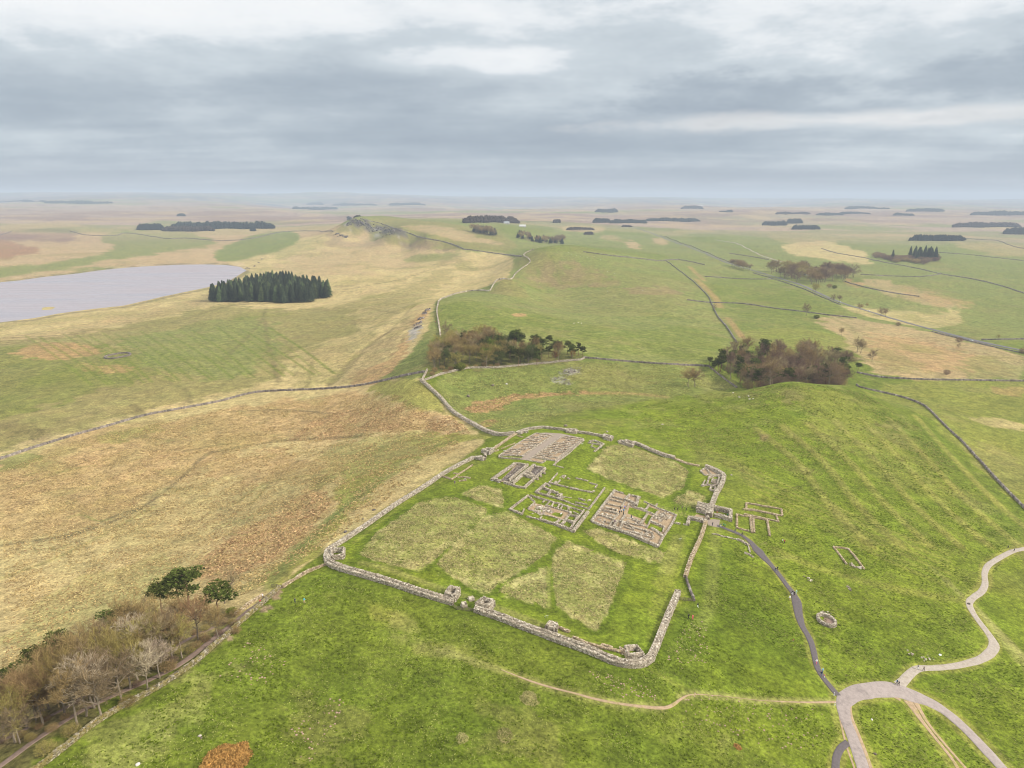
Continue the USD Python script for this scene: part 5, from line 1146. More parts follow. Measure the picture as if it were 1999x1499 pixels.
part(pr, "gravel_floor", floor("f", ZP((600,200),(760,245),(880,285),(1090,330),(1030,490),(1250,600),(1290,455),(1480,550),(1790,665),(1720,825),(1540,1090),(1440,1275),(800,1000),(490,905),(165,785)), "gravel",
     [ZP((885,505),(960,520),(1230,610),(1215,640),(1130,730),(850,625)), ZP((1270,490),(1460,560),(1400,640),(1250,570)), ZP((1300,810),(1545,915),(1515,985),(1330,920),(1235,920)), ZP((1250,640),(1340,690),(1240,850),(1180,800))]), M["gravel"], True)
hp = Heap()
for b in range(9):
    w_ = P((1140 + (430 + 27 * b) / 10, 940 + (525 + 6.5 * b) / 10))[0]
    hp.add([w_[0], w_[1], w_[2] + 0.45], 0.9, [0.5, 0.16, 0.45])
for b in range(4):
    w_ = P((1140 + (1245 + 24 * b) / 10, 940 + (1085 + 5 * b) / 10))[0]
    hp.add([w_[0], w_[1], w_[2] + 0.3], 0.9, [0.4, 0.15, 0.35])
part(pr, "floor_pillars", hp.mesh(0.12, 0.03), M["stone"], kind="stuff")
rubble("fallen pale flagstones on the house floor by its lower courtyard corner", ZP((1150,860),(1190,880),(870,780)), n=6, spread=0.7, size=0.28, mat="stone")
rubble("cobbled patch of loose stones in the right rear room of the ruined house", ZP((1560,640),(1520,700),(1600,690),(1450,740)), "stone", 34, 2.2, 0.28)
rubble("loose stones strewn over the left front room of the ruined house", ZP((330,760),(420,800),(450,640),(520,670)), "stone", 22, 1.9, 0.28)
rubble("loose stones strewn on the lower courtyard floor of the ruined house", ZP((1000,760),(1050,790),(960,740)), "stone", 24, 1.7, 0.26)

# ------------------------------------------------------------------ ruins outside the south gate
stone_wall("house_footings", "longest of the rectangular wall footings outside the south gate, uppermost", "ruin", [(ZV((1140,280),(1140,190),(1280,208),(1420,240),(1570,262),(1712,290),(1722,390),(1650,385)), 0.9, 0.5, 0.06), (ZV((1095,290),(1260,305),(1460,345),(1650,385)), 1.2, 0.6, 0.06)], stone="warm_stone", size=0.5)
stone_wall("house_footings", "narrow footings open at the left, just below the longest ones", "ruin", [(ZV((1110,370),(1250,400),(1450,445),(1660,492),(1630,392)), 0.7, 0.5, 0.06)], stone="warm_stone", size=0.5)
stone_wall("house_footings", "square footings nearest the south gate beside the tarmac path", "ruin", [(ZV((1190,405),(1080,395),(988,372),(988,590),(1090,622),(1172,642)), 0.9, 0.5, 0.08), (ZV((1205,392),(1215,530),(1232,668)), 0.9, 0.5, 0.05)], stone="warm_stone", size=0.5)
stone_wall("house_footings", "three-sided footings beside the square ones, open towards the path", "ruin", [(ZV((1268,665),(1250,422),(1370,445),(1482,468),(1500,590),(1522,722)), 0.95, 0.55, 0.05)], stone="warm_stone", size=0.5)
stone_wall("house_footings", "lone kite-shaped footings out on the green slope", "ruin", [(ZR((1262,510),(1200,425),(1135,342),(1210,352),(1280,362),(1360,455),(1432,556)), 0.7, 0.5, 0.08)], stone="warm_stone", size=0.5)
stone_wall("ruin_wall", "low line of stones curving across the grass below the tarmac path", "wall", [(ZV((592,690),(660,695),(740,728),(860,750),(1000,785)), 0.35, 0.3, 0.15), (ZV((1010,785),(1090,820),(1165,870)), 1.0, 0.6, 0.3), (ZV((1170,875),(1185,930),(1200,985)), 0.35, 0.3, 0.15), (ZV((1120,1000),(1180,1020),(1245,1065)), 0.7, 0.4, 0.3)], stone="stone", size=0.5)
# the round well
_c = P((1613, 1213))[0]
_a = np.linspace(0, 2 * np.pi, 40)
_ring = np.column_stack([_c[0] + 3.05 * np.cos(_a), _c[1] + 3.05 * np.sin(_a)])
we = stone_wall("stone_well", "round stone ring on the grass right of the tarmac path", "well", [(np.column_stack([_ring, Z(_ring[:, 0], _ring[:, 1])]), 0.75, 1.15, 0.04)], size=0.36)
_d = trimesh.creation.cylinder(radius=2.9, height=0.1, sections=32)
_d.apply_translation((_c[0], _c[1], Z(_c[0], _c[1]) + 0.12))
part(we, "earth_floor", _d, M["mud"])
# fence across the west gate, rails at the south wall gap, gate beside the track
def rails(name, label, cat, pts, post=1.8, height=1.25, bars=4, group=None, step=None):
    t = thing(name, label, cat, group=group)
    w = line(pts)
    p, tt, s = along(densify(w, 0.2), post)
    for q in p:
        b = trimesh.creation.box((0.13, 0.13, height + 0.4)); b.apply_translation((q[0], q[1], Z(q[0], q[1]) + height / 2 - 0.1))
        part(t, "post", b, M["weathered_wood"])
    for k in range(bars):
        for a, b in zip(p[:-1], p[1:]):
            z0, z1 = Z(a[0], a[1]) + height * (k + 0.7) / bars, Z(b[0], b[1]) + height * (k + 0.7) / bars
            d = np.array([b[0] - a[0], b[1] - a[1], z1 - z0]); L_ = np.linalg.norm(d)
            m = trimesh.creation.box((L_, 0.05, 0.12))
            R_ = trimesh.geometry.align_vectors([1, 0, 0], d / L_)
            m.apply_transform(R_); m.apply_translation(((a[0] + b[0]) / 2 + 0.08, (a[1] + b[1]) / 2, (z0 + z1) / 2))
            part(t, "rail", m, M["weathered_wood"])
    return t
rails("wooden_fence", "dark wooden rail fence closing the gap between the west gate towers", "fence", ZW((1462,722),(1485,775),(1560,785),(1690,800)))
rails("wooden_fence", "dark wooden rails across the gap below the south wall's end", "fence", [(1325,1171),(1339,1173),(1353,1174)], 1.6)
rails("wooden_gate", "small wooden gate at the top of the worn track beside the mossy wall", "gate", [(531,1147),(540,1147),(548,1149)], 1.7, 1.2, 4)
# ------------------------------------------------------------------ trees
def leafmat(name, col, rnd=0.25, vary=0.3, trans=0.25, island=0.3):
    n = {"g": ("geometry", {}), "tn": ("attribute", {"attribute": "tone"}), "oi": ("object_info", {}), "n": ("noise_texture", {"scale": 0.5, "detail": 3.0}),
         "r": ("map_range", {"from_min": 0.25, "from_max": 0.75, "to_min": 1 - vary, "to_max": 1 + vary}),
         "o": ("map_range", {"from_min": 0.0, "from_max": 1.0, "to_min": 1 - rnd, "to_max": 1 + rnd}),
         "i": ("map_range", {"from_min": 0.0, "from_max": 1.0, "to_min": 1 - island, "to_max": 1 + island}),
         "m1": ("math", {"math_type": "multiply"}), "m2": ("math", {"math_type": "multiply"}), "s": ("vector_math", {"math_type": "scale", "vector1": col}),
         "hs": ("hsv", {"saturation": 1.0, "value": 1.0, "fac": 1.0}), "hr": ("map_range", {"from_min": 0.0, "from_max": 1.0, "to_min": 0.485, "to_max": 0.515}),
         "d": ("diffuse_bsdf", {}), "t": ("translucent_bsdf", {}), "mx": ("mix_closure", {"fac": trans})}
    l = [("g.position", "n.vector"), ("n.fac", "r.value"), ("oi.random", "o.value"), ("tn.fac", "i.value"), ("r.result", "m1.value1"), ("o.result", "m1.value2"), ("m1.value", "m2.value1"), ("i.result", "m2.value2"),
         ("m2.value", "s.scale"), ("s.vector", "hs.color"), ("oi.random", "hr.value"), ("hr.result", "hs.hue"), ("hs.color", "d.color"), ("hs.color", "t.color"), ("d.BSDF", "mx.closure1"), ("t.BSDF", "mx.closure2")]
    return usdkit.material(stage, "/World/Looks/" + name, n, l, surface="mx.closure")
M["bark"] = plain("bark", (0.20, 0.16, 0.115), 0.95, 0.3, 1.5, rnd=0.2)
M["pine_bark"] = plain("pine_bark", (0.17, 0.095, 0.06), 0.95, 0.3, 1.5, rnd=0.2)
TW = dict(brown=(0.275, 0.190, 0.085), silver=(0.43, 0.345, 0.24), orange=(0.33, 0.215, 0.105), olive=(0.265, 0.21, 0.07), red=(0.195, 0.128, 0.082), copper=(0.22, 0.11, 0.04), grey=(0.27, 0.205, 0.115))
for k, c in TW.items():
    M["twig_" + k] = leafmat("twig_" + k, c, 0.22, 0.2, 0.1, 0.35)
M["needles"] = leafmat("needles", (0.072, 0.082, 0.018), 0.25, 0.35, 0.15, 0.45)
M["spruce_green"] = leafmat("spruce_green", (0.037, 0.046, 0.024), 0.35, 0.35, 0.12, 0.4)
M["larch_green"] = leafmat("larch_green", (0.085, 0.110, 0.042), 0.3, 0.3, 0.2, 0.4)
M["fresh_leaf"] = leafmat("fresh_leaf", (0.150, 0.210, 0.030), 0.2, 0.3, 0.3, 0.4)
M["dull_leaf"] = leafmat("dull_leaf", (0.085, 0.095, 0.030), 0.3, 0.3, 0.25, 0.4)
M["gorse"] = leafmat("gorse", (0.15, 0.155, 0.030), 0.3, 0.3, 0.2, 0.45)
M["far_wood"] = leafmat("far_wood", (0.032, 0.046, 0.036), 0.3, 0.3, 0.1, 0.4)
M["far_brown_wood"] = leafmat("far_brown_wood", (0.085, 0.060, 0.045), 0.3, 0.3, 0.1, 0.4)
M["fern"] = leafmat("fern", (0.36, 0.185, 0.065), 0.2, 0.3, 0.2, 0.45)
M["dead_grass"] = leafmat("dead_grass", (0.44, 0.385, 0.17), 0.2, 0.3, 0.3, 0.4)

def frames(d):
    d = d / (np.linalg.norm(d, axis=-1, keepdims=True) + 1e-9)
    up = np.where(np.abs(d[..., 2:3]) > 0.9, np.array([1.0, 0, 0]), np.array([0, 0, 1.0]))
    a = np.cross(d, up); a /= np.linalg.norm(a, axis=-1, keepdims=True) + 1e-9
    return d, a, np.cross(d, a)
def tubes(p0, p1, r0, r1, sides=3):
    """Many tapered twigs at once."""
    d, a, b = frames(p1 - p0)
    n = len(p0)
    ang = np.arange(sides) * 2 * np.pi / sides
    ring = a[:, None] * np.cos(ang)[None, :, None] + b[:, None] * np.sin(ang)[None, :, None]
    v = np.concatenate([p0[:, None] + ring * np.broadcast_to(r0, n)[:, None, None], p1[:, None] + ring * np.broadcast_to(r1, n)[:, None, None]], 1)
    k = np.arange(sides); k2 = (k + 1) % sides
    f = np.concatenate([np.stack([k, k2, sides + k2], -1), np.stack([k, sides + k2, sides + k], -1)])
    return v.reshape(-1, 3), (f[None] + 2 * sides * np.arange(n)[:, None, None]).reshape(-1, 3)
def flakes(c, u, w):
    """Diamond-shaped flakes with half axes u and w at the centres c."""
    v = np.stack([c - u, c - w * 0.8 + 0.1 * u, c + u, c + w], 1)
    f = np.array([[0, 1, 2], [0, 2, 3]])
    return v.reshape(-1, 3), (f[None] + 4 * np.arange(len(c))[:, None, None]).reshape(-1, 3)
def rvec(g, n):
    v = g.standard_normal((n, 3)); return v / np.linalg.norm(v, axis=1, keepdims=True)

def grow(seed, h=13.0, spread=1.0, clear=0.28, limbs=9, twigs=7, tw_len=0.95, tw_w=0.022, lean=0.0, fan=0.75):
    """A leafless broadleaf: trunk and limbs, then branchlets and twigs."""
    g = np.random.default_rng(seed)
    n = 7
    zz = np.linspace(0, h * 0.78, n)
    ax = np.column_stack([lean * (zz / h) ** 1.5 * h + np.cumsum(g.normal(0, 0.12, n)), np.cumsum(g.normal(0, 0.12, n)), zz])
    ax[0] = 0, 0, -0.5
    r = 0.030 * h * (1 - 0.80 * zz / zz[-1]) * 0.7
    tv = [tubes(ax[:-1], ax[1:], r[:-1], r[1:], 6)]
    def kids(p0, p1, cnt, ang, ln, lo, hi, up=0.25):
        m = len(p0)
        t = lo + (hi - lo) * g.random((m, cnt))
        base = p0[:, None] + (p1 - p0)[:, None] * t[..., None]
        d, a, b = frames(p1 - p0)
        ph = g.random((m, cnt)) * 2 * np.pi
        an = ang * (0.6 + 0.8 * g.random((m, cnt)))
        dr = d[:, None] * np.cos(an)[..., None] + (a[:, None] * np.cos(ph)[..., None] + b[:, None] * np.sin(ph)[..., None]) * np.sin(an)[..., None]
        dr[..., 2] += up * (0.5 + g.random((m, cnt)))
        dr /= np.linalg.norm(dr, axis=-1, keepdims=True)
        l = ln * (0.6 + 0.7 * g.random((m, cnt)))
        return base.reshape(-1, 3), (base + dr * l[..., None]).reshape(-1, 3)
    t = clear + (0.98 - clear) * np.sort(g.random(limbs)) ** 0.8
    base = np.column_stack([np.interp(t * zz[-1], ax[:, 2], ax[:, k]) for k in range(3)])
    ph = np.arange(limbs) * 2.4 + g.random(limbs)
    el = fan * (1.15 - 0.75 * t)
    dr = np.column_stack([np.cos(ph) * np.sin(el + 0.35), np.sin(ph) * np.sin(el + 0.35), np.cos(el + 0.35) * 0.9])
    ll = h * 0.42 * spread * (1.15 - 0.55 * t)
    e = base + dr * ll[:, None]
    mid = (base + e) / 2 + g.normal(0, 0.3, (limbs, 3))
    s0, s1 = np.vstack([base, mid]), np.vstack([mid, e + [0, 0, 0.5]])
    rr = 0.011 * h
    tv.append(tubes(base, mid, rr, rr * 0.6, 4)); tv.append(tubes(mid, e + [0, 0, 0.5], rr * 0.6, rr * 0.25, 4))
    cv = []
    k1 = kids(s0, s1, 4, 0.75, h * 0.17, 0.25, 1.0)
    cv.append(tubes(*k1, 0.055, 0.025, 3))
    k2 = kids(*k1, 5, 0.7, h * 0.105, 0.2, 1.0)
    cv.append(tubes(*k2, 0.026, 0.014, 3))
    k3 = kids(*k2, twigs, 0.65, tw_len, 0.1, 1.0, 0.3)
    c = (k3[0] + k3[1]) / 2; u = (k3[1] - k3[0]) / 2
    w = np.cross(u, rvec(g, len(u))); w = w / (np.linalg.norm(w, axis=1, keepdims=True) + 1e-9) * tw_w
    cv.append(flakes(c, u, w))
    return join(tv), join(cv), np.vstack([k2[1], k3[1]])

def grow_pine(seed, h=13.0, spread=1.0, flat=0.45, clear=0.5, clumps=15, leafs=95):
    g = np.random.default_rng(seed)
    n = 7; zz = np.linspace(0, h * 0.88, n)
    ax = np.column_stack([np.cumsum(g.normal(0, 0.16, n)), np.cumsum(g.normal(0, 0.16, n)), zz]); ax[0] = 0, 0, -0.5
    r = 0.26 * h / 13 * (1 - 0.75 * zz / zz[-1])
    tv = [tubes(ax[:-1], ax[1:], r[:-1], r[1:], 6)]
    t = clear + (1.0 - clear) * g.random(clumps) ** 0.7
    ph = np.arange(clumps) * 2.4
    rad = spread * h * 0.26 * np.sqrt(g.random(clumps) * 0.9 + 0.1) * np.clip(1.25 - 0.65 * (t - clear) / (1 - clear), 0.35, 1.2)
    c = np.column_stack([rad * np.cos(ph), rad * np.sin(ph), h * t]) + np.column_stack([np.interp(h * t, ax[:, 2], ax[:, k]) for k in (0, 1)] + [np.zeros(clumps)])
    b0 = np.column_stack([np.interp(h * t * 0.88, ax[:, 2], ax[:, k]) for k in (0, 1)] + [h * t * 0.86])
    tv.append(tubes(b0, c, 0.09, 0.04, 4))
    size = spread * h * 0.125 * (0.7 + 0.6 * g.random(clumps))
    ci = np.repeat(np.arange(clumps), leafs)
    q = rvec(g, len(ci)) * (0.55 + 0.5 * g.random((len(ci), 1)))
    q[:, 2] = q[:, 2] * flat + 0.0
    pos = c[ci] + q * size[ci][:, None]
    u = rvec(g, len(ci)) * (0.26 + 0.22 * g.random((len(ci), 1))); u[:, 2] = np.abs(u[:, 2]) * 0.6
    w = np.cross(u, rvec(g, len(ci))) * 0.9
    return join(tv), flakes(pos, u, w)

def grow_spruce(seed, h=15.0, rad=2.6, whorls=22, boughs=10):
    g = np.random.default_rng(seed)
    tv = tubes(np.array([[0, 0, -0.4]]), np.array([[0, 0, h * 0.98]]), 0.20, 0.03, 5)
    vs = []
    k = np.repeat(np.arange(whorls), boughs)
    t = (k + 0.6 * g.random(len(k))) / whorls
    z = h * (0.10 + 0.90 * t)
    ln = rad * (1.02 - t) ** 0.68 * (0.7 + 0.5 * g.random(len(k))) + 0.15
    ph = g.random(len(k)) * 2 * np.pi
    d = np.column_stack([np.cos(ph), np.sin(ph), 0 * ph]); s = np.column_stack([-np.sin(ph), np.cos(ph), 0 * ph])
    a = np.column_stack([0 * z, 0 * z, z])
    m_ = a + d * (ln * 0.55)[:, None] + [0, 0, 1] * (0.10 * ln)[:, None]
    e = a + d * ln[:, None] - [0, 0, 1] * (0.28 * ln)[:, None]
    wd = (0.22 * ln + 0.16)[:, None]
    v = np.stack([a, m_ - s * wd - [0, 0, 0.25], m_ + [0, 0, 0.12], m_ + s * wd - [0, 0, 0.25], e], 1)
    f = np.array([[0, 1, 2], [0, 2, 3], [1, 4, 2], [2, 4, 3]])
    vs.append((v.reshape(-1, 3), (f[None] + 5 * np.arange(len(k))[:, None, None]).reshape(-1, 3)))
    n = 260
    t = g.random(n) ** 1.2; z = h * (0.08 + 0.9 * t); rr = rad * (1.0 - t) ** 0.85 * (0.5 + 0.6 * g.random(n)); ph = g.random(n) * 2 * np.pi
    c = np.column_stack([rr * np.cos(ph), rr * np.sin(ph), z]); u = rvec(g, n) * 0.42; u[:, 2] -= 0.2; w = np.cross(u, rvec(g, n)) * 0.7
    vs.append(flakes(c, u, w))
    return tv, join(vs)

PROTO = {}
def proto(kind, name, maker, bark, leaf, cat="tree"):
    t = thing(name, "tree", cat)
    a, b = maker[0], maker[1]
    part(t, "trunk", a, M[bark]); part(t, "crown", b, M[leaf])
    PROTO[kind] = [t.GetPrim() if hasattr(t, "GetPrim") else t, False]
def h_of(kind): return HEIGHT[kind]
HEIGHT = {}
def define():
    for i, k in enumerate(("brown", "silver", "orange", "olive", "red", "copper", "grey")):
        for j in range(2):
            kind = "bare_%s%d" % (k, j)
            proto(kind, "bare_tree", grow(100 + 10 * i + j, 13.0, 1.0 + 0.12 * j, 0.32 + 0.10 * j, 10 + j, 8, 1.05, 0.026), "bark", "twig_" + k); HEIGHT[kind] = 13.4
    kind = "leaning"; proto(kind, "bare_tree", grow(180, 12.0, 1.0, 0.35, 7, 6, 0.9, 0.024, lean=0.5), "bark", "twig_grey"); HEIGHT[kind] = 12.0
    for j in range(3):
        kind = "pine%d" % j
        proto(kind, "pine_tree", grow_pine(200 + j, 13.0, (1.0, 0.8, 1.2)[j], (0.5, 0.7, 0.42)[j], (0.5, 0.38, 0.6)[j], (16, 15, 18)[j]), "pine_bark", "needles"); HEIGHT[kind] = 13.4
    for j in range(2):
        kind = "spruce%d" % j; proto(kind, "spruce_tree", grow_spruce(220 + j, 15.0, (3.3, 3.9)[j]), "bark", "spruce_green"); HEIGHT[kind] = 15.0
    kind = "larch"; proto(kind, "larch_tree", grow_spruce(230, 15.0, 3.5, 20, 10), "bark", "larch_green"); HEIGHT[kind] = 15.0
    for k, m in (("fresh", "fresh_leaf"), ("dull", "dull_leaf")):
        t, c, tips = grow(240 if k == "fresh" else 243, 11.0, 0.95, 0.25, 9, 3)
        g = np.random.default_rng(5)
        pos = np.vstack([tips, tips]) + g.normal(0, 0.35, (2 * len(tips), 3))
        u = rvec(g, len(pos)) * 0.17; w = np.cross(u, rvec(g, len(pos)))
        proto(k, "leafy_tree", (t, join([c, flakes(pos, u, w)])), "bark", m); HEIGHT[k] = 11.4
    for k, m in (("shrub_brown", "twig_brown"), ("shrub_red", "twig_red"), ("shrub_gorse", "gorse"), ("shrub_olive", "twig_olive")):
        g = np.random.default_rng(len(k))
        n = 12
        d = rvec(g, n); d[:, 2] = np.abs(d[:, 2]) + 0.5; d /= np.linalg.norm(d, axis=1, keepdims=True)
        st = tubes(np.zeros((n, 3)) - [0, 0, 0.2], d * 1.9, 0.05, 0.02, 4)
        q = rvec(g, 1500) * (0.45 + 0.55 * g.random((1500, 1))) * [2.1, 2.1, 1.5] + [0, 0, 1.6]
        q = q[q[:, 2] > 0.1]
        u = rvec(g, len(q)) * (0.32 if k != "shrub_gorse" else 0.22); w = np.cross(u, rvec(g, len(q))) * (0.09 if k != "shrub_gorse" else 0.6)
        t = thing("shrub", "shrub", "shrub"); part(t, "stems", st, M["bark"]); part(t, "foliage", flakes(q, u, w), M[m])
        PROTO[k] = [t.GetPrim(), False]; HEIGHT[k] = 3.1
define()
TREES = []
def tree(kind, x, y, h, label, group=None, widen=1.0, rot=None, cat=None):
    p, used = PROTO[kind]
    s = h / HEIGHT[kind]
    sc = (s * widen, s * widen, s)
    rot = rng.random() * 6.283 if rot is None else rot
    loc = (x, y, float(Z(x, y)) - 0.1)
    if not used:
        place(p, loc, rot, sc); tag(p, label, cat, group); PROTO[kind][1] = True
        return p
    return dup(p, label, cat, loc, rot, sc, group)
def tree_px(kind, xb, yb, yt, label, group=None, widen=1.0, rot=None, cat=None):
    """A tree whose foot stands at one sight line and whose top reaches another."""
    w = P((xb, yb))[0]
    x, y, dz = ray(xb, yt)
    r, h = math.hypot(w[0], w[1]), math.hypot(x, y)
    top = EYE + dz / h * r
    return tree(kind, w[0], w[1], max(1.0, top - w[2]), label, group, widen, rot, cat)
# the wood on the edge of the crag, nearest the camera
NW = "bare trees of the wood at the lower left"
for k in [("pine2",421,1176,1096,"tall flat-topped pine highest of the clump above the left wood"),("pine1",326,1180,1112,"small round-headed pine left of the big broad pine"),("pine0",368,1182,1110,"big broad pine with a layered crown in the middle of the pine clump"),
          ("pine2",350,1180,1120,"pine with a ragged crown half merged into the big broad pine"),("pine2",318,1200,1138,"low spreading dark pine below the round-headed pine"),("pine0",424,1204,1138,"dark pine under the tall flat-topped pine, beside the leaning bare tree"),
          ("pine2",224,1250,1190,"small pine standing apart on the moor edge of the left wood"),("pine1",252,1240,1182,"thin pine tip showing above the bare crowns next to the small pine"),
          ("pine0",118,1306,1236,"olive pine standing against the straw moor on the left"),("pine2",84,1326,1260,"flat dark pine with its stem showing, left of the olive pine"),("pine1",28,1356,1294,"pale green pine nearest the left edge"),("pine2",140,1290,1254,"small pine top behind the olive pine")]:
    tree_px(k[0], k[1], k[2], k[3], k[4], widen=1.45)
tree_px("leaning", 438, 1178, 1116, "bare dark tree leaning right beside the tall pine", rot=0.2)
_nw = [("orange0",322,1226,1166),("orange1",334,1232,1168),("brown0",352,1240,1174),("olive0",364,1246,1186),("grey0",402,1226,1164),("brown1",418,1232,1172),("olive1",440,1224,1176),("orange1",388,1244,1178),("grey1",396,1256,1186),("brown0",428,1246,1190),
       ("brown1",292,1242,1176),("grey0",276,1256,1184),("brown0",258,1268,1196),("olive1",300,1274,1206),("grey1",312,1294,1216),("brown1",338,1280,1206),("olive0",356,1278,1212),("silver0",222,1300,1226),("silver1",248,1308,1226),("silver0",268,1300,1232),
       ("grey0",196,1316,1236),("brown1",176,1330,1248),("olive0",208,1340,1258),("olive1",228,1334,1262),("silver1",288,1340,1272),("brown0",158,1352,1266),("olive1",136,1352,1280),("brown0",116,1362,1284),("grey1",186,1376,1296),("silver0",168,1392,1310),
       ("olive0",126,1390,1300),("grey0",200,1398,1322),("brown1",96,1378,1300),("orange0",48,1404,1334),("orange1",70,1410,1338),("orange0",22,1412,1342),("brown1",6,1430,1346),("grey0",238,1362,1292),("olive0",254,1338,1274),("brown0",84,1408,1330),("olive1",30,1444,1372),("grey1",-14,1430,1352),("brown0",152,1410,1334),("silver1",312,1318,1256)]
_adj = {"orange": "bare tree with orange twig haze", "brown": "bare brown-twigged tree", "olive": "bare tree with mossy yellowish branches", "silver": "pale silvery bare tree", "grey": "bare grey-branched tree"}
def _where(xb):
    return "under the dark pines" if xb > 380 else "left of the dark pines" if xb > 300 else "near the small lone pine" if xb > 215 else "halfway down the track" if xb > 130 else "near the left edge"
for c, xb, yb, yt in _nw:
    yt += 18 if xb > 268 else 0
    tree_px("bare_" + c, xb, yb + 6, yt - 20, "%s in the left wood, %s" % (_adj[c[:-1]], _where(xb)), "left wood: %s, %s" % (_adj[c[:-1]], _where(xb)), 1.08)
_g = np.random.default_rng(77)
for i in range(22):
    t = 0.78 * _g.random()
    xb, yb = 20 + 420 * t + 14 * _g.standard_normal(), 1440 - 222 * t + 12 * _g.standard_normal() - 8
    c = ("olive0", "brown1", "grey0", "brown0", "olive1")[i % 5]
    tree_px("bare_" + c, xb, yb, yb - 74 - 12 * _g.random(), "%s in the left wood, %s" % (_adj[c[:-1]], _where(xb)), "left wood: %s, %s" % (_adj[c[:-1]], _where(xb)), 1.15)
for i in range(40):
    t = _g.random()
    xb, yb = 10 + 450 * t + 8 * _g.standard_normal(), 1460 - 250 * t + 14 * _g.standard_normal()
    k = ("shrub_brown", "shrub_olive", "shrub_olive", "shrub_brown", "shrub_red")[i % 5]
    tree_px(k, xb, yb, yb - 8 - 4 * _g.random(), "low tangled scrub under the bare trees of the left wood", "scrub under the left wood", 1.5)
for k in [("shrub_gorse",36,1492,1462,"yellow-green bush in the bottom left corner by the mossy wall"),("shrub_olive",250,1376,1358,"mossy bush leaning over the wall below the silvery trees"),("shrub_olive",90,1470,1448,"olive scrub between the worn track and the wall"),("shrub_brown",330,1308,1290,"brown scrub beside the track under the pines"),
          ("shrub_gorse",452,1198,1186,"gorse bush at the right end of the left wood"),("shrub_olive",140,1434,1414,"low mossy scrub beside the track halfway down the left wood"),("shrub_brown",55,1372,1352,"brown scrub behind the orange-twigged trees")]:
    tree_px(k[0], k[1], k[2], k[3], k[4], widen=1.3)

def inside(poly_px=None, poly_w=None, n=10, gap=4.0, seed=1, tries=6000):
    w = P(*poly_px)[:, :2] if poly_px is not None else np.array(poly_w, float)
    g = np.random.default_rng(seed)
    pg = shapely.Polygon(w).buffer(0)
    x0, y0, x1, y1 = pg.bounds
    out = []
    for _ in range(tries):
        q = np.array([x0 + (x1 - x0) * g.random(), y0 + (y1 - y0) * g.random()])
        if shapely.contains_xy(pg, *q) and all(np.hypot(*(q - o)) > gap for o in out):
            out.append(q)
            if len(out) >= n: break
    return np.array(out)

# the mixed wood on the crag above the dip
for k in [("bare_grey0",872,668,633,"tall lone bare tree at the back left of the wood on the crag"),("bare_copper0",860,716,682,"copper-twigged round tree at the left of the wood on the crag"),("fresh",957,696,662,"bright green tree just in leaf in the middle of the crag wood"),("fresh",946,712,678,"fresh green tree in front of the brightest one"),
          ("pine0",1008,684,643,"tallest round-crowned pine at the back of the crag wood"),("spruce1",1060,687,652,"dark pointed spruce in the back row of the crag wood"),("pine1",1048,713,684,"dark dense pine pressed against the wall of the crag wood"),("pine2",1072,682,655,"pine right of the pointed spruce"),
          ("pine1",1082,686,664,"slim pine second right of the pointed spruce"),("pine2",1091,688,666,"umbrella-topped pine in the thin right half of the crag wood"),("pine0",1107,692,665,"broad dark pine near the right end of the crag wood"),("pine1",1129,694,668,"pine next to last at the right end of the crag wood"),
          ("pine2",1137,700,676,"last pine at the right tip of the crag wood"),("dull",1030,686,652,"thin green tree between the tallest pine and the pointed spruce"),("pine0",1044,692,654,"pine with reddish top left of the pointed spruce"),("pine0",1012,716,680,"olive pine at the front of the crag wood's middle"),
          ("pine1",1030,704,676,"leggy pine inside the crag wood's clearing"),("bare_copper1",1084,706,686,"copper-brown tree right of the clearing"),("bare_copper0",1118,702,684,"rust-twigged tree before the right-hand pines"),("pine2",975,690,655,"dark pine behind the bright green tree"),
          ("pine2",922,674,646,"dark pine at the back of the brown trees in the crag wood"),("pine0",958,668,645,"dark-topped pine along the back edge, left of the tallest pine"),("pine1",905,680,646,"ragged dark pine in the brown left half of the crag wood")]:
    tree_px(k[0], k[1], k[2], k[3], k[4])
tree_px("shrub_gorse", 898, 722, 707, "yellow-green bush behind the wall of the crag wood", widen=1.2)
_kinds = ["bare_brown0", "bare_olive1", "bare_grey0", "bare_olive0", "bare_brown1", "bare_olive1"]
_names = {"brown": "bare brown tree among many in the left half of the wood on the crag", "grey": "bare grey tree among many in the left half of the wood on the crag", "olive": "bare tree with greenish twigs in the left half of the wood on the crag", "red": "bare reddish tree among many in the wood on the crag"}
for i, q in enumerate(inside([(834,736),(838,712),(852,684),(880,668),(930,664),(985,672),(1000,700),(985,716),(930,719),(880,728)], n=46, gap=4.6, seed=3)):
    k = _kinds[i % 6]; c = k[5:-1]
    tree(k, q[0], q[1], 12.0 + 3.0 * rng.random(), _names[c], "bare trees in the wood on the crag, " + c, 1.3)
for i, q in enumerate(inside([(845,730),(870,690),(930,672),(985,680),(985,715),(900,718)], n=13, gap=5.0, seed=44)):
    tree("dull", q[0], q[1], 11 + 4 * rng.random(), "dull green tree among bare ones in the left half of the crag wood", "dull green trees of the crag wood", 1.1)
for i, q in enumerate(inside([(990,700),(1005,690),(1050,700),(1060,706),(1000,714)], n=7, gap=4.5, seed=4)):
    tree(("dull", "bare_olive0", "bare_brown1")[i % 3], q[0], q[1], 10 + 3 * rng.random(), ("dull green tree, one of several at the crag wood's clearing", "mossy bare tree, one of several at the crag wood's clearing", "brown bare tree, one of several at the crag wood's clearing")[i % 3], "trees round the clearing, kind %s" % "abc"[i % 3])
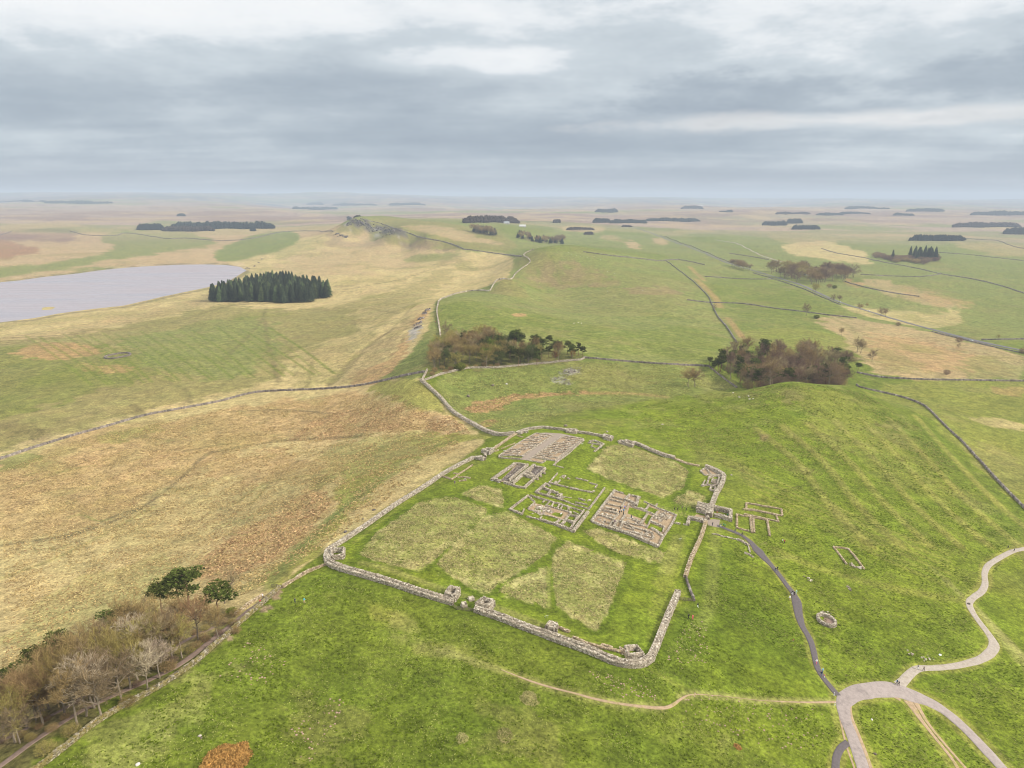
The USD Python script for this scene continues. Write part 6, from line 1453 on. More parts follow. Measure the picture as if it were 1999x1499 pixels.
for i, q in enumerate(inside([(985,715),(1000,672),(1060,684),(1135,692),(1140,697),(1100,704),(1050,709)], n=22, gap=4.4, seed=14)):
    k = ("pine0", "dull", "pine2", "bare_brown0", "pine1")[i % 5]
    tree(k, q[0], q[1], 10 + 5 * rng.random(), {"p": "dark pine among several in the right half of the wood on the crag", "d": "dull green tree in the right half of the wood on the crag"}.get(k[0], "bare brown tree in the right half of the wood on the crag"), "right half of the crag wood, " + k[:4], 1.1)
for i, q in enumerate(inside([(836,738),(850,720),(900,716),(985,712),(985,717),(900,721)], n=10, gap=3.0, seed=5)):
    tree("shrub_brown", q[0], q[1], 2.8 + rng.random(), "brown undergrowth bush along the wall of the crag wood", "undergrowth bushes of the crag wood", 1.1)

# the pine wood behind the brow
PW = [tuple(P((1388,716))[0][:2]), tuple(P((1432,752))[0][:2]), (196,540), (225,556), (262,556), (285,590), tuple(P((1655,712))[0][:2]), tuple(P((1600,694))[0][:2]), tuple(P((1520,690))[0][:2]), tuple(P((1450,698))[0][:2])]
_c = np.mean(PW, 0)
for i, q in enumerate(inside(poly_w=PW, n=125, gap=5.2, seed=8)):
    u = math.degrees(math.atan2(q[0], q[1]))
    px = CX + F * math.tan(math.radians(u)) * 1.0
    left = px < 1520 + 45 * rng.standard_normal()
    back = np.hypot(*q) > 640
    if left:
        k = ("pine0", "bare_red0", "bare_brown0", "pine1", "bare_red1")[i % 5]
        tree(k, q[0], q[1], 14 + 5 * rng.random(), "dark pine among many in the left half of the wood behind the brow" if k[0] == "p" else "bare brown tree among the pines behind the brow", "pines of the wood behind the brow" if k[0] == "p" else "bare trees among the pines behind the brow", 1.1)
    else:
        k = ("bare_red0", "bare_red1", "bare_brown1", "bare_red1", "bare_red0", "pine1", "bare_grey1")[i % 7]
        tree(k, q[0], q[1], 14 + 5 * rng.random(), {"p": "scattered pine among the reddish bare trees behind the brow"}.get(k[0], "reddish-brown bare tree among many in the right half of the wood behind the brow"), {"p": "pines among the reddish trees"}.get(k[0], "reddish bare trees of the wood behind the brow"), 1.25)
for i, q in enumerate(inside(poly_w=[tuple(P((1420,742))[0][:2]), (196,545), (228,560), (262,558), (285,592), (280,604), (240,578), (196,562)], n=26, gap=4.0, seed=9)):
    tree("shrub_red" if i % 3 else "shrub_brown", q[0], q[1], 6 + 3 * rng.random(), "brown thicket bush at the front of the wood behind the brow", "thicket bushes behind the brow", 1.0)
for k in [("pine1",1393,724,703,"small outlying pine at the left tip of the wood behind the brow"),("pine2",1402,728,699,"leaning pine second from the left tip of the wood behind the brow"),("pine2",1385,716,697,"leftmost tiny pine of the wood behind the brow"),("pine2",1675,727,708,"lone small pine at the right end of the wood behind the brow"),
          ("bare_brown1",1344,755,723,"left of two round bare bushes in the dip before the pine wood"),("bare_grey1",1357,755,723,"right of two round bare bushes in the dip before the pine wood"),("bare_grey0",1673,688,661,"bare spreading tree by the field boundary above the rushes"),("bare_grey1",1680,690,666,"second bare tree close beside the spreading one above the rushes"),("bare_red0",1702,705,682,"brown bare tree lowest on the field boundary above the rushes"),
          ("bare_brown0",1643,657,641,"small bare tree on the hedge line above the rushes"),("bare_grey0",1574,616,594,"lone bare tree on the far end of the pasture wall"),("bare_olive0",1590,577,554,"bare roadside tree just below the farm wood"),("bare_grey0",1626,590,575,"thin bare tree beside the road, left of the white car"),("bare_grey1",1637,592,577,"thin bare tree just above the first white car"),
          ("bare_brown1",1678,608,593,"dark bare tree on the near verge between the two white cars"),("bare_brown1",1692,601,592,"small bare shrub tree behind the second white car"),("bare_red0",1720,617,600,"left of two small bare trees on the pale field beyond the road"),("bare_red1",1728,619,603,"right of two small bare trees on the pale field beyond the road"),("shrub_gorse",1594,622,614,"small dark green bush on the pasture hedge line"),
          ("shrub_red",1753,636,628,"round brown bush below the road in the pale field"),("shrub_red",1872,668,658,"brown bush on the near verge left of the silver car"),("bare_red0",1871,680,670,"small brown tree below the silver car"),("shrub_red",1848,731,721,"rounded brown bush at the foot of the rushy strip"),("shrub_gorse",1629,563,556,"dark green bush in the field right of the farm wood"),("shrub_brown",1619,561,553,"brown thicket beside the dark green bush right of the farm wood"),
          ("bare_olive0",1948,664,654,"small tree on the dark wall at the right edge"),("shrub_brown",1998,690,678,"dark bush cut by the right edge beside the road"),("bare_grey0",1394,606,594,"little bare tree at the crossing of the pasture walls")]:
    tree_px(k[0], k[1], k[2], k[3], k[4], widen=1.35 if 1340 < k[1] < 1360 else 1.1)

# trees round the farm, and the hedge trees left of it
def grove(poly, n, kinds, h, label, group, seed, gap=8.5, widen=1.55):
    for i, q in enumerate(inside(poly, n=n, gap=gap, seed=seed)):
        k = kinds[i % len(kinds)]
        tree(k, q[0], q[1], h * (0.85 + 0.3 * rng.random()), label[k[:4]] if isinstance(label, dict) else label, group[k[:4]] if isinstance(group, dict) else group, widen)
grove([(1484,538),(1500,528),(1560,526),(1580,534),(1550,548),(1510,541)], 20, ["bare_brown0", "bare_olive1", "bare_red1"], 22, "bare tree of the left grove at the farm", "bare trees of the left grove at the farm", 21)
grove([(1525,548),(1560,538),(1600,541),(1612,556),(1570,557)], 18, ["bare_brown1", "bare_red0", "bare_olive0"], 22, "bare tree of the front grove below the farm roof", "bare trees of the front grove at the farm", 22)
grove([(1604,552),(1602,535),(1625,531),(1650,535),(1668,541),(1655,549),(1630,552)], 22, ["bare_red0", "bare_red1", "bare_brown1"], 24, "reddish bare tree of the right grove at the farm", "bare trees of the right grove at the farm", 23)
grove([(1424,518),(1440,521),(1462,527),(1464,530),(1440,526)], 14, ["bare_brown0", "bare_grey1"], 15, "bare hedge tree along the road left of the farm", "hedge trees along the road", 24)
grove([(1706,503),(1712,497),(1760,505),(1820,500),(1838,504),(1826,512),(1800,517),(1750,513)], 70, ["shrub_red", "shrub_red", "shrub_brown"], 11, "low reddish tree in the wood topped by spruces", "reddish trees of the wood topped by spruces", 25, 11)
grove([(1770,503),(1800,500),(1834,506),(1826,511),(1790,508)], 20, ["spruce0", "spruce1"], 33, "dark spire of spruce rising from the reddish wood at right", "spruces rising from the reddish wood", 26, 10, 1.0)
tree_px("spruce0", 1742, 507, 487, "lone dark spruce at the left of the reddish wood")
grove([(922,452),(945,454),(966,458),(966,461),(945,458)], 26, ["bare_brown0", "spruce1", "bare_grey0"], 22, {"bare": "bare tree in the small copse on the far green slope", "spru": "dark conifer in the small copse on the far green slope"}, {"bare": "bare trees of the far copse", "spru": "conifers of the far copse"}, 27, 10)
grove([(998,460),(1030,464),(1055,470),(1100,472),(1098,477),(1050,474),(1020,469)], 40, ["spruce0", "bare_grey1", "spruce1", "bare_brown1"], 20, {"bare": "bare tree in the straggling belt below the copse", "spru": "conifer in the straggling belt below the copse"}, {"bare": "bare trees of the straggling belt", "spru": "conifers of the straggling belt"}, 28, 11)
# the plantation by the lough
CP_ = [(413,589),(440,590),(500,590),(560,592),(600,590),(632,584),(648,577),(640,571),(600,564),(540,554),(500,557),(462,570),(440,574),(420,581)]
_lab = {"spru": "dark spruce standing in the dense plantation beside the lough", "larc": "paler green conifer standing in the dense plantation beside the lough"}
_grp = {"spru": "dark spruces of the plantation beside the lough", "larc": "paler conifers of the plantation beside the lough"}
for i, q in enumerate(inside(CP_, n=270, gap=5.7, seed=31, tries=14000)):
    k = ("spruce0", "spruce1", "larch", "spruce1", "spruce0", "larch", "spruce0")[i % 7]
    tree(k, q[0], q[1], 25 + 4.5 * rng.random(), _lab[k[:4]], _grp[k[:4]], 1.15)

# far plantations: each reads as one mass
def far_mass(label, x0, x1, yb, yt, mat="far_wood", seed=0, depth=1.6, slope=0.0, tall=None):
    g = np.random.default_rng(seed + int(x0))
    a = P((x0, yb), (x1, yb + slope))
    w = np.linalg.norm(a[1] - a[0]); d = np.linalg.norm(a[0, :2])
    x, y, dz = ray((x0 + x1) / 2, yt); r_ = np.linalg.norm((a[0] + a[1])[:2] / 2)
    h = max(8.0, EYE + dz / math.hypot(x, y) * r_ - (a[0, 2] + a[1, 2]) / 2)
    h = min(0.85 * h, tall or 60)
    dep = max(35.0, d * 0.02) * depth
    n = int(min(330, max(50, w * dep / (h * h * 0.075))))
    u = g.random(n); v = g.random(n) ** 1.0
    dirv = a.mean(0)[:2] / np.linalg.norm(a.mean(0)[:2])
    q = a[0, :2] + (a[1, :2] - a[0, :2]) * u[:, None] + dirv * (v * dep * np.sqrt(np.clip(1 - (2 * u - 1) ** 4, 0.05, 1)))[:, None]
    z = Z(q[:, 0], q[:, 1])
    hh = h * (0.62 + 0.5 * g.random(n)) * np.clip(0.62 + 4.0 * np.minimum(u, 1 - u), 0, 1) * (0.72 + 0.5 * meshkit.fbm(np.column_stack([u * w / 90.0, 0 * u, 0 * u + seed + x0]), 3, 4))
    rad = h * 0.19 * max(1.0, (w * dep / (h * h * 0.075) / 330) ** 0.4) * (0.8 + 0.5 * g.random(n))
    ang = np.arange(6) * np.pi / 3
    vs, fs = [], []
    rings = ((0.0, 0.75), (0.35, 1.0), (0.75, 0.62), (1.0, 0.08)) if mat == "far_wood" else ((0.0, 0.6), (0.4, 1.1), (0.8, 0.85), (1.0, 0.25))
    V = np.stack([np.stack([q[:, None, 0] + (rad * k_)[:, None] * np.cos(ang + i), q[:, None, 1] + (rad * k_)[:, None] * np.sin(ang + i), (z - 1 + hh * t_)[:, None] + 0 * ang[None]], -1) for i, (t_, k_) in enumerate(rings)], 1)
    V += g.normal(0, 0.12, V.shape) * rad[:, None, None, None]
    V = V.reshape(n, 24, 3)
    k = np.arange(6); k2 = (k + 1) % 6
    f = np.concatenate([np.concatenate([np.stack([6 * r + k, 6 * r + k2, 6 * r + 6 + k2], -1), np.stack([6 * r + k, 6 * r + 6 + k2, 6 * r + 6 + k], -1)]) for r in range(3)] + [np.stack([np.full(4, 18), 18 + np.arange(1, 5), 19 + np.arange(1, 5)], -1)])
    f = (f[None] + 24 * np.arange(n)[:, None, None]).reshape(-1, 3)
    return tag(usdkit.mesh(stage, numbered("/World/distant_wood"), (V.reshape(-1, 3), f), M[mat], smooth=False), label, "wood", None, "stuff")
for k in [("long dark plantation on the moor behind the lough",335,535,446,430,"far_wood"),("brown wood along the front of the long plantation",318,418,451,440,"far_brown_wood"),("ragged trees at the left end of the long plantation",268,320,449,437,"far_wood"),
          ("dark forest on the skyline at the far left",0,90,395,392,"far_wood"),("thicker dark forest on the skyline at the left",88,220,397,391,"far_wood"),("thin dark plantation on the far moor, middle left",572,658,408,402,"far_wood"),("faint plantation on the rim, middle left",600,632,400,397,"far_wood"),
          ("faint long plantation on the rim right of the middle left one",650,735,401,398,"far_wood"),("faint plantation on the rim above the crag's back",760,830,401,396,"far_wood"),("small dark trees at the crag's left foot",680,700,424,421,"far_wood"),
          ("dark wood with pale trunks behind the crag's back slope",906,1012,436,422,"far_brown_wood"),("rounded dark plantation alone on the moor at centre",1163,1205,414,407,"far_wood"),("long plantation crossed by the road, left block",1158,1192,435,425,"far_wood"),("long plantation crossed by the road, middle block",1192,1262,436,428,"far_wood"),
          ("long plantation crossed by the road, right block",1260,1365,432,425,"far_wood"),("small clump of trees on the dark peat strip",1080,1094,435,428,"far_brown_wood"),("dark trees beside the road in front of the long plantation",1214,1234,443,439,"far_brown_wood"),
          ("brown-green trees on the far ridge right of centre",1330,1372,408,403,"far_brown_wood"),("dark thin plantation on the far ridge",1405,1430,414,411,"far_wood"),("plantation block above the farm, left",1488,1536,440,431,"far_wood"),
          ("plantation block above the farm, small and upper",1536,1566,436,428,"far_wood"),("plantation block above the farm, right",1546,1600,448,439,"far_wood"),("straggling trees on the far moor at right",1516,1580,418,414,"far_brown_wood"),
          ("dark plantation on the far moor at right",1594,1646,420,415,"far_wood"),("second dark plantation touching it on the right",1638,1698,418,414,"far_wood"),("faint long plantation on the rim further right",1650,1735,408,403,"far_wood"),
          ("plantation on the slope right of the far moor blocks",1744,1784,421,416,"far_wood"),("faint long plantation under the far hills at right",1770,1842,413,407,"far_wood"),("long faint plantation at the far right edge",1895,2010,420,412,"far_wood"),
          ("wooded valley fading into haze at the far right",1860,1990,444,434,"far_brown_wood"),("dark oblong plantation right of the spruce-topped wood",1776,1882,470,457,"far_wood"),("dark plantation cut by the right edge",1958,2020,457,445,"far_wood"),("dark bushes at the peat patch in the middle distance",1106,1160,449,446,"far_brown_wood"),("low scrub below the peat patch",1140,1158,458,455,"far_brown_wood"),
          ("dark clump on the moor beyond the lough",346,362,422,417,"far_wood"),("small dark trees in the green field beyond the plantation",488,500,451,447,"far_wood"),]:
    far_mass(k[0], k[1], k[2], k[3], k[4], k[5], slope={"brown felled wood under the plantation blocks": 4}.get(k[0], 0))
# bracken, gorse and tussocks close by
M["litter"] = plain("litter", (0.25, 0.15, 0.06), 0.95, 0.4, 1.5)
def clump(name, label, cat, px, rx, ry, n, mat, ln=0.5, wd=0.08, dome=0.8, seed=1, kind=None, group=None):
    g = np.random.default_rng(seed)
    w = P(px)[0]
    a = g.random(n) * 6.283; r = np.sqrt(g.random(n))
    q = w[:2] + np.column_stack([np.cos(a) * r * rx, np.sin(a) * r * ry]) * (0.75 + 0.5 * meshkit.noise(np.column_stack([np.cos(a) * 2 + 9, np.sin(a) * 2 + 9, 0 * a]), seed))[:, None]
    z = Z(q[:, 0], q[:, 1]) + dome * (1 - r ** 2) * (0.4 + 0.6 * g.random(n))
    u = rvec(g, n) * ln * (0.6 + 0.7 * g.random((n, 1))); u[:, 2] = np.abs(u[:, 2]) * 0.8
    v = np.cross(u, rvec(g, n)); v = v / (np.linalg.norm(v, axis=1, keepdims=True) + 1e-9) * wd * (0.6 + 0.8 * g.random((n, 1)))
    t = thing(name, label, cat, group=group)
    part(t, "fronds", flakes(np.column_stack([q, z]), u, v), M[mat], kind="stuff")
    m = 40; aa = np.arange(m) * 2 * np.pi / m
    rings = []
    for f_ in (0.0, 0.5, 0.9, 1.0):
        qq = w[:2] + np.column_stack([np.cos(aa) * rx * f_, np.sin(aa) * ry * f_]) * 0.8 * (0.75 + 0.5 * meshkit.noise(np.column_stack([np.cos(aa) * 2 + 9, np.sin(aa) * 2 + 9, 0 * aa]), seed))[:, None]
        rings.append(np.column_stack([qq, Z(qq[:, 0], qq[:, 1]) + dome * 0.55 * (1 - f_ ** 2) - 0.05]))
    vv = np.vstack(rings); k = np.arange(m); k2 = (k + 1) % m
    ff = np.concatenate([np.concatenate([np.stack([r_ * m + k, (r_ + 1) * m + k, (r_ + 1) * m + k2], -1), np.stack([r_ * m + k, (r_ + 1) * m + k2, r_ * m + k2], -1)]) for r_ in range(3)])
    if mat == "fern":
        part(t, "litter", (vv, ff), M["litter"], True)
    return t
clump("bracken_patch", "round patch of dead orange bracken at the bottom edge, left of centre", "bracken", (441,1484), 4.9, 5.6, 4200, "fern", 0.6, 0.16, 0.9, 3)
clump("bracken_patch", "tiny dead bracken clump on the green bank at the bottom right of centre", "bracken", (1440,1458), 0.9, 1.0, 150, "fern", 0.4, 0.12, 0.5, 4)
clump("grass_mound", "rounded mound of pale tussock grass below the dirt path", "mound", (1033,1363), 2.6, 3.2, 1500, "dead_grass", 0.3, 0.05, 0.5, 5)
clump("grass_mound", "faint grey-green tussock at the bottom edge, left of centre", "mound", (903,1441), 1.5, 2.0, 500, "dead_grass", 0.35, 0.05, 0.6, 6)
clump("grass_mound", "tussock with brown stems near the bottom centre", "mound", (985,1436), 2.2, 3.0, 500, "dead_grass", 0.3, 0.05, 0.5, 7)
clump("grass_mound", "small tuft of dead stalks on the brow of the green hill", "mound", (1492,853), 2.2, 3.4, 260, "dead_grass", 0.35, 0.07, 0.5, 8)
def sward(name, label, polys, n, mat, ln, wd, seed, thr=0.5, grain=6.0, comb=None):
    """Tufts standing in a field, thicker where the sward is rank: leaf-sized blades, one soft mass."""
    g = np.random.default_rng(seed)
    out = []
    shapes = [shapely.Polygon(P(*pts)[:, :2]).buffer(0).difference(shapely.union_all(PATHS)) for pts in polys]
    total = sum(pg.area for pg in shapes)
    for pg in shapes:
        x0, y0, x1, y1 = pg.bounds
        m = int(n * (x1 - x0) * (y1 - y0) / total * 1.8)
        q = np.column_stack([x0 + (x1 - x0) * g.random(m), y0 + (y1 - y0) * g.random(m)])
        q = q[shapely.contains_xy(pg, q[:, 0], q[:, 1])]
        f = meshkit.fbm(np.column_stack([q / grain + 31.7, 0 * q[:, 0]]), 4, seed)
        out.append(q[f + 0.12 * g.standard_normal(len(q)) > thr])
    q = np.vstack(out); n = len(q)
    u = rvec(g, n) * ln * (0.5 + 0.9 * g.random((n, 1))); u[:, 2] = np.abs(u[:, 2]) * 0.5
    if comb is not None:
        u[:, :2] = u[:, :2] * 0.5 + np.array(comb) * ln * (0.6 + 0.6 * g.random((n, 1)))
    v = np.cross(u, rvec(g, n)); v = v / (np.linalg.norm(v, axis=1, keepdims=True) + 1e-9) * wd * (0.5 + g.random((n, 1)))
    fl = flakes(np.column_stack([q, Z(q[:, 0], q[:, 1]) + 0.10 + 0.12 * g.random(n)]), u, v)
    toned(struct(name, fl, M[mat], kind="stuff", label=label), fl)
M["rank_green"] = leafmat("rank_green", (0.082, 0.122, 0.004), 0.0, 0.3, 0.2, 0.4)
M["pale_blade"] = leafmat("pale_blade", (0.32, 0.30, 0.10), 0.0, 0.3, 0.3, 0.35)
M["straw_blade"] = leafmat("straw_blade", (0.40, 0.31, 0.13), 0.0, 0.3, 0.2, 0.4)
M["rush_brown"] = leafmat("rush_brown", (0.27, 0.18, 0.08), 0.0, 0.3, 0.2, 0.4)
FRONT = [(90,1510),(300,1375),(480,1235),(620,1125),(880,1195),(1225,1325),(1290,1290),(1345,1200),(1480,1330),(1640,1400),(1640,1510)]
EASTF = [(1370,1180),(1440,1060),(1520,960),(1700,900),(1990,1040),(1900,1190),(1900,1300),(1760,1320),(1640,1340)]
SOUTHF = [(1660,1510),(1680,1370),(1760,1375),(1830,1330),(1999,1280),(1999,1510)]
sward("dead_grass", "pale dead stalks standing in the rank grass plots inside the fort", TUFTED, 30000, "dead_grass", 0.42, 0.13, 301, 0.47, 4.0)
sward("grass", "dark green tufts in the rank grass plots inside the fort", TUFTED, 4000, "rank_green", 0.40, 0.14, 302, 0.54, 5.0)
sward("dead_grass", "pale stalks scattered over the green field in the foreground", [FRONT], 17000, "pale_blade", 0.30, 0.08, 303, 0.55, 8.0)
sward("grass", "dark green tufts scattered over the field in the foreground", [FRONT], 15000, "rank_green", 0.38, 0.12, 304, 0.52, 5.0)
sward("grass", "dark green tufts combed by the wind on the slopes right of the fort", [EASTF, SOUTHF], 18000, "rank_green", 0.55, 0.11, 305, 0.52, 7.0, (0.45, -0.55))
sward("dead_grass", "pale grass combed by the wind on the slopes right of the fort", [EASTF, SOUTHF], 24000, "pale_blade", 0.50, 0.08, 306, 0.54, 9.0, (0.45, -0.55))
MOOR = [(0,1330),(0,920),(150,860),(420,800),(640,770),(740,765),(880,830),(900,870),(640,1060),(500,1150),(300,1240),(120,1330)]
sward("moor_grass", "straw-coloured tussocks on the rough moor north of the fort", [MOOR], 60000, "straw_blade", 0.75, 0.20, 307, 0.50, 9.0)
sward("moor_grass", "brown rush and bracken tufts on the rough moor north of the fort", [MOOR], 15000, "rush_brown", 0.7, 0.16, 308, 0.56, 14.0)
BRACKENS = [[(905,798),(930,785),(975,775),(1000,770),(1045,767),(1100,764),(1140,765),(1145,769),(1060,773),(1000,783),(975,799),(925,806)],[(938,828),(960,819),(974,822),(950,832)],[(835,822),(880,812),(903,828),(922,848),(880,850),(845,840)],
            [(370,1108),(425,1068),(520,1010),(600,962),(640,960),(645,985),(605,1032),(555,1078),(480,1116),(420,1135)],[(560,860),(700,848),(860,842),(890,825),(740,792),(640,800)]]
M["bracken_blade"] = leafmat("bracken_blade", (0.45, 0.31, 0.15), 0.0, 0.35, 0.2, 0.45)
sward("bracken_bed", "beds of dead orange-brown bracken along the dip and on the moor side of the wall", BRACKENS, 9000, "bracken_blade", 0.8, 0.26, 309, 0.52, 9.0)
sward("bracken_bed", "dark gaps and shaded fronds among the dead bracken beds", BRACKENS, 3000, "rush_brown", 0.8, 0.26, 310, 0.55, 5.0)
DIP = [(850,745),(1000,712),(1140,705),(1390,720),(1430,757),(1330,772),(1130,800),(1000,836),(945,840),(890,800)]
BROW = [(1190,800),(1440,765),(1545,748),(1690,770),(1790,830),(1900,950),(1960,1020),(1700,900),(1520,950),(1420,910),(1340,880)]
sward("dead_grass", "pale tussocks scattered over the green dip beyond the fort", [DIP], 16000, "pale_blade", 0.8, 0.22, 311, 0.52, 12.0)
sward("dead_grass", "pale tussocks scattered over the big green brow", [BROW], 20000, "pale_blade", 0.7, 0.18, 312, 0.55, 14.0, (0.3, -0.4))
sward("grass", "darker tufts over the big green brow", [BROW], 8000, "rank_green", 0.7, 0.2, 313, 0.54, 9.0, (0.3, -0.4))
# ------------------------------------------------------------------ people, sheep, cars, small things
import manifold3d as mf
def skin_of(bones, cell=0.035, rounds=6, tris=None):
    """One smooth closed surface round a skeleton: hulls of the spheres at each bone's ends, joined and relaxed."""
    m = None
    for a, ra, b, rb in bones:
        s = mf.Manifold.hull(mf.Manifold.sphere(ra, 8).translate(a) + mf.Manifold.sphere(rb, 8).translate(b)) if True else None
        m = s if m is None else m + s
    m = m.refine_to_length(cell)
    k = m.to_mesh()
    t = trimesh.Trimesh(k.vert_properties[:, :3], k.tri_verts, process=True)
    trimesh.smoothing.filter_taubin(t, iterations=rounds)
    return np.array(t.vertices), np.array(t.faces)
def figure(stride=0.0, arms=0.15, bend=0.0, pack=False):
    """A standing or striding adult 1.72 m tall facing +y; returns its body and clothes."""
    hip, knee, ank = 0.90, 0.49, 0.08
    J = {}
    sh = (0, 0.02 + bend, 1.40)
    for s, sg in (("l", -1), ("r", 1)):
        f = sg * stride
        J["hip" + s] = (0.095 * sg, 0, hip)
        J["kn" + s] = (0.10 * sg, f * 0.55 + 0.05 * (stride > 0), knee)
        J["an" + s] = (0.10 * sg, f * 0.95 - (0.10 if f < 0 else 0.0), ank + (0.06 if f < 0 else 0))
        J["toe" + s] = (0.11 * sg, f * 0.95 + 0.17 - (0.10 if f < 0 else 0.0), 0.035)
        J["sh" + s] = (0.185 * sg, sh[1], 1.40)
        J["el" + s] = (0.235 * sg, sh[1] - f * 0.4 - 0.03, 1.12)
        J["wr" + s] = (0.225 * sg, sh[1] - f * 0.75 + arms * 0.8, 0.89 + abs(arms) * 0.3)
    nk, hd = (0, sh[1] + 0.01, 1.49), (0, sh[1] + 0.035, 1.62)
    body, legs, top = [], [], []
    for s in "lr":
        legs += [(J["hip" + s], 0.088, J["kn" + s], 0.058), (J["kn" + s], 0.058, J["an" + s], 0.040)]
        body += [(J["an" + s], 0.042, J["toe" + s], 0.034), (J["el" + s], 0.036, J["wr" + s], 0.026)]
        top += [(J["sh" + s], 0.058, J["el" + s], 0.044), (J["el" + s], 0.044, J["wr" + s], 0.034)]
        w = np.array(J["wr" + s]); sg = 1 if s == "r" else -1
        palm = w + [0, 0.015, -0.075]
        body.append((tuple(w), 0.024, tuple(palm), 0.028))
        for k in range(4):
            kn = palm + [0, -0.027 + 0.018 * k, -0.035]
            body.append((tuple(palm + [0, -0.022 + 0.015 * k, -0.01]), 0.010, tuple(kn), 0.009)); body.append((tuple(kn), 0.009, tuple(kn + [-0.012 * sg, 0.004, -(0.042, 0.05, 0.048, 0.038)[k] + 0.006]), 0.0075))
        body.append((tuple(palm + [0, 0.022, 0.02]), 0.011, tuple(palm + [-0.012 * sg, 0.05, -0.02]), 0.008))
    torso = [((0, 0, 0.93), 0.125, (0, bend * 0.5, 1.14), 0.115), ((0, bend * 0.5, 1.14), 0.115, (0, sh[1], 1.34), 0.125), ((-0.12, sh[1], 1.37), 0.075, (0.12, sh[1], 1.37), 0.075)]
    body += torso[1:] + [(nk, 0.052, (0, sh[1], 1.40), 0.06), (nk, 0.048, hd, 0.06), (hd, 0.086, (0, hd[1] + 0.012, hd[2] + 0.035), 0.082), ((0, hd[1] + 0.04, hd[2] - 0.055), 0.045, hd, 0.07), ((0, hd[1] + 0.088, hd[2] - 0.008), 0.012, (0, hd[1] + 0.078, hd[2] + 0.02), 0.012)]
    body += [((-0.082, hd[1], hd[2]), 0.018, (-0.07, hd[1], hd[2]), 0.02), ((0.082, hd[1], hd[2]), 0.018, (0.07, hd[1], hd[2]), 0.02)]
    body += [(J["hip" + s], 0.07, J["kn" + s], 0.045) for s in "lr"] + [(J["kn" + s], 0.045, J["an" + s], 0.034) for s in "lr"] + [((0, 0, 0.93), 0.11, (0, 0, 1.1), 0.10)] + [(J["sh" + s], 0.045, J["el" + s], 0.034) for s in "lr"]
    fat = lambda bs, d: [(a, r + d, b, q + d) for a, r, b, q in bs]
    out = {"body": skin_of(body, 0.16, 3),
           "jacket": skin_of(fat(torso + top, 0.022), 0.16, 4),
           "trousers": skin_of(fat(legs, 0.018) + [((-0.06, 0, 0.92), 0.115, (0.06, 0, 0.92), 0.115)], 0.16, 4),
           "hair": skin_of([((0, hd[1] - 0.018, hd[2] + 0.02), 0.092, (0, hd[1] - 0.012, hd[2] + 0.052), 0.084), ((0, hd[1] - 0.045, hd[2] - 0.05), 0.055, (0, hd[1] - 0.03, hd[2] + 0.02), 0.075)], 0.1, 3)}
    if pack:
        out["backpack"] = skin_of([((-0.07, sh[1] - 0.22, 1.10), 0.09, (0.07, sh[1] - 0.22, 1.10), 0.09), ((-0.06, sh[1] - 0.20, 1.32), 0.08, (0.06, sh[1] - 0.20, 1.32), 0.08), ((0, sh[1] - 0.21, 1.10), 0.1, (0, sh[1] - 0.20, 1.34), 0.09)], 0.15, 3)
    return out
POSE = [figure(0.0, 0.05), figure(0.26, 0.10), figure(0.20, 0.02, 0.03, True), figure(0.0, 0.28, 0.04), figure(0.0, 0.05, 0.0, True)]
DYE = dict(black=(0.018, 0.018, 0.020), navy=(0.022, 0.030, 0.060), jeans=(0.065, 0.10, 0.19), white=(0.75, 0.75, 0.75), violet=(0.30, 0.24, 0.65), blue=(0.03, 0.25, 0.48), cyan=(0.10, 0.50, 0.62), red=(0.50, 0.03, 0.07), pink=(0.75, 0.12, 0.18), green=(0.03, 0.20, 0.09),
           mint=(0.38, 0.56, 0.46), skyblue=(0.25, 0.45, 0.62), brown=(0.10, 0.06, 0.04), grey=(0.16, 0.16, 0.17), skin=(0.55, 0.36, 0.27), tan=(0.42, 0.30, 0.18), purple=(0.14, 0.05, 0.17), khaki=(0.16, 0.15, 0.10), blond=(0.35, 0.24, 0.11))
for k, c in DYE.items():
    M["dye_" + k] = plain("dye_" + k, c, 0.85, 0.06, 8.0)
def person(px, pose, jacket, trousers, hair, facing, label, pack=None, scale=1.06, group=None):
    w = P(px)[0]
    t = thing("person", label, "person", (w[0], w[1], w[2] + 0.10), facing, group, (scale,) * 3)
    f = POSE[pose]
    part(t, "body", f["body"], M["dye_skin"], True); part(t, "jacket", f["jacket"], M["dye_" + jacket], True)
    part(t, "trousers", f["trousers"], M["dye_" + trousers], True); part(t, "hair", f["hair"], M["dye_" + hair], True)
    if "backpack" in f:
        part(t, "backpack", f["backpack"], M["dye_" + (pack or "black")], True)
    return t
up, down = 0.0, math.pi
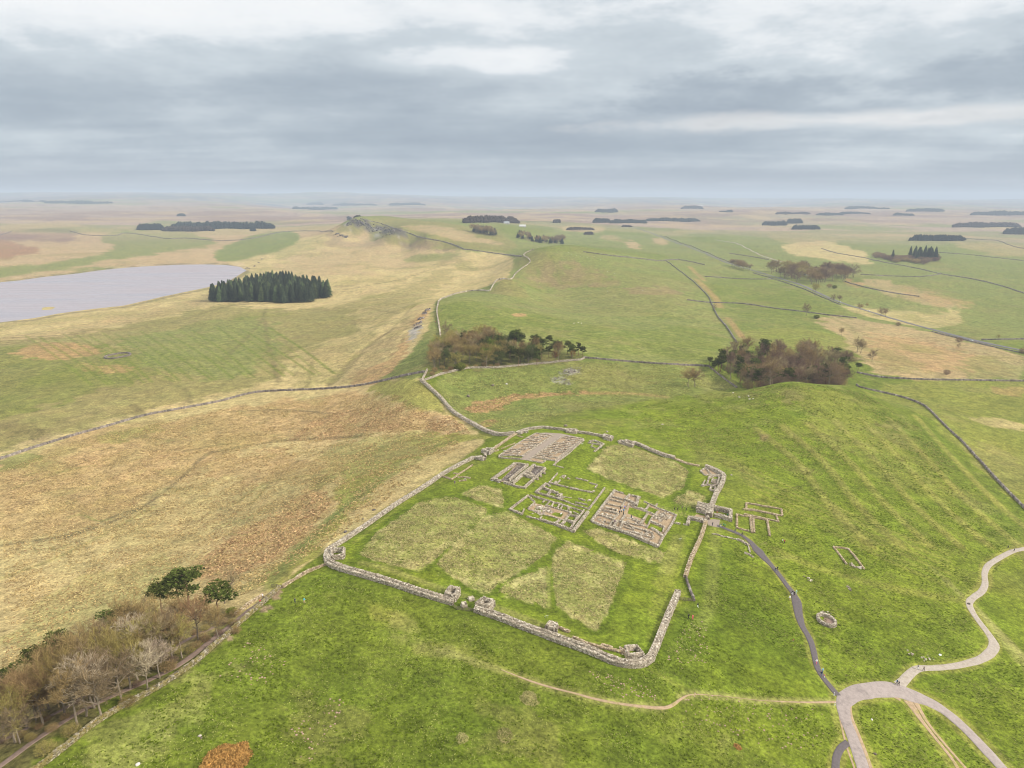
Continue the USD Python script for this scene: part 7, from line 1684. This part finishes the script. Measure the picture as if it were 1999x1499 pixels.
PEOPLE = [((1317,996.5),1,"black","black","brown",1.2,"leftmost of four dark figures walking the grass street behind the ruined house"),((1322.5,998),1,"black","brown","black",1.3,"second of four dark figures on the grass street behind the ruined house"),((1331.5,994.5),1,"purple","black","brown",1.2,"figure in a dark purple top on the grass street, third from the left"),((1339.5,997.5),1,"black","black","black",1.2,"dark figure nearest the south gate on the grass street"),
  ((1211.5,995.5),0,"black","black","black",2.6,"visitor in black at the back of the group inside the ruined house"),((1219,994),0,"violet","grey","blond",3.4,"visitor in a violet top at the back right of the group inside the ruined house"),((1217.5,1000),3,"blue","navy","brown",2.8,"visitor in a bright blue jacket in the ruined house"),((1213,1000.5),0,"white","black","black",3.0,"visitor in a white top beside the bright blue jacket in the ruined house"),((1209.5,1003.5),0,"navy","brown","black",3.0,"visitor in navy at the left of the group inside the ruined house"),((1217,1006),4,"khaki","black","brown",0.5,"visitor in khaki with a pack at the front of the group inside the ruined house"),
  ((1232.5,1012.5),0,"navy","navy","black",2.2,"lone visitor in navy on the courtyard floor of the ruined house"),((1196.5,1024.5),3,"black","black","black",1.0,"left of two dark visitors leaning together near the small room of the ruined house"),((1200.5,1022),3,"purple","black","brown",2.0,"right of two dark visitors leaning together near the small room of the ruined house"),
  ((1391,1026.5),3,"black","navy","black",0.5,"dark figure stooping on the gravel just inside the south gate"),((1407,1028.5),1,"navy","white","brown",3.6,"figure in navy with white trousers at the mouth of the south gate"),((1412,1028.5),1,"green","black","black",3.6,"left of two figures in green at the top of the tarmac path"),((1415,1030),1,"green","black","brown",3.6,"right of two figures in green at the top of the tarmac path"),
  ((1399.5,1005),0,"red","black","brown",1.0,"figure in dark red between the guard room walls of the south gate"),((1420,1009),0,"green","black","black",2.0,"figure in green in the far guard room of the south gate"),((1434.5,1039.5),1,"navy","jeans","black",4.0,"walker in navy and jeans high on the tarmac path"),((1448.5,1046),1,"black","black","black",0.8,"walker all in black on the tarmac path below the walker in jeans"),
  ((1527.5,1060),0,"white","black","brown",1.0,"walker with a white top out on the grass right of the tarmac path"),((1531,1061),0,"red","navy","black",5.0,"walker in dark red beside the white top on the grass"),((1514,1115.5),1,"black","jeans","white",3.9,"white-hatted walker in jeans halfway down the tarmac path"),((1517.5,1113.5),1,"black","black","black",3.9,"walker in black just behind the white-hatted walker"),
  ((1546.5,1161),1,"black","white","black",3.8,"left walker of three where the tarmac path widens, in black with pale legs"),((1550.5,1163),4,"black","black","blond",3.8,"middle walker of three where the tarmac path widens, all in black"),((1554,1159.5),1,"mint","mint","black",3.8,"walker in pale green at the right of the trio on the tarmac path"),((1541.5,1172),3,"white","tan","white",0.4,"person in white bending at the grass edge below the trio"),
  ((1548,1253.5),0,"red","jeans","brown",1.0,"small child in red and blue alone in the grass left of the tarmac path"),((1593.5,1296.5),1,"white","pink","brown",0.2,"person in white and pink coming up the lower tarmac path"),((1603,1320),2,"navy","jeans","black",0.35,"walker with a dark pack and jeans near the foot of the tarmac path"),((1605.5,1314),1,"skyblue","jeans","brown",0.35,"walker in pale blue just ahead of the dark pack"),((1609,1323),1,"red","white","brown",0.35,"child in red beside the walker with the dark pack"),
  ((1791.5,1307),1,"navy","white","black",1.4,"walker in navy and white trousers where the pale gravel path bends"),((1803,1310),1,"brown","black","black",1.5,"walker in dark brown on the pale gravel path, right of the white trousers"),((1750.5,1336),2,"black","navy","white",5.0,"walker with a blue pack at the junction of the road and the gravel path"),((1754,1339),1,"black","black","black",5.0,"walker in black beside the blue pack at the road junction"),
  ((1968,1071),1,"black","black","black",1.5,"dark walker on the gravel path at the far right, leading"),((1979.5,1077),1,"navy","black","brown",1.5,"dark walker at the far right, following on the gravel path"),((1362,1186),1,"black","white","black",0.6,"walker in black with a white bag below the wooden rails"),((1344,1207.5),1,"black","black","black",0.6,"walker in black on the grass outside the south wall's stub"),((1352,1209.5),0,"pink","pink","brown",0.6,"person in a pink coat outside the south wall's stub"),
  ((576,1177.5),1,"navy","navy","black",4.7,"walker in navy on the grass left of the fort's corner"),((594,1177),1,"cyan","skin","brown",4.7,"walker in a cyan top and shorts on the grass left of the fort's corner"),((513.5,1168.5),1,"white","black","brown",2.3,"walker in a white top on the worn track by the wooden gate"),((508.5,1180),2,"red","black","black",5.6,"walker with a red pack on the worn track below the white top"),
  ((888,945),0,"purple","purple","brown",1.0,"person in purple by the kerbs near the long north wall"),((861,607),1,"black","black","black",0.4,"nearest of three walkers on the crag path above the wood"),((863.7,605),1,"navy","black","black",0.4,"middle of three walkers on the crag path above the wood"),((870.5,600),1,"black","black","black",0.4,"farthest of three walkers on the crag path above the wood"),
  ((850,630),1,"pink","black","brown",0.4,"walker in pink outside the pale crag wall above the wood"),((853.5,640),1,"black","black","black",0.4,"dark walker outside the pale crag wall, lower than the pink one")]
for q in PEOPLE:
    pk = "red" if "red pack" in q[6] else "blue" if "blue pack" in q[6] else "black"
    small = 0.72 if "child" in q[6] else 1.06
    person(q[0], q[1], q[2], q[3], q[4], q[5], q[6], pk, small)

# sheep -----------------------------------------------------------------
M["fleece"] = plain("fleece", (0.62, 0.58, 0.50), 0.95, 0.15, 5.0, bump=0.4)
M["sheep_face"] = plain("sheep_face", (0.30, 0.25, 0.20), 0.9, 0.1, 4.0)
def sheep_mesh():
    fle = [((-0.34, 0, 0.62), 0.25, (0.22, 0, 0.64), 0.27), ((0.22, 0, 0.64), 0.25, (0.42, 0, 0.74), 0.17), ((-0.1, 0, 0.56), 0.24, (0.1, 0, 0.56), 0.24), ((-0.52, 0, 0.62), 0.06, (-0.62, 0, 0.45), 0.04)]
    fac = [((0.42, 0, 0.74), 0.13, (0.60, 0, 0.70), 0.10), ((0.60, 0, 0.70), 0.10, (0.76, 0, 0.60), 0.055), ((0.56, -0.07, 0.77), 0.03, (0.54, -0.19, 0.74), 0.02), ((0.56, 0.07, 0.77), 0.03, (0.54, 0.19, 0.74), 0.02), ((0.1, 0, 0.58), 0.18, (0.42, 0, 0.74), 0.12), ((-0.3, 0, 0.58), 0.2, (0.1, 0, 0.58), 0.2)]
    for y in (-0.13, 0.13):
        fac += [((0.26, y, 0.55), 0.07, (0.25, y, 0.30), 0.038), ((0.25, y, 0.30), 0.038, (0.27, y, 0.03), 0.03), ((-0.34, y, 0.58), 0.10, (-0.30, y, 0.40), 0.055), ((-0.30, y, 0.40), 0.055, (-0.40, y, 0.27), 0.038), ((-0.40, y, 0.27), 0.038, (-0.37, y, 0.03), 0.03)]
    return skin_of(fac, 0.09, 3), skin_of(fle, 0.12, 3)
_b, _f = sheep_mesh()
sheep0 = thing("sheep", "sheep", "sheep"); part(sheep0, "body", _b, M["sheep_face"], True); part(sheep0, "fleece", _f, M["fleece"], True)
SH = [((1431,768.5),"white sheep on the brow, highest of the five near the pine wood"),((1443,777),"white sheep on the brow, lowest left of the five near the pine wood"),((1461,775),"white sheep on the brow, upper of the pair right of the lowest one"),((1463,781),"white sheep on the brow, lower of the pair right of the lowest one"),((1470,780),"white sheep on the brow, rightmost of the five near the pine wood"),
      ((1120.5,632),"tan-coloured sheep left of two white ones in the far green field"),((1129,631),"white sheep in the middle of three in the far green field"),((1135,632),"white sheep at the right of three in the far green field"),((1536,567.5),"left of two white sheep in the pasture below the farm trees"),((1541,568),"right of two white sheep in the pasture below the farm trees"),
      ((1186,531),"left of two pale sheep on the flank of the rounded hill"),((1200,534),"right of two pale sheep on the flank of the rounded hill"),((1186,569),"single pale sheep at the foot of the rounded hill"),((1255,568),"single pale sheep right of the hill's dark foot"),
      ((1115,497),"pale dots of sheep grazing over the top of the rounded hill"),((1125,499),"pale dots of sheep grazing over the top of the rounded hill"),((1133,501),"pale dots of sheep grazing over the top of the rounded hill"),((1147,503),"pale dots of sheep grazing over the top of the rounded hill"),((1160,501),"pale dots of sheep grazing over the top of the rounded hill"),((1172,508),"pale dots of sheep grazing over the top of the rounded hill"),((1110,493),"pale dots of sheep grazing over the top of the rounded hill")]
for i, (q, lab) in enumerate(SH):
    w = P(q)[0]; s_ = 1.25
    grp = "sheep over the top of the rounded hill" if lab.startswith("pale dots") else None
    lab = "pale grazing sheep on the top of the rounded hill" if grp else lab
    if i == 0:
        place(sheep0, w, rng.random() * 6, (s_,) * 3); tag(sheep0, lab)
    else:
        dup(sheep0.GetPrim() if hasattr(sheep0, "GetPrim") else sheep0, lab, None, w, rng.random() * 6, (s_,) * 3, grp)

# cars ------------------------------------------------------------------
M["car_white"] = usdkit.material(stage, "/World/Looks/car_white", {"p": ("principled_bsdf", {"base_color": (0.78, 0.79, 0.80), "roughness": 0.3, "coat_weight": 0.6})}, surface="p.BSDF")
M["car_silver"] = usdkit.material(stage, "/World/Looks/car_silver", {"p": ("principled_bsdf", {"base_color": (0.50, 0.53, 0.56), "metallic": 0.5, "roughness": 0.35, "coat_weight": 0.6})}, surface="p.BSDF")
M["car_glass"] = usdkit.material(stage, "/World/Looks/car_glass", {"p": ("principled_bsdf", {"base_color": (0.03, 0.035, 0.04), "roughness": 0.08})}, surface="p.BSDF")
M["tyre"] = plain("tyre", (0.02, 0.02, 0.02), 0.8, 0.05)
M["lamp"] = usdkit.material(stage, "/World/Looks/lamp", {"p": ("principled_bsdf", {"base_color": (0.7, 0.7, 0.7), "roughness": 0.2})}, surface="p.BSDF")
def car(px, nxt, mat, label, off=0.0):
    a, b = P(px)[0], P(nxt)[0]
    d = (b - a)[:2] / np.linalg.norm((b - a)[:2])
    t = thing("car", label, "car", (a[0], a[1], a[2] + 0.55), math.atan2(d[1], d[0]))
    prof = np.array([(-2.1, 0.32), (-2.15, 0.75), (-1.95, 0.98), (-0.95, 1.02), (1.0, 0.98), (1.95, 0.80), (2.15, 0.60), (2.12, 0.30)])
    cabp = np.array([(-1.75, 0.98), (-1.35, 1.44), (0.25, 1.48), (1.05, 0.98)])
    def ext(p, w, bev):
        m = trimesh.creation.extrude_polygon(shapely.Polygon(p).buffer(-0.05).buffer(0.05), w, engine="earcut"); m.apply_translation((0, 0, -w / 2)); m.apply_transform(trimesh.transformations.rotation_matrix(math.pi / 2, (1, 0, 0))); return m
    part(t, "body", ext(prof, 1.78, 0), M[mat]); part(t, "cabin_windows", ext(cabp, 1.52, 0), M["car_glass"])
    rf = trimesh.creation.box((1.75, 1.40, 0.07)); rf.apply_translation((-0.55, 0, 1.47)); part(t, "roof", rf, M[mat])
    for x in (-1.32, 1.32):
        for y in (-0.84, 0.84):
            w = trimesh.creation.cylinder(radius=0.33, height=0.2, sections=18); w.apply_transform(trimesh.transformations.rotation_matrix(math.pi / 2, (1, 0, 0))); w.apply_translation((x, y, 0.33)); tp = part(t, "wheel", w, M["tyre"])
            h_ = trimesh.creation.cylinder(radius=0.19, height=0.22, sections=12); h_.apply_transform(trimesh.transformations.rotation_matrix(math.pi / 2, (1, 0, 0))); h_.apply_translation((x, y, 0.33)); part(tp, "rim", h_, M["grey_metal"])
    for y in (-0.65, 0.65):
        l = trimesh.creation.box((0.08, 0.36, 0.14)); l.apply_translation((2.12, y, 0.66)); part(t, "headlight", l, M["lamp"])
    return t
car((1639,590.5), (1650,594), "car_white", "white car on the road just right of the farm trees")
car((1695,608), (1684,605), "car_white", "white car on the road further right, before the pale field")
car((1896,665.5), (1910,668), "car_silver", "silver car on the road near the right edge")

# farm buildings ----------------------------------------------------------
M["slate"] = plain("slate", (0.36, 0.38, 0.41), 0.6, 0.12, 0.4)
M["render_white"] = plain("render_white", (0.50, 0.49, 0.46), 0.85, 0.08, 0.5)
M["barn_dark"] = plain("barn_dark", (0.05, 0.08, 0.085), 0.7, 0.1, 0.5)
M["window_glass"] = M["car_glass"]
def building(name, label, px, length, depth, eaves, ridge, heading, wall, roof, windows=4, chimneys=0):
    w = P(px)[0]
    t = thing(name, label, "building", (w[0], w[1], w[2] - 0.3), heading)
    b = trimesh.creation.box((length, depth, eaves + 0.3)); b.apply_translation((0, 0, eaves / 2 + 0.15)); part(t, "wall", b, M[wall])
    tri = shapely.Polygon([(-depth / 2 - 0.4, 0), (depth / 2 + 0.4, 0), (0, ridge - eaves)])
    r = trimesh.creation.extrude_polygon(tri, length + 0.6, engine="earcut"); r.apply_translation((0, 0, -(length + 0.6) / 2))
    r.apply_transform(np.array([[0, 0, 1, 0], [1, 0, 0, 0], [0, 1, 0, eaves + 0.31], [0, 0, 0, 1.0]])); rp = part(t, "roof", r, M[roof])
    for k in range(chimneys):
        c = trimesh.creation.box((1.0, 0.8, 2.0)); c.apply_translation(((k - (chimneys - 1) / 2) * (length - 2.0), 0, ridge + 0.7)); part(rp, "chimney", c, M["stone"])
    for k in range(windows):
        x = (k + 0.5) / windows * length - length / 2
        fr = trimesh.creation.box((1.5, 0.12, 1.5)); fr.apply_translation((x, -depth / 2 - 0.03, eaves * 0.55)); fp = part(t, "window", fr, M["white"])
        gl = trimesh.creation.box((1.2, 0.10, 1.2)); gl.apply_translation((x, -depth / 2 - 0.08, eaves * 0.55)); part(fp, "pane", gl, M["window_glass"])
    dr = trimesh.creation.box((1.2, 0.14, 2.2)); dr.apply_translation((length * 0.12, -depth / 2 - 0.04, 1.4)); part(t, "door", dr, M["weathered_wood"])
    return t
building("farm_barn", "long pale-roofed barn among the farm trees", (1579,537), 32, 14, 11, 15, -0.15, "render_white", "slate", 5)
building("farm_shed", "dark-gabled shed at the left end of the pale-roofed barn", (1567,536.5), 10, 12, 10, 14, -0.15, "barn_dark", "slate", 2)
building("farm_shed", "low shed right of the pale-roofed barn", (1596,538), 9, 8, 6, 8, -0.15, "render_white", "slate", 2)
building("farm_house", "white farm roofs in the far green fields at centre", (1020,443), 26, 12, 5, 9, 0.1, "render_white", "render_white", 5, 2)
building("farm_house", "grey house in front of the dark wood behind the crag", (989,437), 24, 11, 6, 10, 0.0, "render_white", "slate", 5, 2)
building("farm_house", "tiny white house on the far ridge right of centre", (1368,403), 60, 20, 10, 16, 0.0, "render_white", "render_white", 3, 1)

# information panels, boulders, posts ------------------------------------------
def panel():
    t = thing("information_panel", "panel", "sign")
    for x in (-0.35, 0.35):
        b = trimesh.creation.box((0.07, 0.07, 0.9)); b.apply_translation((x, 0.05, 0.40)); part(t, "leg", b, M["grey_metal"])
    b = trimesh.creation.box((1.15, 0.80, 0.05)); b.apply_transform(trimesh.transformations.rotation_matrix(-0.6, (1, 0, 0))); b.apply_translation((0, 0.0, 0.92)); part(t, "board", b, M["white"])
    return t
pan = panel(); pp = pan
for i, (q, lab) in enumerate([((984.5,882.8),"pale information panel at the upper left edge of the barrack remains"),((1021,893),"pale information panel at the near end of the gravel lane"),((960.5,941.3),"pale information panel at the left corner of the granaries"),((1136.8,868.5),"pale information panel on the grass right of the barracks"),((1173,876),"pale information panel by the low remains at the east gate"),
      ((1327.5,1055),"pale information panel alone on the grass before the thin south wall"),((1095.5,1006),"pale information panel in the hospital ruin's courtyard"),((1066.6,1207),"pale information panel on the grass behind the nearest wall"),((908,938.5),"pale information panel by the kerbs near the north wall")]):
    w = P(q)[0]
    if i == 0: place(pan, w, 0.4, (1, 1, 1)); tag(pan, lab)
    else: dup(pan, lab, None, w, 0.4 + 0.5 * rng.standard_normal(), (1, 1, 1))
def boulder(px, size, label, mat="pale_rock", group=None, flat=0.6):
    w = P(px)[0]
    s = trimesh.creation.icosphere(2, 1.0); v = np.array(s.vertices)
    v *= (1 + 0.5 * (meshkit.fbm(v * 1.3 + rng.random(3) * 50, 3, 2) - 0.5))[:, None]
    v *= [size, size * 0.75, size * flat]
    a = rng.random() * 6.28; v = v @ np.array([[math.cos(a), -math.sin(a), 0], [math.sin(a), math.cos(a), 0], [0, 0, 1]])
    return tag(usdkit.mesh(stage, numbered("/World/boulder"), (v + w + [0, 0, size * flat * 0.35], np.array(s.faces)), M[mat], smooth=40), label, "boulder", group)
for q, s_, lab, m in [((269,1493),0.55,"white boulder at the bottom edge near the mossy wall","pale_rock"),((390,1437),0.45,"pale boulder in the grass right of the mossy wall","dressed_stone"),((393,1441),0.35,"small stone just below the pale boulder by the mossy wall","stone"),((1835,1279),0.55,"white boulder above the pale gravel path","white"),((730,996),0.8,"grey boulder outside the north wall, topmost of three","dark_stone"),((709,1013.5),0.5,"grey boulder outside the north wall, the middle and smallest of three","dark_stone"),((674,1039),0.9,"grey boulder outside the north wall, nearest the corner","dark_stone"),
     ((962,753),1.5,"grey boulder in the grassy dip below the crag wood","stone"),((989,750),0.9,"pale stone right of the grey boulder in the dip","pale_rock"),((914,774),1.6,"tall grey stone in the dip beside the thick curving wall","stone"),((1293,829),0.8,"pale stone on the slope above the far curtain wall","dressed_stone"),((1185,843),0.8,"pale stone just outside the east gate","dressed_stone"),((1428,927.5),0.6,"pale stone right of the latrine corner","dressed_stone"),((1104,832),1.4,"pale stone on the slope above the squat turret","stone"),
     ((1891,1179),0.7,"dark stone at the sharp bend of the pale gravel path","dark_stone"),((1702,1405),0.4,"white stone in the grass inside the road's loop","pale_rock"),((1708,1472),0.5,"grey stone at the bottom of the grass inside the road's loop","stone")]:
    boulder(q, s_, lab, m)
rubble("cluster of limestone chips on the slope above the gravel path, left", [(1780,1277),(1774,1274)], "stone", 6, 1.0, 0.2)
rubble("cluster of limestone chips on the slope above the gravel path, right", [(1812,1283),(1806,1287)], "stone", 7, 1.1, 0.2)
rubble("scatter of pale stones right of the tarmac path, upper", [(1576,1128),(1581,1133)], "stone", 5, 0.9, 0.24)
rubble("scatter of pale stones just above the round stone ring", [(1609,1197),(1618,1196)], "stone", 6, 1.0, 0.22)
rubble("line of pale stones in the grass right of the round ring's slope", [(1657,1147),(1659,1152)], "stone", 6, 0.9, 0.3)
rubble("fallen stones in the open end of the kite-shaped footings", [(1660,1101),(1668,1106),(1676,1108)], "stone", 6, 0.9, 0.35)
rubble("outcrop of grey rocks on the knoll above the bracken dip, larger", [(1105,724),(1114,726),(1122,723),(1112,729)], "dark_stone", 18, 4.2, 0.36, "rock_outcrop", "rocks")
rubble("outcrop of grey rocks on the knoll above the bracken dip, smaller", [(1088,739),(1100,741),(1106,748)], "dark_stone", 12, 3.6, 0.32, "rock_outcrop", "rocks")
rubble("dark rocky scar on the crag above the bracken slope", [(822,622),(818,631),(814,640),(829,612),(832,606)], "dark_stone", 14, 3.4, 0.8, "rock_outcrop", "rocks")
rubble("dark cliff blocks below the skyline of the long crag", [(690,433),(697,434),(704,436),(711,438),(718,441)], "crag", 22, 26.0, 2.2, "crag_face", "cliff")
rubble("second band of dark cliff on the long crag's face", [(745,447),(755,450),(765,453)], "crag", 14, 22.0, 2.0, "crag_face", "cliff")
rubble("rocky tip of the small knoll left of the long crag", [(658,457),(666,460),(672,463)], "crag", 9, 10.0, 1.8, "crag_face", "cliff")
rubble("rocks along the shore end of the lough", [(484,524),(497,520),(505,513),(512,506)], "dark_stone", 5, 5.0, 1.2, "rock_outcrop", "rocks")
# posts at the foot of the tarmac path
for q, lab in (((1628,1358),"short white post where the tarmac path meets the road"),((1629.5,1377),"short white post by the dirt path's end at the road")):
    w = P(q)[0]
    b = trimesh.creation.cylinder(radius=0.09, height=1.1, sections=10); b.apply_translation((w[0], w[1], w[2] + 0.5))
    t = thing("marker_post", lab, "post"); part(t, "post", b, M["white"])
    c = trimesh.creation.cylinder(radius=0.10, height=0.15, sections=10); c.apply_translation((w[0], w[1], w[2] + 0.85)); part(t, "band", c, M["weathered_wood"])
# molehills
def molehills(label, polys, n, seed, mat="mud", size=0.22):
    g = np.random.default_rng(seed)
    q = np.vstack([inside(p, n=int(n / len(polys)), gap=0.6, seed=seed + i) for i, p in enumerate(polys)])
    ico = trimesh.creation.icosphere(1, 1.0); v0 = np.array(ico.vertices) * [1, 1, 0.5]
    s_ = size * (0.5 + g.random(len(q)))
    v = v0[None] * s_[:, None, None] + np.column_stack([q, Z(q[:, 0], q[:, 1])])[:, None]
    f = (np.array(ico.faces)[None] + len(v0) * np.arange(len(q))[:, None, None]).reshape(-1, 3)
    return struct("molehills", (v.reshape(-1, 3), f), M[mat], True, "stuff", label)
M["molehill"] = plain("molehill", (0.33, 0.22, 0.165), 0.95, 0.2, 2.0)
molehills("reddish molehills dotted over the grass outside the nearest corner", [[(1300,1290),(1340,1215),(1380,1210),(1390,1290),(1320,1310)],[(1150,1310),(1250,1330),(1300,1370),(1200,1360)],[(1340,1350),(1480,1370),(1460,1440),(1330,1420)]], 210, 5, "molehill")
molehills("reddish molehills dotted over the field at the bottom left", [[(560,1430),(640,1360),(680,1370),(600,1499)],[(480,1250),(560,1290),(520,1340),(420,1330)],[(1480,1360),(1620,1390),(1600,1470),(1480,1460)]], 160, 6, "molehill")
